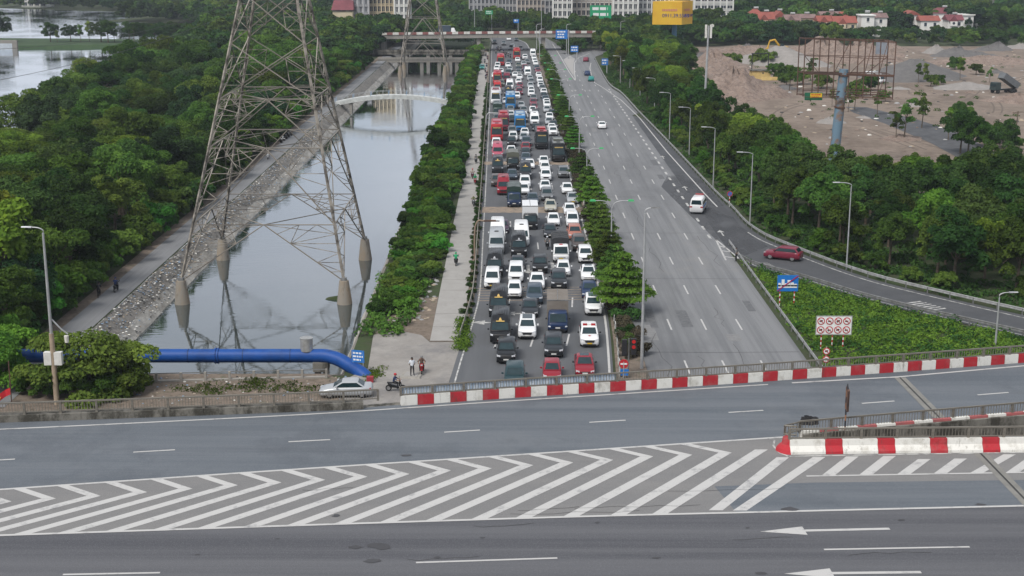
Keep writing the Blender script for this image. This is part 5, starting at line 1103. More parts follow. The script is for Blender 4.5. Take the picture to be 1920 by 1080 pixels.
for P0, P1, f0, sz in ((A, B_, .33, 1.75), (B_, C_, .2, 1.35)):
    d = (P1-P0); ang = math.atan2(d.y, d.x); nrm = Vector((d.y, -d.x, 0)).normalized()*.08
    q = P0 + d*f0 + nrm; text3d('0911.39.5585', sz, q + Vector((0, 0, zb + (zt-zb)*.32)), ang, M_num, root)
    bl = MB(); L = d.length; dn = d.normalized()
    for k in range(9):
        s0 = q + dn*(k*L*.058); e0 = s0 + dn*(L*.042); zz = zb + (zt-zb)*.58
        if (e0-P0).length < L*.95: bl.quad(s0 + Vector((0, 0, zz)), e0 + Vector((0, 0, zz)), e0 + Vector((0, 0, zz+.75)), s0 + Vector((0, 0, zz+.75)))
    bl.build('small_lettering', mat('billboard_print', (.55, .2, .15), .6), root)

# ------------------------------------------------------------------ bridges over the canal, far overpass
root = thing('footbridge', 'arched concrete footbridge with blue railings over the canal', 'footbridge', (0, 0, 0))
Df = G(700, 190, .5).y; xa, xb = -44.0, -14.5
arch = lambda x: .45 + 1.75*(1-((x-(xa+xb)/2)/((xb-xa)/2))**2)
N = 20; xs_ = [xa + (xb-xa)*k/N for k in range(N+1)]; mb = MB()
for k in range(N):
    a, b = xs_[k], xs_[k+1]; mb.frus([(a, Df-1.3, arch(a)-1.0), (a, Df+1.3, arch(a)-1.0), (a, Df+1.3, arch(a)), (a, Df-1.3, arch(a))], [(b, Df-1.3, arch(b)-1.0), (b, Df+1.3, arch(b)-1.0), (b, Df+1.3, arch(b)), (b, Df-1.3, arch(b))])
mb.build('arch_deck', mat('bridge_concrete', (.52, .54, .53), .8, var=.2, scale=.8), root)
for x in (-43, -40.2): MB().box(x-.3, x+.3, Df-1.0, Df+1.0, -2.6, arch(x)-.5).build('abutment', M_conc, root)
MB().box(-15.8, -14.9, Df-1.0, Df+1.0, -2.6, arch(-15.2)-.5).build('abutment', M_conc, root)
M_brail = mat('bridge_rail_blue', (.25, .36, .50), .6)
for s in (-1.2, 1.2):
    for k in range(0, N): bar_obj('rail', M_pole, (xs_[k], Df+s, arch(xs_[k])+.95), (xs_[k+1], Df+s, arch(xs_[k+1])+.95), .07, .07, root)
    for k in range(N+1): bar_obj('post', M_brail if k % 3 == 0 else M_pole, (xs_[k], Df+s, arch(xs_[k])), (xs_[k], Df+s, arch(xs_[k])+1.0), .12 if k % 3 == 0 else .07, .12, root)
def slab_bridge(name, label, x0, x1, D, z, wid, m, piers):
    root = thing(name, label, 'bridge', (0, 0, 0)); MB().box(x0, x1, D-wid/2, D+wid/2, z-.9, z).build('deck', m, root)
    MB().box(x0, x1, D-wid/2-.15, D-wid/2+.15, z, z+.8).build('parapet', m, root)
    for x in piers: MB().box(x-.6, x+.6, D-wid/2+.3, D+wid/2-.3, -3.5, z-.88).build('pier', M_conc, root)
    return root
slab_bridge('road_bridge', 'low grey concrete bridge over the canal behind the second tower', -60, -10, 505, 1.5, 9, M_dirtyconc, (-38, -30, -22))
slab_bridge('sluice_bridge', 'weathered concrete sluice bridge with short piers over the canal', -46, -12, 482, .4, 4, M_conc, (-37, -31, -25, -19))
FO = [Vector((-64, 521, 6.1)), Vector((-44, 522, 6.2)), Vector((0, 525, 6.5)), Vector((30, 529, 6.4)), Vector((48, 535, 6.0))]
FO = smooth_pts(FO, 6); far_n = offset(FO, 0); bk = [p + Vector((0, 11, 0)) for p in FO]
mb = MB()
for i in range(len(FO)-1):
    a, b, c, d = FO[i], FO[i+1], bk[i+1], bk[i]; dz = Vector((0, 0, 1.5)); mb.frus([a-dz, b-dz, c-dz, d-dz], [a, b, c, d])
root = thing('far_overpass', 'long far overpass with a red and white kerb crossing both carriageways', 'bridge', (0, 0, 0)); mb.build('deck', M_conc, root)
M_farred = mat('dull_red_paint', (.24, .10, .09), .8, var=.2)
seg = resample(FO, 2.2)
for i, (a, b) in enumerate(zip(seg, seg[1:])):
    if a.x < -63: continue
    MB().bar(a + Vector((0, 0, .45)), b + Vector((0, 0, .45)), .5, .9).build('kerb_block', M_white if i % 2 else M_farred, root)
for x in (-60, -48, -12.5, 11.8, 34, 47):
    q = min(FO, key=lambda p: abs(p.x-x)); MB().box(x-.7, x+.7, q.y+1, q.y+10, -3.2 if -43 < x < -15 else -.1, q.z-1.45).build('pier', M_conc, root)
for (px, D) in ((890, 560), (1015, 560), (1163, 520), (1062, 500), (1006, 500), (1011.5, 470)):
    z = 0 if D < 530 else 6; root = thing('street_lamp', 'thin far lamp post rising around the far overpass', 'lamp post', (XAT(px, D, z), D, 0), 0, 'lamps around the far overpass'); hh = 11 if D < 530 else 17
    MB().tube((0, 0, 0), (0, 0, hh), .14, .09, 8).build('pole', M_pole, root); MB().path([(0, 0, hh-.05), (.5, 0, hh+.3), (1.6, 0, hh+.4)], .06, 5).build('arm', M_pole, root)
o = spawn('box lorry', 'white', (XAT(838, 527, 7), 527.5, 6.3), R(90), 'white cabbed lorry driving along the far overpass', 'lorry', None, 2, 'slate')

# ------------------------------------------------------------------ people and two-wheelers
SKIN = mat('skin', (.36, .22, .15), .6); HAIR = mat('hair_black', (.012, .011, .01), .6)
def cloth(n, c): return mat('cloth_' + n, c, .9, var=.2, scale=6)
CL = {'white': cloth('white', (.62, .66, .72)), 'black': cloth('black', (.02, .02, .025)), 'navy': cloth('navy', (.02, .035, .10)), 'grey': cloth('grey', (.2, .2, .2)), 'green': cloth('green', (.02, .28, .12)), 'red': cloth('red', (.4, .03, .04)), 'olive': cloth('olive', (.22, .24, .12)), 'brown': cloth('brown', (.14, .09, .07)), 'pale': cloth('pale', (.5, .45, .4))}
def skin_mesh(J, E, rad, zones):
    """continuous body grown from a jointed skeleton; zones: joint-name pair -> material slot"""
    names = list(J); me = bpy.data.meshes.new('sk'); me.from_pydata([J[n] for n in names], [(names.index(a), names.index(b)) for a, b in E], [])
    o = bpy.data.objects.new('sk', me); col.objects.link(o)
    md = o.modifiers.new('skin', 'SKIN'); md.use_smooth_shade = True
    for i, n in enumerate(names): sv = me.skin_vertices[0].data[i]; sv.radius = rad[n]; sv.use_root = (n == 'pelvis')
    o.modifiers.new('sub', 'SUBSURF').levels = 1
    dg = bpy.context.evaluated_depsgraph_get(); dg.update(); ev = o.evaluated_get(dg); m2 = bpy.data.meshes.new_from_object(ev)
    segs = [(Vector(J[a]), Vector(J[b]), zones.get((a, b), 0)) for a, b in E]
    m2.materials.clear()
    for p in m2.polygons:
        c = p.center; best = (9e9, 0)
        for a, b, z in segs:
            d = b - a; t = max(0, min(1, (c-a).dot(d)/d.length_squared)); dd = (c - a - d*t).length
            if dd < best[0]: best = (dd, z)
        p.material_index = best[1]
    bpy.data.objects.remove(o); bpy.data.meshes.remove(me); m2.shade_smooth(); return m2
def fingers(mb, hand, d, r=.011):
    d = Vector(d).normalized(); s = d.orthogonal().normalized()
    for k, L in enumerate((.07, .085, .09, .08)):
        b = Vector(hand) + s*(k-1.5)*.022 + d*.04; m_ = b + d*L*.55; mb.tube(b, m_, r, r*.9, 5); mb.tube(m_, m_ + (d*.7 - Vector((0, 0, .5))).normalized()*L*.45, r*.9, r*.6, 5)
    b = Vector(hand) + s*.04; mb.tube(b, b + (d*.6 + s*.6).normalized()*.07, r*1.1, r*.7, 5)
def body(pose):
    if pose == 'stand':      # hands behind the hips
        J = dict(pelvis=(0, 0, .95), waist=(0, 0, 1.08), chest=(0, .02, 1.3), neck=(0, .01, 1.48), head=(0, -.02, 1.60), top=(0, -.01, 1.70), ls=(-.18, .02, 1.40), le=(-.27, .08, 1.14), lh=(-.16, .16, .98), rs=(.18, .02, 1.40), re=(.29, .06, 1.14), rh=(.2, .14, .96),
                 lt=(-.1, 0, .9), lk=(-.12, -.02, .5), la=(-.13, .03, .09), lf=(-.14, -.13, .04), rt=(.1, 0, .9), rk=(.13, -.03, .5), ra=(.16, .03, .09), rf=(.19, -.12, .04))
    elif pose == 'ride':     # sitting on a motorbike, facing -Y
        J = dict(pelvis=(0, .2, .82), waist=(0, .18, .95), chest=(0, .1, 1.18), neck=(0, .04, 1.36), head=(0, -.0, 1.47), top=(0, 0, 1.58), ls=(-.19, .08, 1.28), le=(-.30, -.12, 1.08), lh=(-.27, -.38, 1.02), rs=(.19, .08, 1.28), re=(.30, -.12, 1.08), rh=(.27, -.38, 1.02),
                 lt=(-.11, .16, .80), lk=(-.20, -.22, .70), la=(-.17, -.12, .30), lf=(-.18, -.28, .25), rt=(.11, .16, .80), rk=(.20, -.22, .70), ra=(.17, -.12, .30), rf=(.18, -.28, .25))
    else:                    # 'lean': cyclist, bent forward
        J = dict(pelvis=(0, .28, .95), waist=(0, .2, 1.06), chest=(0, -.02, 1.22), neck=(0, -.16, 1.34), head=(0, -.25, 1.42), top=(0, -.28, 1.53), ls=(-.18, -.05, 1.28), le=(-.24, -.25, 1.08), lh=(-.2, -.46, .98), rs=(.18, -.05, 1.28), re=(.24, -.25, 1.08), rh=(.2, -.46, .98),
                 lt=(-.1, .25, .9), lk=(-.13, -.1, .72), la=(-.1, .08, .36), lf=(-.1, -.06, .31), rt=(.1, .25, .9), rk=(.13, .02, .55), ra=(.1, .12, .16), rf=(.1, -.02, .12))
    E = [('pelvis', 'waist'), ('waist', 'chest'), ('chest', 'neck'), ('neck', 'head'), ('head', 'top'), ('chest', 'ls'), ('ls', 'le'), ('le', 'lh'), ('chest', 'rs'), ('rs', 're'), ('re', 'rh'),
         ('pelvis', 'lt'), ('lt', 'lk'), ('lk', 'la'), ('la', 'lf'), ('pelvis', 'rt'), ('rt', 'rk'), ('rk', 'ra'), ('ra', 'rf')]
    rad = dict(pelvis=(.15, .12), waist=(.14, .11), chest=(.17, .12), neck=(.06, .06), head=(.095, .1), top=(.06, .07), ls=(.08, .08), le=(.052, .052), lh=(.042, .03), rs=(.08, .08), re=(.052, .052), rh=(.042, .03),
               lt=(.10, .10), lk=(.072, .072), la=(.052, .052), lf=(.045, .035), rt=(.10, .10), rk=(.072, .072), ra=(.052, .052), rf=(.045, .035))
    Z = {('pelvis', 'waist'): 0, ('waist', 'chest'): 0, ('chest', 'neck'): 0, ('neck', 'head'): 2, ('head', 'top'): 2, ('le', 'lh'): 2, ('re', 'rh'): 2, ('pelvis', 'lt'): 1, ('lt', 'lk'): 1, ('lk', 'la'): 1, ('la', 'lf'): 3, ('pelvis', 'rt'): 1, ('rt', 'rk'): 1, ('rk', 'ra'): 1, ('ra', 'rf'): 3}
    return skin_mesh(J, E, rad, Z), J
BODY = {k: body(k) for k in ('stand', 'ride', 'lean')}
def hemi(mb, c, rx, ry, rz, z0=-.2, n=12, rows_=5):
    rs_ = []
    for i in range(rows_+1):
        t = math.asin(max(-1, z0)) + (math.pi/2 - math.asin(max(-1, z0)))*i/rows_; rr = max(.02, math.cos(t)); rs_.append([(c[0]+rx*rr*math.cos(2*math.pi*k/n), c[1]+ry*rr*math.sin(2*math.pi*k/n), c[2]+rz*math.sin(t)) for k in range(n)])
    for a, b in zip(rs_, rs_[1:]): mb.frus(a, b)
    return mb
HEADGEAR = {}
def person(pose, top, legs, loc, rz, label, helmet=None, scale=1.0, group=None):
    me, J = BODY[pose]; root = thing('person', label, 'person', loc, rz, group, scale)
    key = (pose, top, legs)
    m2 = HEADGEAR.get(key)
    if m2 is None:
        m2 = me.copy()
        for m in (CL[top], CL[legs], SKIN, CL['black']): m2.materials.append(m)
        HEADGEAR[key] = m2
    obj('body', m2, root)
    h = J['head']; hk = ('h', pose, helmet)
    if hk not in HEADGEAR:
        mb = MB(); hemi(mb, (h[0], h[1]+.015, h[2]+.05), .125 if helmet else .105, .14 if helmet else .12, .135 if helmet else .115, -.25); HEADGEAR[hk] = mb.mesh('helmet' if helmet else 'hair', CL[helmet] if helmet else HAIR, 60)
    obj('helmet' if helmet else 'hair', HEADGEAR[hk], root)
    fk = ('f', pose)
    if fk not in HEADGEAR:
        mb = MB(); fingers(mb, J['lh'], Vector(J['lh'])-Vector(J['le'])); fingers(mb, J['rh'], Vector(J['rh'])-Vector(J['re'])); HEADGEAR[fk] = mb.mesh('fingers', SKIN)
        fm = MB(); x, y, z = h; fm.tube((x, y-.10, z+.0), (x, y-.13, z-.02), .014, .02, 6)
        for s in (-1, 1): fm.tube((x+s*.035, y-.095, z+.03), (x+s*.035, y-.105, z+.03), .012, n=6); fm.tube((x+s*.1, y, z+.01), (x+s*.115, y+.01, z+.01), .03, .02, 6)
        fm.bar((x-.03, y-.1, z-.055), (x+.03, y-.1, z-.055), .02, .012); HEADGEAR[('e', pose)] = fm.mesh('face', mat('face_features', (.12, .06, .05), .6))
    obj('fingers', HEADGEAR[fk], root); obj('face', HEADGEAR[('e', pose)], root); return root
# motorbike, front towards -Y
def bike_proto():
    P = []; ty = MB().tube((-.05, 0, 0), (.05, 0, 0), .28, n=14).mesh('tyre', M_tyre, 50); rm = MB().tube((-.055, 0, 0), (.055, 0, 0), .17, n=10).mesh('rim', M_rim, 50)
    P += [('wheel', ty, None, (0, -.62, .28)), ('rim', rm, None, 'SUB'), ('wheel', ty, None, (0, .62, .28)), ('rim', rm, None, 'SUB')]
    b = MB(); b.frus([(-.13, -.4, .5), (.13, -.4, .5), (.17, -.48, .75), (-.17, -.48, .75)], [(-.1, -.28, .45), (.1, -.28, .45), (.12, -.3, .9), (-.12, -.3, .9)])
    b.frus([(-.12, -.3, .28), (.12, -.3, .28), (.12, -.28, .46), (-.12, -.28, .46)], [(-.13, .5, .36), (.13, .5, .36), (.13, .7, .72), (-.13, .7, .72)]); b.frus([(-.11, -.5, .72), (.11, -.5, .72), (.14, -.42, .98), (-.14, -.42, .98)], [(-.09, -.3, .72), (.09, -.3, .72), (.1, -.3, .98), (-.1, -.3, .98)])
    b.frus([(-.07, -.85, .42), (.07, -.85, .42), (.07, -.45, .5), (-.07, -.45, .5)], [(-.06, -.83, .5), (.06, -.83, .5), (.06, -.45, .58), (-.06, -.45, .58)])
    P.append(('body', b.mesh('bike_body', [None], 40), 'PAINT', None))
    P.append(('seat', MB().frus([(-.13, -.02, .7), (.13, -.02, .7), (.12, .75, .74), (-.12, .75, .74)], [(-.11, 0, .78), (.11, 0, .78), (.1, .73, .82), (-.1, .73, .82)]).mesh('seat', M_black, 40), None, None))
    m = MB(); m.tube((-.34, -.36, 1.0), (.34, -.36, 1.0), .018, n=6); m.tube((0, -.42, .95), (0, -.6, .3), .03, n=6); P.append(('handlebar', m.mesh('handlebar', M_black), None, None))
    P.append(('headlight', MB().box(-.09, .09, -.53, -.48, .82, .93).mesh('headlight', M_lamp), None, None))
    for s in (-1, 1): P.append(('mirror', MB().tube((s*.28, -.36, 1.0), (s*.34, -.34, 1.2), .012, n=5).box(s*.34-.05, s*.34+.05, -.35, -.33, 1.17, 1.25).mesh('mirror', M_black), 'x', None))
    PROTO['motorbike'] = (1.9, .7, 1.1, P)
bike_proto()
def rider(px, py, rz, color, top, legs, helmet, where, n=[0], z=0.012, yawj=0):
    p = G(px, py, 0); p.z = z; n[0] += 1
    spawn('motorbike', color, p, rz, f'{color} motorbike {where}', 'motorbike', 'motorbikes with riders', 0 if p.y < 250 else 1)
    person('ride', top, legs, p, rz, f'rider in {top} on the {color} motorbike {where}', helmet, group='motorbike riders')
rider(791, 699, R(2), 'crimson', 'brown', 'black', 'grey', 'stopped in the yard behind the standing man')
rider(855, 497, R(180), 'black', 'green', 'black', 'green', 'riding away alone on the concrete service lane')
rider(888, 386, 0, 'grey', 'olive', 'black', 'pale', 'on the service lane beside the navy lorry')
rider(891, 345, 0, 'crimson', 'green', 'black', 'green', 'on the service lane by the green jacket')
rider(886, 334, 0, 'dark red', 'pale', 'black', 'red', 'following the green jacket on the service lane')
rider(892.5, 306, 0, 'black', 'grey', 'black', 'black', 'on the service lane near the pink van')
rider(864, 357, 0, 'charcoal', 'black', 'black', 'grey', 'at the planted edge of the service lane')
rider(882, 248, 0, 'olive', 'black', 'navy', 'black', 'far up the service lane')
rider(218, 546, R(180), 'charcoal', 'navy', 'black', 'navy', 'riding away on the canal road')
rider(503, 298, 0, 'white', 'pale', 'grey', 'white', 'on the canal road behind the big tower')
for k, (x, y) in enumerate(((911, 106), (914, 112), (909, 119), (912.5, 126), (910, 136), (913, 143), (911, 149))): rider(x, y, 0, ['black', 'dark red', 'charcoal', 'navy'][k % 4], ['grey', 'black', 'navy', 'brown'][k % 4], 'black', ['grey', 'red', 'black', 'pale'][k % 4], 'in the far file on the service lane')
for k, (x, y) in enumerate(((931, 96), (934, 94), (936.5, 97), (939, 94.5), (944, 101), (947, 104), (950, 102), (953, 107), (957, 109), (948, 108), (930, 101), (941, 104))): rider(x, y, 0, ['black', 'navy', 'charcoal', 'slate'][k % 4], ['navy', 'black', 'grey', 'brown'][k % 4], 'black', ['navy', 'grey', 'black', 'white'][k % 4], 'in the crowd at the back of the queue')
rider(1026, 466, 0, 'black', 'grey', 'black', 'white', 'squeezed beside the canvas lorry in the queue')
p = G(773, 707); person('stand', 'white', 'black', (p.x, p.y, .14), R(15), 'man in a white shirt and black trousers standing on the concrete slab')
p = G(742, 733, 0); rz = R(90); spawn('motorbike', 'black', (p.x, p.y, .01), rz, 'black motorbike seen from the side behind the flyover railing', 'motorbike', 'motorbikes with riders'); person('ride', 'navy', 'black', (p.x, p.y, .01), rz, 'person in dark clothes and red helmet on the black motorbike behind the railing', 'red', group='motorbike riders')
p = G(1111, 466); person('stand', 'black', 'black', (p.x, p.y, .12), R(20), 'person in black with a white helmet standing at the median fence', 'white')
p = G(1380, 490); person('stand', 'grey', 'black', (p.x, p.y, .02), R(-120), 'person in grey and black waiting at the point where the slip road splits', None)
p = G(186, 556); root = thing('bicycle', 'dark bicycle ridden along the canal road', 'bicycle', (p.x, p.y, .01), R(185))
for yy in (-.52, .52):
    mb = MB(); n = 18
    for k in range(n):
        t0, t1 = 2*math.pi*k/n, 2*math.pi*(k+1)/n; mb.tube((0, yy+.34*math.cos(t0), .34+.34*math.sin(t0)), (0, yy+.34*math.cos(t1), .34+.34*math.sin(t1)), .025, n=5, caps=False)
    mb.build('wheel', M_tyre, root)
mb = MB()
for a, b in (((0, -.38, .8), (0, .15, .75)), ((0, -.38, .8), (0, 0, .32)), ((0, 0, .32), (0, .15, .85)), ((0, .15, .75), (0, .52, .34)), ((0, 0, .32), (0, .52, .34)), ((0, -.38, .98), (0, -.52, .34)), ((-.25, -.45, .98), (.25, -.45, .98))): mb.tube(a, b, .02, n=6)
mb.build('frame', M_black, root); MB().cbox((0, .2, .88), (.14, .26, .06)).build('saddle', M_black, root)
person('lean', 'black', 'black', (p.x, p.y, .01), R(185), 'cyclist in black riding along the canal road', 'black')
root = None
for k, (x, y) in enumerate(((528, 268), (533, 264), (538, 260.5), (542, 257), (547, 254))):
    p = G(x, y); spawn('motorbike', ['black', 'white', 'charcoal', 'black', 'grey'][k], (p.x-.6, p.y, .01), R(70), 'motorbike parked in a row on the canal road verge', 'motorbike', 'motorbikes parked by the wood', 1)
# ------------------------------------------------------------------ vegetation
NRNG = np.random.default_rng(11)
def crown_mesh(name, lobes, n, size, m, up=.25, flat=1.0, shell=(.55, 1.0), seed=0, aspect=.6, droop=0.0):
    rg = np.random.default_rng(seed); lobes = np.array(lobes, float)
    wts = (lobes[:, 3]*lobes[:, 4] + lobes[:, 5]*lobes[:, 3]); wts /= wts.sum()
    li = rg.choice(len(lobes), n, p=wts); d = rg.normal(size=(n, 3)); d /= np.linalg.norm(d, axis=1)[:, None]
    d[:, 2] = np.where(d[:, 2] < -.35, -d[:, 2], d[:, 2])
    rr = shell[0] + (shell[1]-shell[0])*np.sqrt(rg.random(n)) + rg.normal(0, .05, n)
    c = lobes[li, :3] + d*lobes[li, 3:6]*rr[:, None]
    nm = d*np.array([1, 1, 1.0]) + np.array([0, 0, up]) + rg.normal(0, .62, (n, 3)); nm[:, 2] = np.where(rg.random(n) < .9, np.abs(nm[:, 2]), nm[:, 2]); nm /= np.linalg.norm(nm, axis=1)[:, None]
    r = rg.normal(size=(n, 3)); a = np.cross(nm, r); a /= np.linalg.norm(a, axis=1)[:, None]; b = np.cross(nm, a)
    s = size*rg.uniform(.6, 1.35, n)[:, None]
    v = np.empty((n, 4, 3)); v[:, 0] = c - a*s*.5; v[:, 1] = c + b*s*.5*aspect - nm*s*.08; v[:, 2] = c + a*s*.5 - nm*s*.16*droop; v[:, 3] = c - b*s*.5*aspect - nm*s*.08
    me = bpy.data.meshes.new(name); me.vertices.add(n*4); me.vertices.foreach_set('co', v.reshape(-1)); me.loops.add(n*4); me.loops.foreach_set('vertex_index', np.arange(n*4, dtype=np.int32))
    me.polygons.add(n); me.polygons.foreach_set('loop_start', np.arange(0, n*4, 4, dtype=np.int32)); me.update(calc_edges=True)
    lt = rg.random(len(lobes)); t = np.clip(.5*lt[li] + .5*rg.random(n), 0, 1)
    at = me.attributes.new('tint', 'FLOAT', 'FACE'); at.data.foreach_set('value', t.astype(np.float32)); me.materials.append(m); return me
def trunk_mesh(name, h, r, limbs, seed=0, m=None):
    rn = random.Random(seed); mb = MB(); top = Vector((rn.uniform(-.3, .3), rn.uniform(-.3, .3), h))
    mb.path([(0, 0, -.2), (top.x*.3, top.y*.3, h*.4), (top.x, top.y, h)], [r*1.15, r*.85, r*.6], 8)
    for (x, y, z) in limbs:
        s = top*(rn.uniform(.55, .95)); mb.path([s, s.lerp(Vector((x, y, z)), .55) + Vector((0, 0, .3)), (x, y, z)], [r*.5, r*.33, r*.15], 6)
    return mb.mesh(name, m or M_bark, 60)
TREE = {}
def lobes_round(rn, R_, h0, h1, n, sq=.8):
    out = [(0, 0, (h0+h1)/2, R_*.55, R_*.55, (h1-h0)*.40)]
    for k in range(n):
        t = 2*math.pi*k/n*1.618*2 + rn.uniform(-.5, .5); f = rn.uniform(.3, .95); z = h0 + (h1-h0)*rn.uniform(.15, .95)*(1.1-.35*f); s = R_*rn.uniform(.16, .40)
        out.append((math.cos(t)*R_*f, math.sin(t)*R_*f, z, s, s, s*sq))
    return out
def add_tree(kind, lobes, n, size, m, th, tr, seed, **kw):
    TREE.setdefault(kind, []).append((trunk_mesh('trunk', th, tr, [(l[0]*.8, l[1]*.8, l[2]) for l in lobes[1:7]], seed), crown_mesh('crown', lobes, n, size, m, seed=seed, **kw)))
rn = random.Random(21)
for k, m in enumerate((L_mid, L_dark, L_dark, L_mid, L_blue)): add_tree('broadleaf', lobes_round(rn, 4.5, 2.2, 9.6, 24), 8500, .40, m, 5, .26, 10+k)
for k, m in enumerate((L_mid, L_bright, L_mid)):     # spreading flat-topped crowns
    lb = [(0, 0, 5.6, 3.2, 3.2, 1.1)]
    for q in range(16): t = q*2.4; f = 4.6*math.sqrt((q+1)/16); lb.append((math.cos(t)*f, math.sin(t)*f, 5.4 + rn.uniform(-.8, 1.1) - f*.12, rn.uniform(1.3, 2.1), rn.uniform(1.3, 2.1), rn.uniform(.45, .8)))
    add_tree('spreading', lb, 8500, .36, m, 4.6, .25, 30+k, up=.7)
for k, m in enumerate((L_dark, L_mid, L_bright)): add_tree('roadside', lobes_round(rn, 3.5, 2.0, 8.8, 20, .95), 7500, .40, m, 5, .2, 40+k)
add_tree('lime', lobes_round(rn, 2.5, 2.5, 8.8, 10, 1.1), 4200, .42, L_lime, 5.5, .17, 50)
for k, m in enumerate((L_mid, L_grass, L_mid)):       # tiered median trees
    lb = [(0, 0, 2.8, .7, .7, 1.6)]
    for q in range(6):
        z = 1.5 + q*.62; rad = 2.5*(1 - q/7.2)
        for j in range(5): t = j*2*math.pi/5 + q*.9; lb.append((math.cos(t)*rad*.6, math.sin(t)*rad*.6, z + rn.uniform(-.1, .1), rad*.5, rad*.5, .24))
    add_tree('tiered', lb, 4200, .30, m, 4.6, .11, 60+k, up=.9)
for k, m in enumerate((L_mid, L_dark, L_mid, L_grass)): add_tree('shrub', lobes_round(rn, 2.0, .2, 3.0, 14, .8), 2600, .40, m, 1.2, .1, 70+k)
for k, m in enumerate((L_brown, L_brown, L_dark)): add_tree('hedge', [(rn.uniform(-.5, .5), rn.uniform(-1.6, 1.6), rn.uniform(.3, .8), .55, .7, .5) for _ in range(9)], 1500, .24, m, .6, .05, 80+k)
for k, m in enumerate((L_mid, L_bright)):
    lb = [(0, 0, 5.0, .8, .8, 1.6)] + [(rn.uniform(-1.4, 1.4), rn.uniform(-1.4, 1.4), rn.uniform(3.2, 7), rn.uniform(.5, .9), rn.uniform(.5, .9), rn.uniform(.4, .8)) for _ in range(10)]
    add_tree('young', lb, 1700, .36, m, 4.2, .12, 90+k)
for k, m in enumerate((L_dark, L_blue, L_mid, L_dark)): add_tree('far', lobes_round(rn, 4.8, 1.2, 9.2, 20), 2200, .95, m, 4, .25, 100+k, aspect=.8)
NT = [0]
def plant(kind, x, y, label, name, cat='tree', group=None, s=1.0, v=None, z=-.05, sz=None):
    NT[0] += 1; var = TREE[kind]; tm, cm = var[(v if v is not None else NT[0]*7 + int(x*3)) % len(var)]
    root = thing(name, label, cat, (x, y, z), random.uniform(0, 6.28), group, (s, s, sz or s)); obj('trunk', tm, root); obj('crown', cm, root); return root
def scatter(x0, x1, y0, y1, dmin, ok, seed, tries=14000, dfun=None):
    rg = random.Random(seed); cell = {}; out = []
    for _ in range(tries):
        x, y = rg.uniform(x0, x1), rg.uniform(y0, y1)
        if not ok(x, y): continue
        d = dfun(x, y) if dfun else dmin; c = (int(x//8), int(y//8)); good = True
        for i in (-1, 0, 1):
            for j in (-1, 0, 1):
                for (a, b) in cell.get((c[0]+i, c[1]+j), ()):
                    if (a-x)**2 + (b-y)**2 < d*d: good = False; break
                if not good: break
            if not good: break
        if good: cell.setdefault(c, []).append((x, y)); out.append((x, y))
    return out
def in_lake(x, y): return inside(x, y, LAKE) or inside(x - 6, y, LAKE) or inside(x - 9, y + 14, LAKE) or inside(x - 2, y + 30, LAKE)
inview = lambda x, y, m=1.12: abs(x) < .37*(y*CP + 9)*m + 6
LOT = [(47, 218), (60, 214), (90, 216), (130, 224), (260, 250), (330, 545), (235, 552), (150, 552), (95, 560), (56, 540), (54, 470), (52, 410), (44, 370), (43, 300), (48, 260)]
FP = [(XAT(a, D, 5), XAT(b, D, 5), D-4, D+18) for a, b, D in ((1030, 1380, 640), (875, 1030, 690), (660, 770, 606), (618, 665, 602), (1466, 1490, 760), (1430, 1458, 740), (1404, 1535, 606), (1533, 1668, 606), (1697, 1830, 604))]
def free(x, y): return not any(a < x < b and c < y < d for a, b, c, d in FP)
# left wood
wood = scatter(-175, -50.2, 112, 660, 6.6, lambda x, y: inview(x, y) and not in_lake(x, y) and not (y > 520 and x < -150) and free(x, y), 5, 16000, lambda x, y: 6.2 if y < 300 else 7.2)
wood.sort(key=lambda p: p[1] + abs(p[0])*.3)
far_pts = [p for p in wood[300:]]
for (x, y) in wood[:300]:
    near_top = x < -62 and y < 260
    kd = 'spreading' if (near_top and random.random() < .75) or random.random() < .12 else 'broadleaf'
    if y > 430: kd = 'far'
    s = random.uniform(.82, 1.15)*(0.88 if x > -54 else 1.0)*(1.12 if y > 330 else 1.0)
    plant(kd, x, y, {'spreading': 'flat-topped spreading tree in the dense wood between canal road and lake', 'broadleaf': 'round-crowned broadleaf tree in the dense wood beside the canal road', 'far': 'distant round tree in the wood beyond the footbridge'}[kd], 'wood_tree', group='trees of the canal-side wood', s=s)
y = 114
while y < 470:
    plant('shrub', -49.0 + random.uniform(-.6, .5), y, 'leafy shrub at the edge of the canal road below the wood', 'shrub', 'shrub', 'shrubs edging the canal road', random.uniform(1.0, 1.55)); y += random.uniform(2.6, 4.0) if y < 300 else 6
# single trees by the flyover
lb = [(0, 0, 3.2, 3.6, 3.0, 2.4)] + [(math.cos(q*2.4)*5.2*math.sqrt((q+1)/18), math.sin(q*2.4)*3.6*math.sqrt((q+1)/18), 1.0 + (q % 5)*1.0 - .2*math.sqrt(q), rn.uniform(1.2, 1.8), rn.uniform(1.2, 1.8), rn.uniform(.7, 1.1)) for q in range(18)]
add_tree('lowtree', lb, 9000, .40, L_mid, 3.0, .25, 120, up=.5); add_tree('lowtree', lb, 9000, .40, L_bright, 3.0, .25, 121, up=.5)
p = G(172, 735); plant('lowtree', p.x, p.y, 'broad dense tree overhanging the blue pipe behind the lamp with cabinets', 'big_tree', s=1.0, v=0).rotation_euler = (0, 0, .3)
plant('lowtree', p.x+1.5, p.y+1.5, 'second dense tree behind the broad tree at the blue pipe', 'big_tree', s=.72, v=0).rotation_euler = (0, 0, 2.2)
for dx, dy in ((-3.5, -1.2), (-1.2, -1.6), (1.4, -1.3), (3.4, -.6), (-5.2, 0)): plant('shrub', p.x+dx, p.y+dy, 'leafy bush under the broad tree by the lamp with cabinets', 'bush', 'bush', 'bushes under the broad tree', .8, v=0)
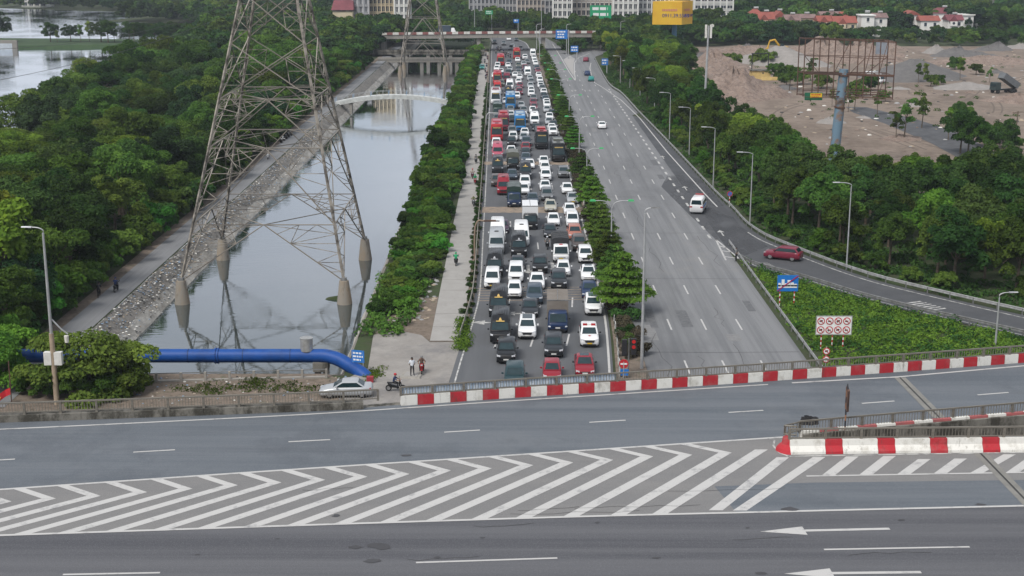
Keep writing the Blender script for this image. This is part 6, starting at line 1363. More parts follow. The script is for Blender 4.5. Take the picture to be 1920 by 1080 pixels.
p = G(-10, 735); plant('lowtree', p.x-1, p.y+3, 'green tree behind the red flag at the end of the railing', 'big_tree', s=.85, v=1)
plant('lime', XAT(12, 140, 5), 140, 'yellow green tree at the corner of the wood above the flyover railing', 'lime_tree', s=1.5); plant('lime', XAT(-14, 147, 5), 147, 'taller yellow green tree behind the corner tree of the wood', 'lime_tree', s=1.6)
# strip between canal and service lane
for k, D in enumerate(np.arange(143, 520, 3.3)):
    xl = -14.6; xr = xat(PL, D) - (.6 if D < 190 else 1.6)
    for j in range(3 if D < 330 else 2):
        x = xl + (xr-xl)*((j+.5)/(3 if D < 330 else 2)) + random.uniform(-.7, .7)
        if D < 158 and j == 2: continue
        s = random.uniform(.72, 1.0)*(.85 if D < 170 else 1.05 if D < 210 else 1.2)
        plant('shrub', x, D + random.uniform(-1, 1), 'bushy green shrub in the strip between the canal and the concrete lane', 'strip_shrub', 'shrub', 'shrubs between canal and concrete lane', s, sz=s*(.68 if D < 185 else .95))
p = G(783, 372); plant('roadside', p.x+1, p.y, 'small tree leaning over the water in the shrub strip', 'strip_tree', s=.62, v=1)
p = G(800, 300); plant('roadside', p.x+1.5, p.y, 'round tree standing above the shrub strip near the footbridge', 'strip_tree', s=.7, v=0)
# green along the lane rail
for k, D in enumerate(np.arange(134, 400, 3.0)):
    x = (xat(PR, D) + xat(JL, D))/2 - .1; plant('hedge', x, D, 'low dark plants under the pale rail beside the concrete lane', 'low_plant', 'plant', 'low plants under the pale rail', random.uniform(.35, .5), v=2)
# median
for k, D in enumerate((143, 154, 163, 172, 182, 193, 203, 214, 231, 268, 286, 296, 306, 316, 326, 337, 348, 360, 372, 385, 400, 415, 430, 446, 462, 480, 500)):
    s = 1.4 if D < 150 else .95 if D < 215 else .85 if D < 240 else .85
    plant('tiered', 11.75 + HD*0 + random.uniform(-.2, .2) - max(0, D-440)*.02, D, 'tiered green tree growing in the median between the carriageways', 'median_tree', group='tiered trees in the median', s=s*random.uniform(.9, 1.1), z=.1)
for k, D in enumerate(np.arange(127, 470, 3.3)):
    plant('hedge', 11.7 + random.uniform(-.15, .15) - max(0, D-440)*.02, D, 'low brown hedge plant filling the median bed', 'median_hedge', 'hedge', 'hedge plants in the median', random.uniform(.85, 1.2), v=0 if random.random() < .7 else 2, z=.1)
for (px, py) in ((1205, 660), (1212, 640)):
    p = G(px, py); plant('hedge', 12.0, p.y, 'brown flowering bush at the near end of the median below the tall lamp', 'median_bush', 'bush', 'bushes at the near end of the median', .95, v=0, z=.1)
# right wood
def gx(y): return xat(GUARD[::-1], y) if y > 150 else 54 + (150-y)*.9
ok_r = lambda x, y: inview(x, y) and x > gx(y) + (3.6 if y > 250 else 4.8) and not inside(x, y, LOT) and not inside(x-3, y-3, LOT) and not (y > 470)
right = scatter(30, 160, 146, 520, 5.4, ok_r, 9, 12000, lambda x, y: 5.0 if y < 260 else 6.0)
right.sort(key=lambda p: p[1])
rfar = right[300:]
for (x, y) in right[:300]:
    q = random.random(); edge_ = x < gx(y) + 9
    kd = 'lime' if q < (.17 if edge_ else .06) else 'roadside'
    s = random.uniform(.8, 1.1)*(.95 if y < 300 else 1.1 if y < 400 else 1.2)
    plant(kd, x, y, {'lime': 'pale yellow green tree standing out in the roadside wood', 'roadside': 'dark green tree in the roadside wood beyond the slip road guardrail'}[kd], 'roadside_tree' if kd == 'roadside' else 'lime_tree', group='trees of the roadside wood', s=s, v=(0 if random.random() < .5 else 1 if random.random() < .8 else 2) if kd == 'roadside' else 0)
y = 150
while y < 330:
    plant('shrub', gx(y) + 3.0 + random.uniform(-.4, .8), y, 'low leafy shrub behind the wooded guardrail', 'shrub', 'shrub', 'shrubs behind the wooded guardrail', random.uniform(.55, .95)); y += random.uniform(3.5, 6)
# ground cover: leafy carpets
def carpet(name, label, poly_, n, size, m, hmax, seed, z=-.03):
    rg = random.Random(seed); xs_ = [p[0] for p in poly_]; ys_ = [p[1] for p in poly_]; lb = []
    while len(lb) < n:
        x, y = rg.uniform(min(xs_), max(xs_)), rg.uniform(min(ys_), max(ys_))
        if inside(x, y, poly_): lb.append((x, y, z + rg.uniform(0, hmax*.4), rg.uniform(.5, 1.1), rg.uniform(.5, 1.1), rg.uniform(.3, 1.0)*hmax))
    me = crown_mesh(name, lb, n*26, size, m, up=.6, shell=(.4, 1.0), seed=seed); o = obj(name, me); return tag(o, label, 'ground cover', None, 'stuff')
tri = [(p.x, p.y - .9) for p in LOWG[1:]] + [(52, 124), (30, 122), (29.2, 128), (29.2, 172)]
carpet('grass_triangle', 'bright green creepers and grass in the triangle beside the slip road', tri, 1300, .30, L_grass, .5, 3)
carpet('weed_patch', 'darker weeds growing through the triangle of creepers', tri, 260, .3, L_dark, .8, 4)
verge = [(p.x + .8, p.y + .8) for p in GUARD if p.y < 465] ; verge = verge + [(p[0] + 9, p[1] + 5) for p in verge[::-1]]
carpet('verge_creeper', 'dark green creepers covering the bank behind the wooded guardrail', verge, 1700, .42, L_dark, .6, 5)
strip = [(-15.2, 134), (-11.5, 134), (-9.6, 150), (-9.4, 200), (-10.5, 320), (-15.3, 320)]
carpet('bank_creeper', 'green creepers covering the bank between canal and concrete lane', strip, 800, .42, L_mid, 1.0, 6)
carpet('verge_weeds', 'weeds on the dirt verge along the canal fence', [(p.x, p.y) for p in gp([(330, 728), (480, 712), (600, 722), (590, 735), (400, 740)])], 60, .22, L_mid, .35, 7)
carpet('rail_weeds', 'weeds growing at the broken end of the pale rail', [(p.x, p.y) for p in gp([(862, 600), (874, 600), (876, 640), (868, 664), (860, 660)])], 60, .25, L_bright, .6, 8)
carpet('pipe_weeds', 'weeds around the blue pipe where it enters the bank', [(p.x, p.y) for p in gp([(682, 700), (715, 690), (712, 704), (690, 716)])], 30, .2, L_bright, .3, 9)
und = [(-49.5, 112), (-49.5, 420), (-75, 420), (-75, 112)]
carpet('undergrowth', 'dark undergrowth beneath the trees of the canal-side wood', und, 1500, .6, L_dark, 1.2, 10)
und2 = [(38, 172), (70, 150), (90, 150), (90, 235), (56, 240), (50, 330), (36, 330)]
carpet('undergrowth', 'dark undergrowth beneath the trees of the roadside wood', [p for p in und2], 1200, .55, L_dark, 1.0, 12)
# litter on the banks (small scraps, uncountable)
def litter(name, label, fn, n, smin, smax, seed, cols):
    rg = random.Random(seed); mb = MB()
    for k in range(n):
        x, y, z = fn(rg); s = rg.uniform(smin, smax); t = rg.uniform(0, 6.28); mb.m = k % len(cols)
        c, d = math.cos(t)*s, math.sin(t)*s; h = s*rg.uniform(.15, .6)
        mb.frus([(x-c, y-d, z), (x+d, y-c, z), (x+c, y+d, z), (x-d, y+c, z)], [(x-c*.6, y-d*.6, z+h), (x+d*.7, y-c*.7, z+h*.8), (x+c*.6, y+d*.5, z+h), (x-d*.6, y+c*.6, z+h*.7)])
    return tag(mb.build(name, cols), label, 'litter', None, 'stuff')
SC = [M_white, mat('scrap_grey', (.3, .3, .3), .8), mat('scrap_blue', (.2, .28, .38), .7), mat('scrap_tan', (.35, .29, .22), .9), mat('scrap_dark', (.05, .05, .05), .9)]
def on_bank(rg):
    f = rg.betavariate(1.2, 2.6); y = 121 + 180*rg.random()**1.6; return (CX0 + (-39.9-CX0)*f, y, -.06 + (WZ-.5)*f + .05)
litter('bank_litter', 'pale scraps and stones scattered over the left canal bank', on_bank, 2600, .06, .2, 1, SC)
litter('yard_litter', 'scraps of rubbish on the dirt verge by the flyover', lambda rg: (rg.uniform(-36, -13), rg.uniform(113, 121), -.02), 160, .05, .16, 2, SC)
litter('rubble_litter', 'broken slabs beside the near end of the concrete lane', lambda rg: (rg.uniform(-12.5, -8.6), rg.uniform(140, 160), -.02), 90, .1, .4, 3, [M_slab, SC[1], SC[3]])
p = G(628, 560, WZ); tag(MB().frus([(p.x-1.2, p.y-.5, WZ-.05), (p.x+.6, p.y-.6, WZ-.05), (p.x+.5, p.y+.5, WZ-.05), (p.x-1.1, p.y+.6, WZ-.05)], [(p.x-.8, p.y-.2, WZ+.2), (p.x+.3, p.y-.3, WZ+.35), (p.x+.3, p.y+.3, WZ+.3), (p.x-.7, p.y+.3, WZ+.15)]).build('floating_debris', M_ground), 'clump of weeds floating against the tower footing', 'debris')

# ------------------------------------------------------------------ construction lot
mb = MB(); ngon(mb, LOT, -.02); struct('dirt_lot', mb, M_dirt)
mb = MB(); ngon(mb, gp([(1585, 200), (1625, 201), (1720, 224), (1800, 250), (1870, 287), (1880, 305), (1810, 303), (1745, 268), (1660, 232), (1600, 211)]), .0); struct('lot_road', mb, mat('lot_road_gravel', (.075, .077, .082), .9, var=.25, scale=.6))
M_rub = mix_layers('rubble', [((.29, .225, .19), .35, S1, .4, .62, .9), ((.13, .10, .085), 1.0, S1, .48, .64, .9), ((.48, .46, .43), 3.0, S1, .60, .68, .85)], base=(.22, .165, .135), rough=1.0, bump=.8)
M_grav = mix_layers('gravel', [((.29, .27, .255), .35, S1, .4, .62, .9), ((.19, .18, .175), 1.4, S1, .52, .66, .6)], base=(.24, .225, .21), rough=1.0, bump=.5)
M_dgrav = mix_layers('dark_gravel', [((.15, .145, .14), .5, S1, .4, .62, .9), ((.09, .088, .085), 2, S1, .52, .66, .6)], base=(.12, .115, .115), rough=1.0, bump=.5)
def mound(px, py, rx, ry, h, label, m, seed, rough=.12):
    c = G(px, py); rg = random.Random(seed); n = 30; rings = 11; mb = MB(); vs = [(0, 0, h*.93)]
    for i in range(1, rings+1):
        f = i/rings
        for k in range(n):
            t = 2*math.pi*k/n; w = 1 + .16*math.sin(2*t+seed) + .1*math.sin(5*t+seed*2); z = h*(max(0, 1-f)**1.05)*(1 + rg.uniform(-rough, rough)*.9) + (rg.uniform(-rough, rough)*h*.3 + .25*h*rough*math.sin(3*t+i) if i < rings else 0)
            vs.append((rx*f*w*math.cos(t), ry*f*w*math.sin(t), max(-.05, z) if i < rings else -.1))
    fs = [(0, 1+k, 1+(k+1) % n) for k in range(n)]
    for i in range(rings-1): fs += [(1+i*n+k, 1+(i+1)*n+k, 1+(i+1)*n+(k+1) % n, 1+i*n+(k+1) % n) for k in range(n)]
    mb.add(vs, fs); o = mb.build('spoil_heap', m, None, 50); o.location = c; return tag(o, label, 'heap', 'heaps on the construction lot')
mound(1375, 178, 13, 20, 7.0, 'pinkish rubble heap nearest the trees on the construction lot', M_rub, 1, .2); mound(1335, 132, 13, 20, 6.0, 'reddish rubble heap behind the phone mast', M_rub, 2, .2)
mound(1462, 118, 16, 17, 6.0, 'smooth grey gravel heap below the yellow excavator', M_grav, 3, .05); mound(1545, 110, 19, 18, 7.0, 'rough pale rubble heap behind the empty billboard frame', M_rub, 4, .25); mound(1612, 112, 16, 16, 6.0, 'second pale rubble heap behind the empty billboard frame', M_rub, 5, .25)
mound(1712, 145, 17, 15, 5.8, 'dark grey gravel heap right of the empty billboard frame', M_dgrav, 6, .05); mound(1810, 165, 9, 7, 1.8, 'low pale earth heap near the dump truck', M_grav, 7, .1); mound(1845, 118, 22, 10, 2.6, 'long low heap at the far edge of the construction lot', M_rub, 8, .2)
mound(1910, 190, 8, 8, 2.2, 'brown earth heap beside the dump truck', M_rub, 9, .2); mound(1395, 100, 20, 12, 2.6, 'low rubble ridge at the back of the construction lot', M_rub, 10, .25); mound(1470, 166, 5, 3, 1.0, 'small dark rubble pile on the open dirt', M_dgrav, 11, .2); mound(1690, 260, 5, 4, .9, 'small earth pile at the foot of a young tree by the lot road', M_rub, 12, .2)
for k, (px, py, s) in enumerate(((1645, 215, .8), (1695, 262, 1.15), (1728, 240, 1.05), (1778, 262, .85), (1722, 155, .75), (1735, 152, .7), (1800, 150, .9), (1855, 155, .6), (1480, 170, .95), (1495, 172, .9), (1560, 200, .6), (1590, 210, .7), (1602, 206, .8), (1520, 150, .9), (1680, 262, .8), (1440, 150, .6))):
    p = G(px, py); plant('young', p.x, p.y, 'slender young tree standing on the open construction lot', 'young_tree', group='young trees on the construction lot', s=s)
for (px, py, s) in ((1800, 287, .9), (1815, 290, .95), (1845, 292, .75), (1880, 296, .8), (1800, 240, .7)): p = G(px, py); plant('roadside', p.x, p.y, 'bushy tree beside the lot road', 'lot_tree', group='bushy trees beside the lot road', s=s)
for (px, py, s) in ((1365, 125, 1.6), (1378, 126, 1.5), (1425, 120, 1.8), (1440, 122, 1.6), (1455, 140, 1.3), (1540, 165, 1.4), (1630, 170, 1.5), (1745, 162, 1.2), (1470, 150, 1.5), (1490, 146, 1.2), (1505, 158, 1.4), (1475, 160, 1.3), (1600, 175, 1.2), (1615, 180, 1.0), (1760, 158, 1.0), (1790, 130, 1.4), (1830, 140, 1.2), (1660, 190, .9), (1850, 275, 1.5), (1870, 268, 1.4), (1890, 280, 1.4)): p = G(px, py); plant('shrub', p.x, p.y, 'dark bush growing on the construction lot', 'lot_bush', 'bush', 'bushes on the construction lot', s, v=2)
lotp = [(70, 300), (180, 300), (215, 500), (80, 500)]
carpet('lot_scrub', 'thin scrub and weeds scattered over the construction lot', lotp, 170, .4, L_mid, .7, 21)
litter('lot_rubble', 'broken concrete and scraps strewn over the construction lot', lambda rg: (rg.uniform(52, 230), rg.uniform(240, 530), 0), 900, .15, .75, 5, [M_rub, M_white, SC[1], SC[3], SC[4]])
rs = random.Random(44)
for k in range(34):
    x, y = rs.uniform(60, 215), rs.uniform(285, 530); r_ = rs.uniform(1.2, 4.0)
    if x > .36*(y*CP+9): continue
    v = (SP*y - 0, )
    o = mound(1500, 200, r_, r_*rs.uniform(.6, 1.2), r_*rs.uniform(.22, .42), 'small pile of earth and rubble on the open construction lot', rs.choice((M_rub, M_dgrav, M_grav, M_rub)), 50+k, .25); o.location = (x, y, 0)
for k in range(16):
    x, y = 62 + k*9 + rs.uniform(-4, 4), rs.uniform(490, 545); r_ = rs.uniform(5, 10); o = mound(1500, 200, r_, r_*.7, rs.uniform(1.6, 3.6), 'rough rubble heap along the tree belt at the back of the lot', rs.choice((M_rub, M_grav, M_dgrav, M_rub)), 90+k, .22); o.location = (x, y, 0)
M_rut = mat('wheel_rut', (.12, .095, .075), 1.0, var=.3, scale=1.5)
lot_o = bpy.data.objects['dirt_lot']
for k in range(16):
    x, y = rs.uniform(52, 150), rs.uniform(225, 400); a = rs.uniform(.6, 1.9); d = Vector((math.cos(a), math.sin(a), 0)); cvt = rs.uniform(-.02, .02)
    pts = [Vector((x, y, 0)) + d*t*4 + Vector((-d.y, d.x, 0))*cvt*(t*4)**2*.5 for t in range(9)]
    if not all(inside(p.x, p.y, LOT) for p in pts): continue
    for s_ in (-.95, .95): line('wheel_rut', offset(pts, s_), .42, -.012 + .0006*k, lot_o, M_rut)
p = G(1425, 150); root = thing('yellow_shed', 'small yellow shed with a bare post frame above it on the lot', 'shed', p); M_shed = mat('shed_yellow', (.55, .40, .16), .85, var=.2, scale=.5)
MB().box(-2.5, 3.0, 0, 4, 0, 2.6).build('wall', M_shed, root); MB().box(-2.8, 3.3, -.3, 4.3, 2.6, 2.9).build('roof', M_dirtyconc, root); MB().box(-6, 5, -1.2, -.9, 0, 1.0).build('boundary_wall', M_shed, root); MB().tube((.8, -.02, 2.0), (.8, .0, 2.0), .25, n=10).build('vent', M_black2, root)
for x in (-2.2, 2.6): MB().box(x-.12, x+.12, 2, 2.24, 2.9, 7.6).build('post', M_black2, root)
MB().box(-2.4, 2.8, 2, 2.24, 7.4, 7.65).build('cross_beam', M_black2, root)
p = G(1468, 101); root = thing('excavator', 'yellow excavator arm showing above the grey gravel heap', 'excavator', (p.x, p.y, .0), 0, None, 1.12); Y = mat('machine_yellow', (.55, .33, .03), .5)
MB().box(-1.3, 1.3, -2, 2, .9, 2.4).build('body', Y, root); MB().box(-1.4, -.2, -2.2, -.6, 2.3, 3.4).build('cab', M_glass, root)
for s in (-1.3, .7): MB().box(s, s+.6, -2.2, 2.2, 0, .9).build('track', M_black, root)
MB().path([(-.9, -.4, 2.0), (-3.0, -.6, 4.6), (-4.6, -.7, 4.2)], .35, 6).build('boom', Y, root); MB().path([(-4.6, -.7, 4.2), (-5.2, -.8, 2.0)], .25, 6).build('stick', Y, root); MB().box(-5.8, -4.8, -1.3, -.3, 1.2, 2.0).build('bucket', Y, root)
p = G(1883, 174); root = thing('dump_truck', 'dark dump truck with its bed tipped up on the construction lot', 'truck', p, R(20)); DK = mat('truck_green', (.03, .045, .045), .6)
MB().frus([(-4.0, -1.2, .9), (-2.2, -1.2, .9), (-2.2, 1.2, .9), (-4.0, 1.2, .9)], [(-3.8, -1.15, 2.9), (-2.2, -1.15, 2.9), (-2.2, 1.15, 2.9), (-3.8, 1.15, 2.9)]).build('cab', DK, root); MB().box(-4.02, -3.7, -1.0, 1.0, 1.9, 2.6).build('windscreen', M_glass, root); MB().box(-3.8, 3.2, -.5, .5, .7, 1.1).build('chassis', M_black, root)
MB().frus([(-1.6, -1.25, 4.0), (3.2, -1.25, 1.1), (3.2, 1.25, 1.1), (-1.6, 1.25, 4.0)], [(-.9, -1.3, 5.4), (4.2, -1.3, 2.4), (4.2, 1.3, 2.4), (-.9, 1.3, 5.4)]).build('tipper_bed', mat('bed_grey', (.13, .14, .15), .7), root)
ty = MB().tube((0, -.2, 0), (0, .2, 0), .52, n=14).mesh('tyre', M_tyre, 50)
for x in (-3.0, 1.4, 2.6):
    for s in (-1.1, 1.1): obj('wheel', ty, root, (x, s, .52))
p = G(1640, 155); spawn('box lorry', 'white', (p.x, p.y, 0), R(30), 'white lorry parked behind the empty billboard frame', 'lorry', None, 1, 'white')
# phone mast
D = 300; x = XAT(1319, D, 0); root = thing('phone_mast', 'slim grey phone mast with panel antennas above the roadside wood', 'mast', (x, D, 0)); h = ZAT(48, D)
MB().tube((0, 0, 0), (.4, 0, h), .3, .18, 12).build('pole', M_pole, root, 40)
for s in (-.55, .5): MB().box(.4+s-.22, .4+s+.22, -.25, .1, h-2.6, h+.2).build('antenna', M_white, root)
MB().tube((1.2, 0, h), (1.2, -.1, h), .35, n=14).build('dish', M_white, root); bar_obj('bracket', M_pole, (-.3, 0, h-.6), (1.2, 0, h-.6), .1, .1, root)
# empty billboard frame on a leaning column
D = 246; root = thing('empty_billboard', 'empty rusty billboard frame on a leaning blue column', 'billboard', (0, 0, 0))
zb, zm, zt = ZAT(178, D), ZAT(136, D), ZAT(72, D); base = Vector((XAT(1562, D, 0), D, 0)); topc = Vector((XAT(1582, D, zm), D, zm + .6))
MCOL = mat('column_rusty_blue', (.13, .21, .28), .75, c2=(.20, .13, .09), scale=.45, thr=(.40, .52))
MB().tube(base - Vector((0, 0, .2)), topc, .95, .78, 20).build('column', MCOL, root, 40)
for f in (.60, .93): q = base.lerp(topc, f); MB().tube(q, q + Vector((.03, 0, .25)), .98, n=20).build('collar', M_rust, root, 40)
xl, xr = XAT(1504, D, zb), XAT(1672, D, zb); xl2, xr2 = XAT(1509, D, zt), XAT(1679, D, zt); nv = 7
def fp(f, z, back): 
    g_ = (z-zb)/(zt-zb); x = (xl + (xr-xl)*f) + ((xl2 + (xr2-xl2)*f) - (xl + (xr-xl)*f))*g_
    tilt = -.5*f; return Vector((x + (-.6 + .8*f if back else 0), D + (1.6 + 3.6*f if back else -.6), z + tilt*(1-g_) - .8*f*g_*.8))
for back in (0, 1):
    for k in range(nv): bar_obj('upright', M_rust, fp(k/(nv-1), zb - .2, back), fp(k/(nv-1), zt, back), .16, .16, root)
    for z, w in ((zb, .16), (zb + .9, .12), (zm, .42 if not back else .2), ((zm+zt)/2, .1), (zt, .18)): bar_obj('cross_rail', M_rust, fp(0, z, back), fp(1, z, back), .2, w, root)
for k in range(nv):
    for z in (zb, zm, zt): bar_obj('tie', M_rust, fp(k/(nv-1), z, 0), fp(k/(nv-1), z, 1), .1, .1, root)
for (f0, z0, f1, z1) in ((0, (zm+zt)/2, .17, zm), (.33, zm, .5, zt), (.5, zm, .67, (zm+zt)/2), (.67, zm, .83, zt), (.83, zb, 1, zm), (.83, zm, 1, zt), (.5, zb, .67, zm), (.67, zm, 1, (zm+zt)/2)): bar_obj('diagonal', M_rust, fp(f0, z0, 0), fp(f1, z1, 0 if f0 < .6 else 1), .1, .1, root)
for k in range(5): a = fp(k/4*.92, zb-.1, 0) + Vector((0, -.7, -.1)); b = fp((k+1)/4*.92 if k < 4 else 1, zb-.1, 0) + Vector((0, -.7, -.1)); bar_obj('catwalk_rail', M_rust, a, b, .35, .08, root)
MB().quad(fp(.86, (zm+zt)/2+.4, 1), fp(1, (zm+zt)/2+.4, 1), fp(1, zt-.2, 1), fp(.86, zt-.2, 1)).build('old_panel', mat('old_panel', (.30, .33, .38), .7), root)
z0, z1 = ZAT(187, D), ZAT(173, D); xa, xb = XAT(1507, D, z0), XAT(1540, D, z0)
MB().box(xa, xb, D-.75, D-.65, z0, z1).build('name_board', mat('board_green', (.01, .12, .06), .6), root); MB().box(xa+.95, xb-.1, D-.8, D-.74, z0+.42, z1-.12).build('name_board_face', M_yellow, root); mb = MB(); text_lines(mb, xa+1.1, xb-.3, z1-.25, 2, .2, D-.802, random.Random(4)); mb.build('lettering', M_signred, root)
p = G(1905, 245); 
root = thing('utility_pole', 'short wooden utility pole with a cross arm beside the lot road', 'pole', p); MB().tube((0, 0, 0), (.1, 0, 4.2), .12, n=8).build('pole', M_bark, root); bar_obj('cross_arm', M_bark, (-1.0, 0, 3.8), (1.2, 0, 4.0), .12, .12, root)

# ------------------------------------------------------------------ far buildings
def block(px0, px1, D, h, label, wall, cols, fh=3.3, floors=8, depth=16, z0=0, pil=True, winm=None, ratio=.62, slab=None, name='apartment_block', pane_h=.62):
    x0, x1 = XAT(px0, D, 8), XAT(px1, D, 8); w = x1-x0; root = thing(name, label, 'building', (x0, D, z0))
    MB().box(0, w, 0, depth, -.1, h).build('wall', wall, root); MB().box(-.3, w+.3, -.3, depth+.3, h, h+.6).build('roof', M_dirtyconc, root)
    bw = w/cols; winm = winm or M_win; wm = MB().box(-bw*ratio/2, bw*ratio/2, -.06, .02, 0, fh*pane_h).mesh('window', winm); sm = MB().box(-bw*ratio/2-.15, bw*ratio/2+.15, -.35, 0, -.16, 0).mesh('sill', slab or wall); mu = MB().box(-.06, .06, -.12, -.05, 0, fh*pane_h).mesh('mullion', wall)
    for f in range(floors):
        for c in range(cols):
            o = obj('window', wm, root, ((c+.5)*bw, 0, f*fh + fh*.28)); obj('sill', sm, o); obj('mullion', mu, o)
    if pil:
        for c in range(cols+1): MB().box(c*bw-.25, c*bw+.25, -.5, 0, 0, h).build('pilaster', wall, root)
        for f in range(1, floors+1): MB().box(-.1, w+.1, -.42, 0, f*fh-.12, f*fh+.12).build('floor_band', slab or wall, root)
    return root
M_win = mat('dark_window', (.035, .045, .06), .2, var=.4, scale=.4); M_wallw = mat('apartment_white', (.74, .73, .70), .85, var=.1, scale=.15); M_wallb = mat('apartment_beige', (.55, .49, .43), .85, c2=(.44, .39, .35), scale=.12); M_wallg = mat('apartment_grey', (.42, .42, .43), .85, var=.15, scale=.12); M_wally = mat('apartment_cream', (.55, .47, .33), .85, var=.12, scale=.12)
block(1037, 1072, 640, 30, 'white apartment block left of the green billboard', M_wallw, 4); block(1073, 1150, 648, 30, 'beige and white apartment block behind the green billboard', M_wallb, 9, slab=M_wallw); block(1150, 1196, 636, 30, 'white apartment block with blank piers right of the green billboard', M_wallw, 5, ratio=.5)
block(1197, 1262, 642, 30, 'white apartment block left of the yellow billboard', M_wallw, 8, slab=M_wallg); block(1302, 1374, 640, 30, 'white apartment block with long balconies right of the yellow billboard', M_wallw, 6, ratio=.75, pane_h=.4)
block(970, 1022, 680, 30, 'beige apartment block with dark balconies above the far overpass', M_wallb, 7); block(935, 968, 690, 30, 'grey brown apartment block behind the far overpass trees', M_wallg, 5, ratio=.7); block(880, 932, 700, 30, 'weathered grey apartment block furthest left above the overpass', M_wallg, 7, ratio=.55); block(1022, 1038, 670, 30, 'narrow grey block between the beige and white apartments', M_wallg, 2)
block(740, 767, 606, 30, 'narrow white block with blue windows beyond the wood', M_wallw, 3, ratio=.45); block(693, 738, 612, 30, 'cream and grey unfinished block beyond the wood', M_wally, 6, ratio=.7); block(662, 692, 608, 24, 'plain grey block beside the red roofed hall', M_wallg, 3, ratio=.3, floors=6)
r = block(624, 661, 602, 11.2, 'yellow hall with a dark red roof beyond the wood', M_wally, 5, floors=1, fh=8, pane_h=.2, pil=False, name='hall'); w = XAT(661, 602, 8)-XAT(624, 602, 8); M_roofd = mat('roof_dark_red', (.17, .05, .06), .8, var=.2, scale=.3); M_roof = mat('roof_tiles', (.30, .085, .06), .8, c2=(.22, .065, .05), scale=.5); M_roofb = mat('roof_brown', (.20, .13, .12), .8, var=.2, scale=.5)
MB().frus([(-.6, -.6, 11.8), (w+.6, -.6, 11.8), (w+.6, 17, 11.8), (-.6, 17, 11.8)], [(0, 5, 15.6), (w, 5, 15.6), (w, 10, 15.6), (0, 10, 15.6)]).build('roof', M_roofd, r)
block(1470, 1486, 760, 20, 'thin pale tower block above the red roofed houses', M_wallg, 2, floors=5); block(1432, 1456, 740, 8.5, 'long low pale building above the red roofed houses', M_wallw, 4, floors=1); block(1520, 1542, 790, 16, 'small white house on the far skyline left', M_wallw, 3, floors=3, name='house'); block(1660, 1682, 770, 12, 'white house at the far edge behind the villas', M_wallw, 3, floors=3, name='house'); block(1868, 1880, 770, 9, 'small white house at the far right above the trees', M_wallw, 2, floors=2, name='house')
block(40, 85, 915, 9, 'white lakeside building on the far shore', M_wallw, 4, floors=3, name='lakeside_house'); block(1600, 1622, 800, 12, 'pale house peeping over the far trees', M_wallw, 3, floors=3, name='house')
def house(px0, px1, ye, yr, D, label, wall, roof, kind='hip', dep=9, dormer=False, base_y=54):
    ze, zr = ZAT(ye, D), ZAT(yr, D); x0, x1 = XAT(px0, D, ze), XAT(px1, D, ze); w = x1-x0; root = thing('house', label, 'house', (x0, D, 0), 0)
    MB().box(0, w, 0, dep, -.1, ze).build('wall', wall, root); rm = MB(); o = .5
    if kind == 'hip': rm.frus([(-o, -o, ze), (w+o, -o, ze), (w+o, dep+o, ze), (-o, dep+o, ze)], [(w*.3, dep*.48, zr), (w*.7, dep*.48, zr), (w*.7, dep*.52, zr), (w*.3, dep*.52, zr)])
    elif kind == 'gable': rm.frus([(-o, -o, ze), (w+o, -o, ze), (w+o, dep+o, ze), (-o, dep+o, ze)], [(-o, dep*.48, zr), (w+o, dep*.48, zr), (w+o, dep*.52, zr), (-o, dep*.52, zr)])
    elif kind == 'front': rm.frus([(-o, -o, ze), (w+o, -o, ze), (w+o, dep+o, ze), (-o, dep+o, ze)], [(w*.48, -o, zr), (w*.52, -o, zr), (w*.52, dep+o, zr), (w*.48, dep+o, zr)])
    else: rm.box(-o, w+o, -o, dep+o, ze, ze+.5)
    rm.build('roof', roof, root); n = max(1, int(w/3))
    for k in range(n):
        o_ = MB().box((k+.5)*w/n-.55, (k+.5)*w/n+.55, -.08, .02, ze-2.3, ze-.8).build('window', M_win, root); MB().box((k+.5)*w/n-.7, (k+.5)*w/n+.7, -.2, 0, ze-2.45, ze-2.3).build('sill', M_wallw, o_)
    if dormer:
        c = w*.35; MB().frus([(c-2, -.8, ze-.5), (c+2, -.8, ze-.5), (c+2, dep*.4, ze-.5), (c-2, dep*.4, ze-.5)], [(c-.1, -.8, ze+2), (c+.1, -.8, ze+2), (c+.1, dep*.4, ze+2), (c-.1, dep*.4, ze+2)]).build('gable', roof, root); MB().box(c-1.5, c+1.5, -.86, -.7, ze-2.4, ze-.45).build('gable_wall', wall, root); MB().tube((c, -.9, ze-1.2), (c, -.85, ze-1.2), .6, n=12).build('gable_window', M_win, root)
    if int(px0) % 2 == 0: MB().tube((w*.6-1, dep*.5, zr+.4), (w*.6+1, dep*.5, zr+.4), .55, n=12).build('water_tank', M_galv, root)
    return root
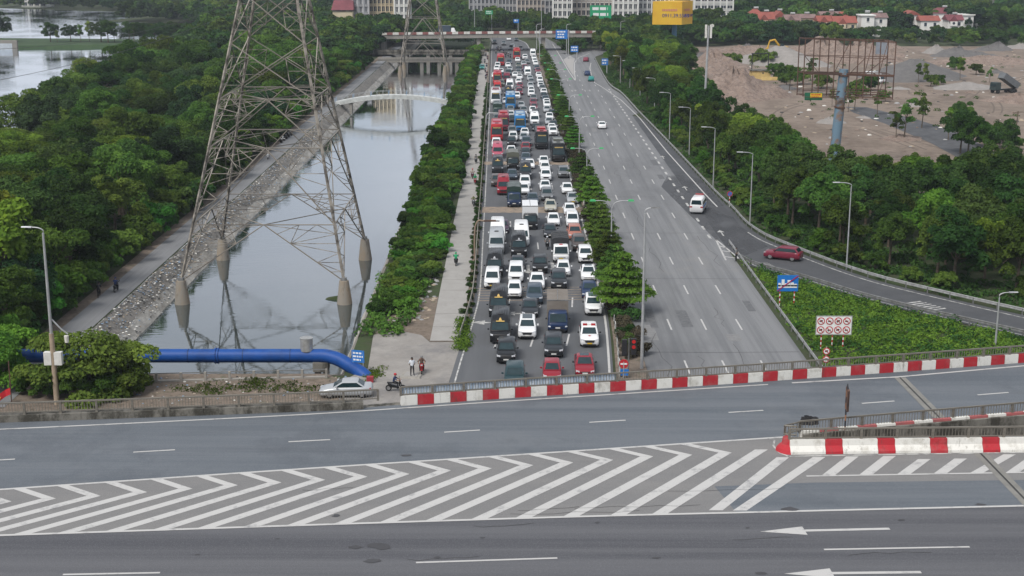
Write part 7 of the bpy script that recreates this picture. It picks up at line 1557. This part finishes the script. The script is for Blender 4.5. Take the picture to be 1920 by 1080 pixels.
for a in ((1408, 1427, 25, 17, 610, 'cream turret house with a red hipped roof', M_wally, M_roof, 'hip', 6), (1422, 1452, 36, 23, 606, 'house with a long red roof beside the turret', M_wally, M_roof, 'gable', 9, True), (1452, 1474, 33, 21, 612, 'house with a red gable facing the lot', M_wally, M_roof, 'front', 9), (1474, 1500, 38, 28, 604, 'house with a brown roof and white eaves', M_wally, M_roofb, 'gable', 9, True),
          (1496, 1530, 34, 27, 616, 'low house under a brown red roof', M_wally, M_roofb, 'gable', 9), (1535, 1562, 40, 30, 606, 'red roofed house with a small round gable window', M_wally, M_roof, 'gable', 9, True), (1565, 1606, 43, 31, 604, 'long red roofed house with an arched gable', M_wally, M_roof, 'gable', 9, True), (1540, 1578, 29, 22, 630, 'house with a grey brown roof behind the red roofs', M_wallg, M_roofb, 'gable', 9), (1579, 1606, 30, 22.5, 628, 'house with a plain red roof behind', M_wallg, M_roof, 'gable', 8),
          (1616, 1640, 30, 24, 606, 'white villa with a flat roof and open columns', M_wallw, M_wallw, 'flat', 8), (1640, 1664, 33, 25, 610, 'white villa with a brown sloped roof', M_wallw, M_roofb, 'gable', 8), (1699, 1724, 28, 20, 608, 'white gabled villa with a red roof', M_wallw, M_roof, 'front', 8), (1727, 1762, 39, 30, 602, 'wide low orange red roof in front of the white villas', M_wallw, M_roof, 'gable', 8),
          (1750, 1795, 25, 15, 618, 'large white villa with a dark red hipped roof', M_wallw, M_roofd, 'hip', 10), (1778, 1806, 38, 28, 604, 'white villa with a steep dark red roof', M_wallw, M_roofd, 'gable', 8, True), (1795, 1826, 29, 25, 612, 'white flat roofed villa with a blue tank', M_wallw, M_wallw, 'flat', 9), (1830, 1850, 31, 26, 625, 'small house with a brown roof at the end of the villas', M_wallw, M_roofb, 'gable', 8)):
    house(*a)
# causeway trees and arch
p = G(12, 90); root = thing('causeway_arch', 'low arched opening through the lake causeway', 'culvert', (XAT(12, 533, 0), 532.5, 0)); MB().box(-4.5, 4.5, -.4, .6, 0, 3.6).build('face', M_conc, root); MB().box(-2.6, 2.6, -.46, -.38, -.05, 2.4).build('opening', mat('opening_water', (.5, .55, .6), .3), root)
for k, (px, s, y) in enumerate(((95, 1.15, 560), (108, .6, 556), (133, 1.05, 562), (152, .85, 560), (168, 1.0, 562), (190, 1.3, 560), (203, 1.2, 556), (215, .9, 560), (243, 1.1, 562), (252, 1.0, 556), (268, 1.15, 560), (285, 1.05, 562), (290, 1.1, 556), (305, 1.1, 562), (315, 1.1, 558), (330, 1.2, 560), (-4, 1.7, 556))):
    plant('broadleaf' if s > 1 else 'young', XAT(px, y, 1), y, 'tree standing on the grassy causeway between the lakes', 'causeway_tree', group='trees on the lake causeway', s=s*(.72 if s > 1 else 1.1), z=1.05)
# ------------------------------------------------------------------ distant woods: one mass each, instanced crowns on points
def mass(name, label, pts, srcs, seed, smin=.8, smax=1.35):
    me = bpy.data.meshes.new(name); me.from_pydata([(x, y, -.2) for x, y in pts], [], []); o = obj(name, me); tag(o, label, 'wood', None, 'stuff')
    ng = bpy.data.node_groups.new(name, 'GeometryNodeTree'); ng.interface.new_socket('Geometry', in_out='INPUT', socket_type='NodeSocketGeometry'); ng.interface.new_socket('Geometry', in_out='OUTPUT', socket_type='NodeSocketGeometry')
    N = ng.nodes; gi = N.new('NodeGroupInput'); go = N.new('NodeGroupOutput'); m2p = N.new('GeometryNodeMeshToPoints'); iop = N.new('GeometryNodeInstanceOnPoints'); j = N.new('GeometryNodeGeometryToInstance')
    for s in srcs:
        oi = N.new('GeometryNodeObjectInfo'); oi.inputs['Object'].default_value = s; oi.transform_space = 'ORIGINAL'; oi.inputs['As Instance'].default_value = False; g1_ = N.new('GeometryNodeGeometryToInstance'); ng.links.new(oi.outputs['Geometry'], g1_.inputs[0])
        if s is srcs[0]: jn = N.new('GeometryNodeJoinGeometry')
        ng.links.new(g1_.outputs[0], jn.inputs[0])
    rv = N.new('FunctionNodeRandomValue'); rv.data_type = 'FLOAT'; rv.inputs[2].default_value = smin; rv.inputs[3].default_value = smax; rr = N.new('FunctionNodeRandomValue'); rr.data_type = 'FLOAT'; rr.inputs[3].default_value = 6.28; cx_ = N.new('ShaderNodeCombineXYZ'); ri = N.new('FunctionNodeRandomValue'); ri.data_type = 'INT'; ri.inputs[4].default_value = 0; ri.inputs[5].default_value = len(srcs)-1
    ng.links.new(gi.outputs[0], m2p.inputs[0]); ng.links.new(m2p.outputs[0], iop.inputs['Points']); ng.links.new(jn.outputs[0], iop.inputs['Instance']); iop.inputs['Pick Instance'].default_value = True
    ng.links.new(ri.outputs[2], iop.inputs['Instance Index']); ng.links.new(rr.outputs[1], cx_.inputs['Z']); ng.links.new(cx_.outputs[0], iop.inputs['Rotation']); ng.links.new(rv.outputs[1], iop.inputs['Scale']); ng.links.new(iop.outputs[0], go.inputs[0])
    o.modifiers.new('trees', 'NODES').node_group = ng; return o
SRC = []
for k, (tm, cm) in enumerate(TREE['far']):
    r = plant('far', -62 - 12*k, 655 + 5*k, 'round dark tree at the front of the distant wood', 'distant_tree', group='front trees of the distant wood', v=k); SRC.append([c for c in r.children if c.name.startswith('crown')][0])
vis = lambda x, y: inview(x, y, 1.1) and free(x, y) and not in_lake(x, y) and not inside(x, y, LOT)
fo_y = lambda x: min(FO, key=lambda p: abs(p.x-x)).y
left_far = scatter(-330, -46, 560, 1000, 9, lambda x, y: vis(x, y) and not (y < 640 and x < -130) and abs(x+29) > 16, 31, 9000, lambda x, y: 8 if y < 760 else 11)
mid_far = scatter(-60, 130, 548, 860, 7, lambda x, y: vis(x, y) and y > fo_y(x) + 15 and not (-14 < x < (20 if y > 552 else 32) and y < 640), 32, 6000, lambda x, y: 7)
right_far = scatter(60, 420, 430, 1000, 8, lambda x, y: vis(x, y) and (y > 553 or x < 62), 33, 12000, lambda x, y: 6.0 if y < 604 else 9)
in_a = [(x, y) for x, y in scatter(34, 62, 420, 600, 5.5, lambda x, y: vis(x, y) and (y < fo_y(x)-3 or y > fo_y(x)+14) and not (y < 480 and x < 38) and not (x < 60 and 470 < y < 500 and x > 20 and y > 468 and x < 46), 34, 1500)]
for (x, y) in ((8.5, 592), (7.5, 604), (8.0, 618), (7, 632), (4, 640), (0, 650), (22, 520), (26, 527), (20, 512), (30, 534), (24, 535)): plant('far', x, y, 'dark tree between the far carriageways around the far overpass', 'overpass_tree', group='trees around the far overpass', s=random.uniform(.5, .75))
mass('distant_wood', 'distant wood beyond the canal-side trees and lakes', far_pts + left_far, SRC, 1)
mass('distant_wood', 'belt of trees between the far overpass and the apartment blocks', mid_far, SRC, 2, .75, 1.1)
front = [p for p in right_far if p[1] < 606]; back_ = [p for p in right_far if p[1] >= 606]
mass('distant_wood', 'dark belt of trees between the construction lot and the villas', front, SRC, 3, .5, .72)
mass('distant_wood', 'wooded hillside of trees behind the villas', back_, SRC, 4, .95, 1.5)
mass('distant_wood', 'trees in the angle between the exit road and the far overpass', rfar + in_a, SRC, 5, .8, 1.15)
for k, D in enumerate(np.arange(505, 560, 8)):
    for x in (17.5-3.2, ): pass
# ------------------------------------------------------------------ haze
M_haze = bpy.data.materials.new('haze_air'); M_haze.use_nodes = True; nt = M_haze.node_tree; nt.nodes.clear(); ho = nt.nodes.new('ShaderNodeOutputMaterial'); pv = nt.nodes.new('ShaderNodeVolumePrincipled')
pv.inputs['Color'].default_value = (.80, .88, 1, 1); pv.inputs['Density'].default_value = .00014; pv.inputs['Anisotropy'].default_value = .2; nt.links.new(pv.outputs['Volume'], ho.inputs['Volume'])
hz = MB().box(-1000, 1000, -60, 1300, -6, 62).build('haze', M_haze); tag(hz, 'thin bluish air lying over the whole scene', 'haze', None, 'stuff')
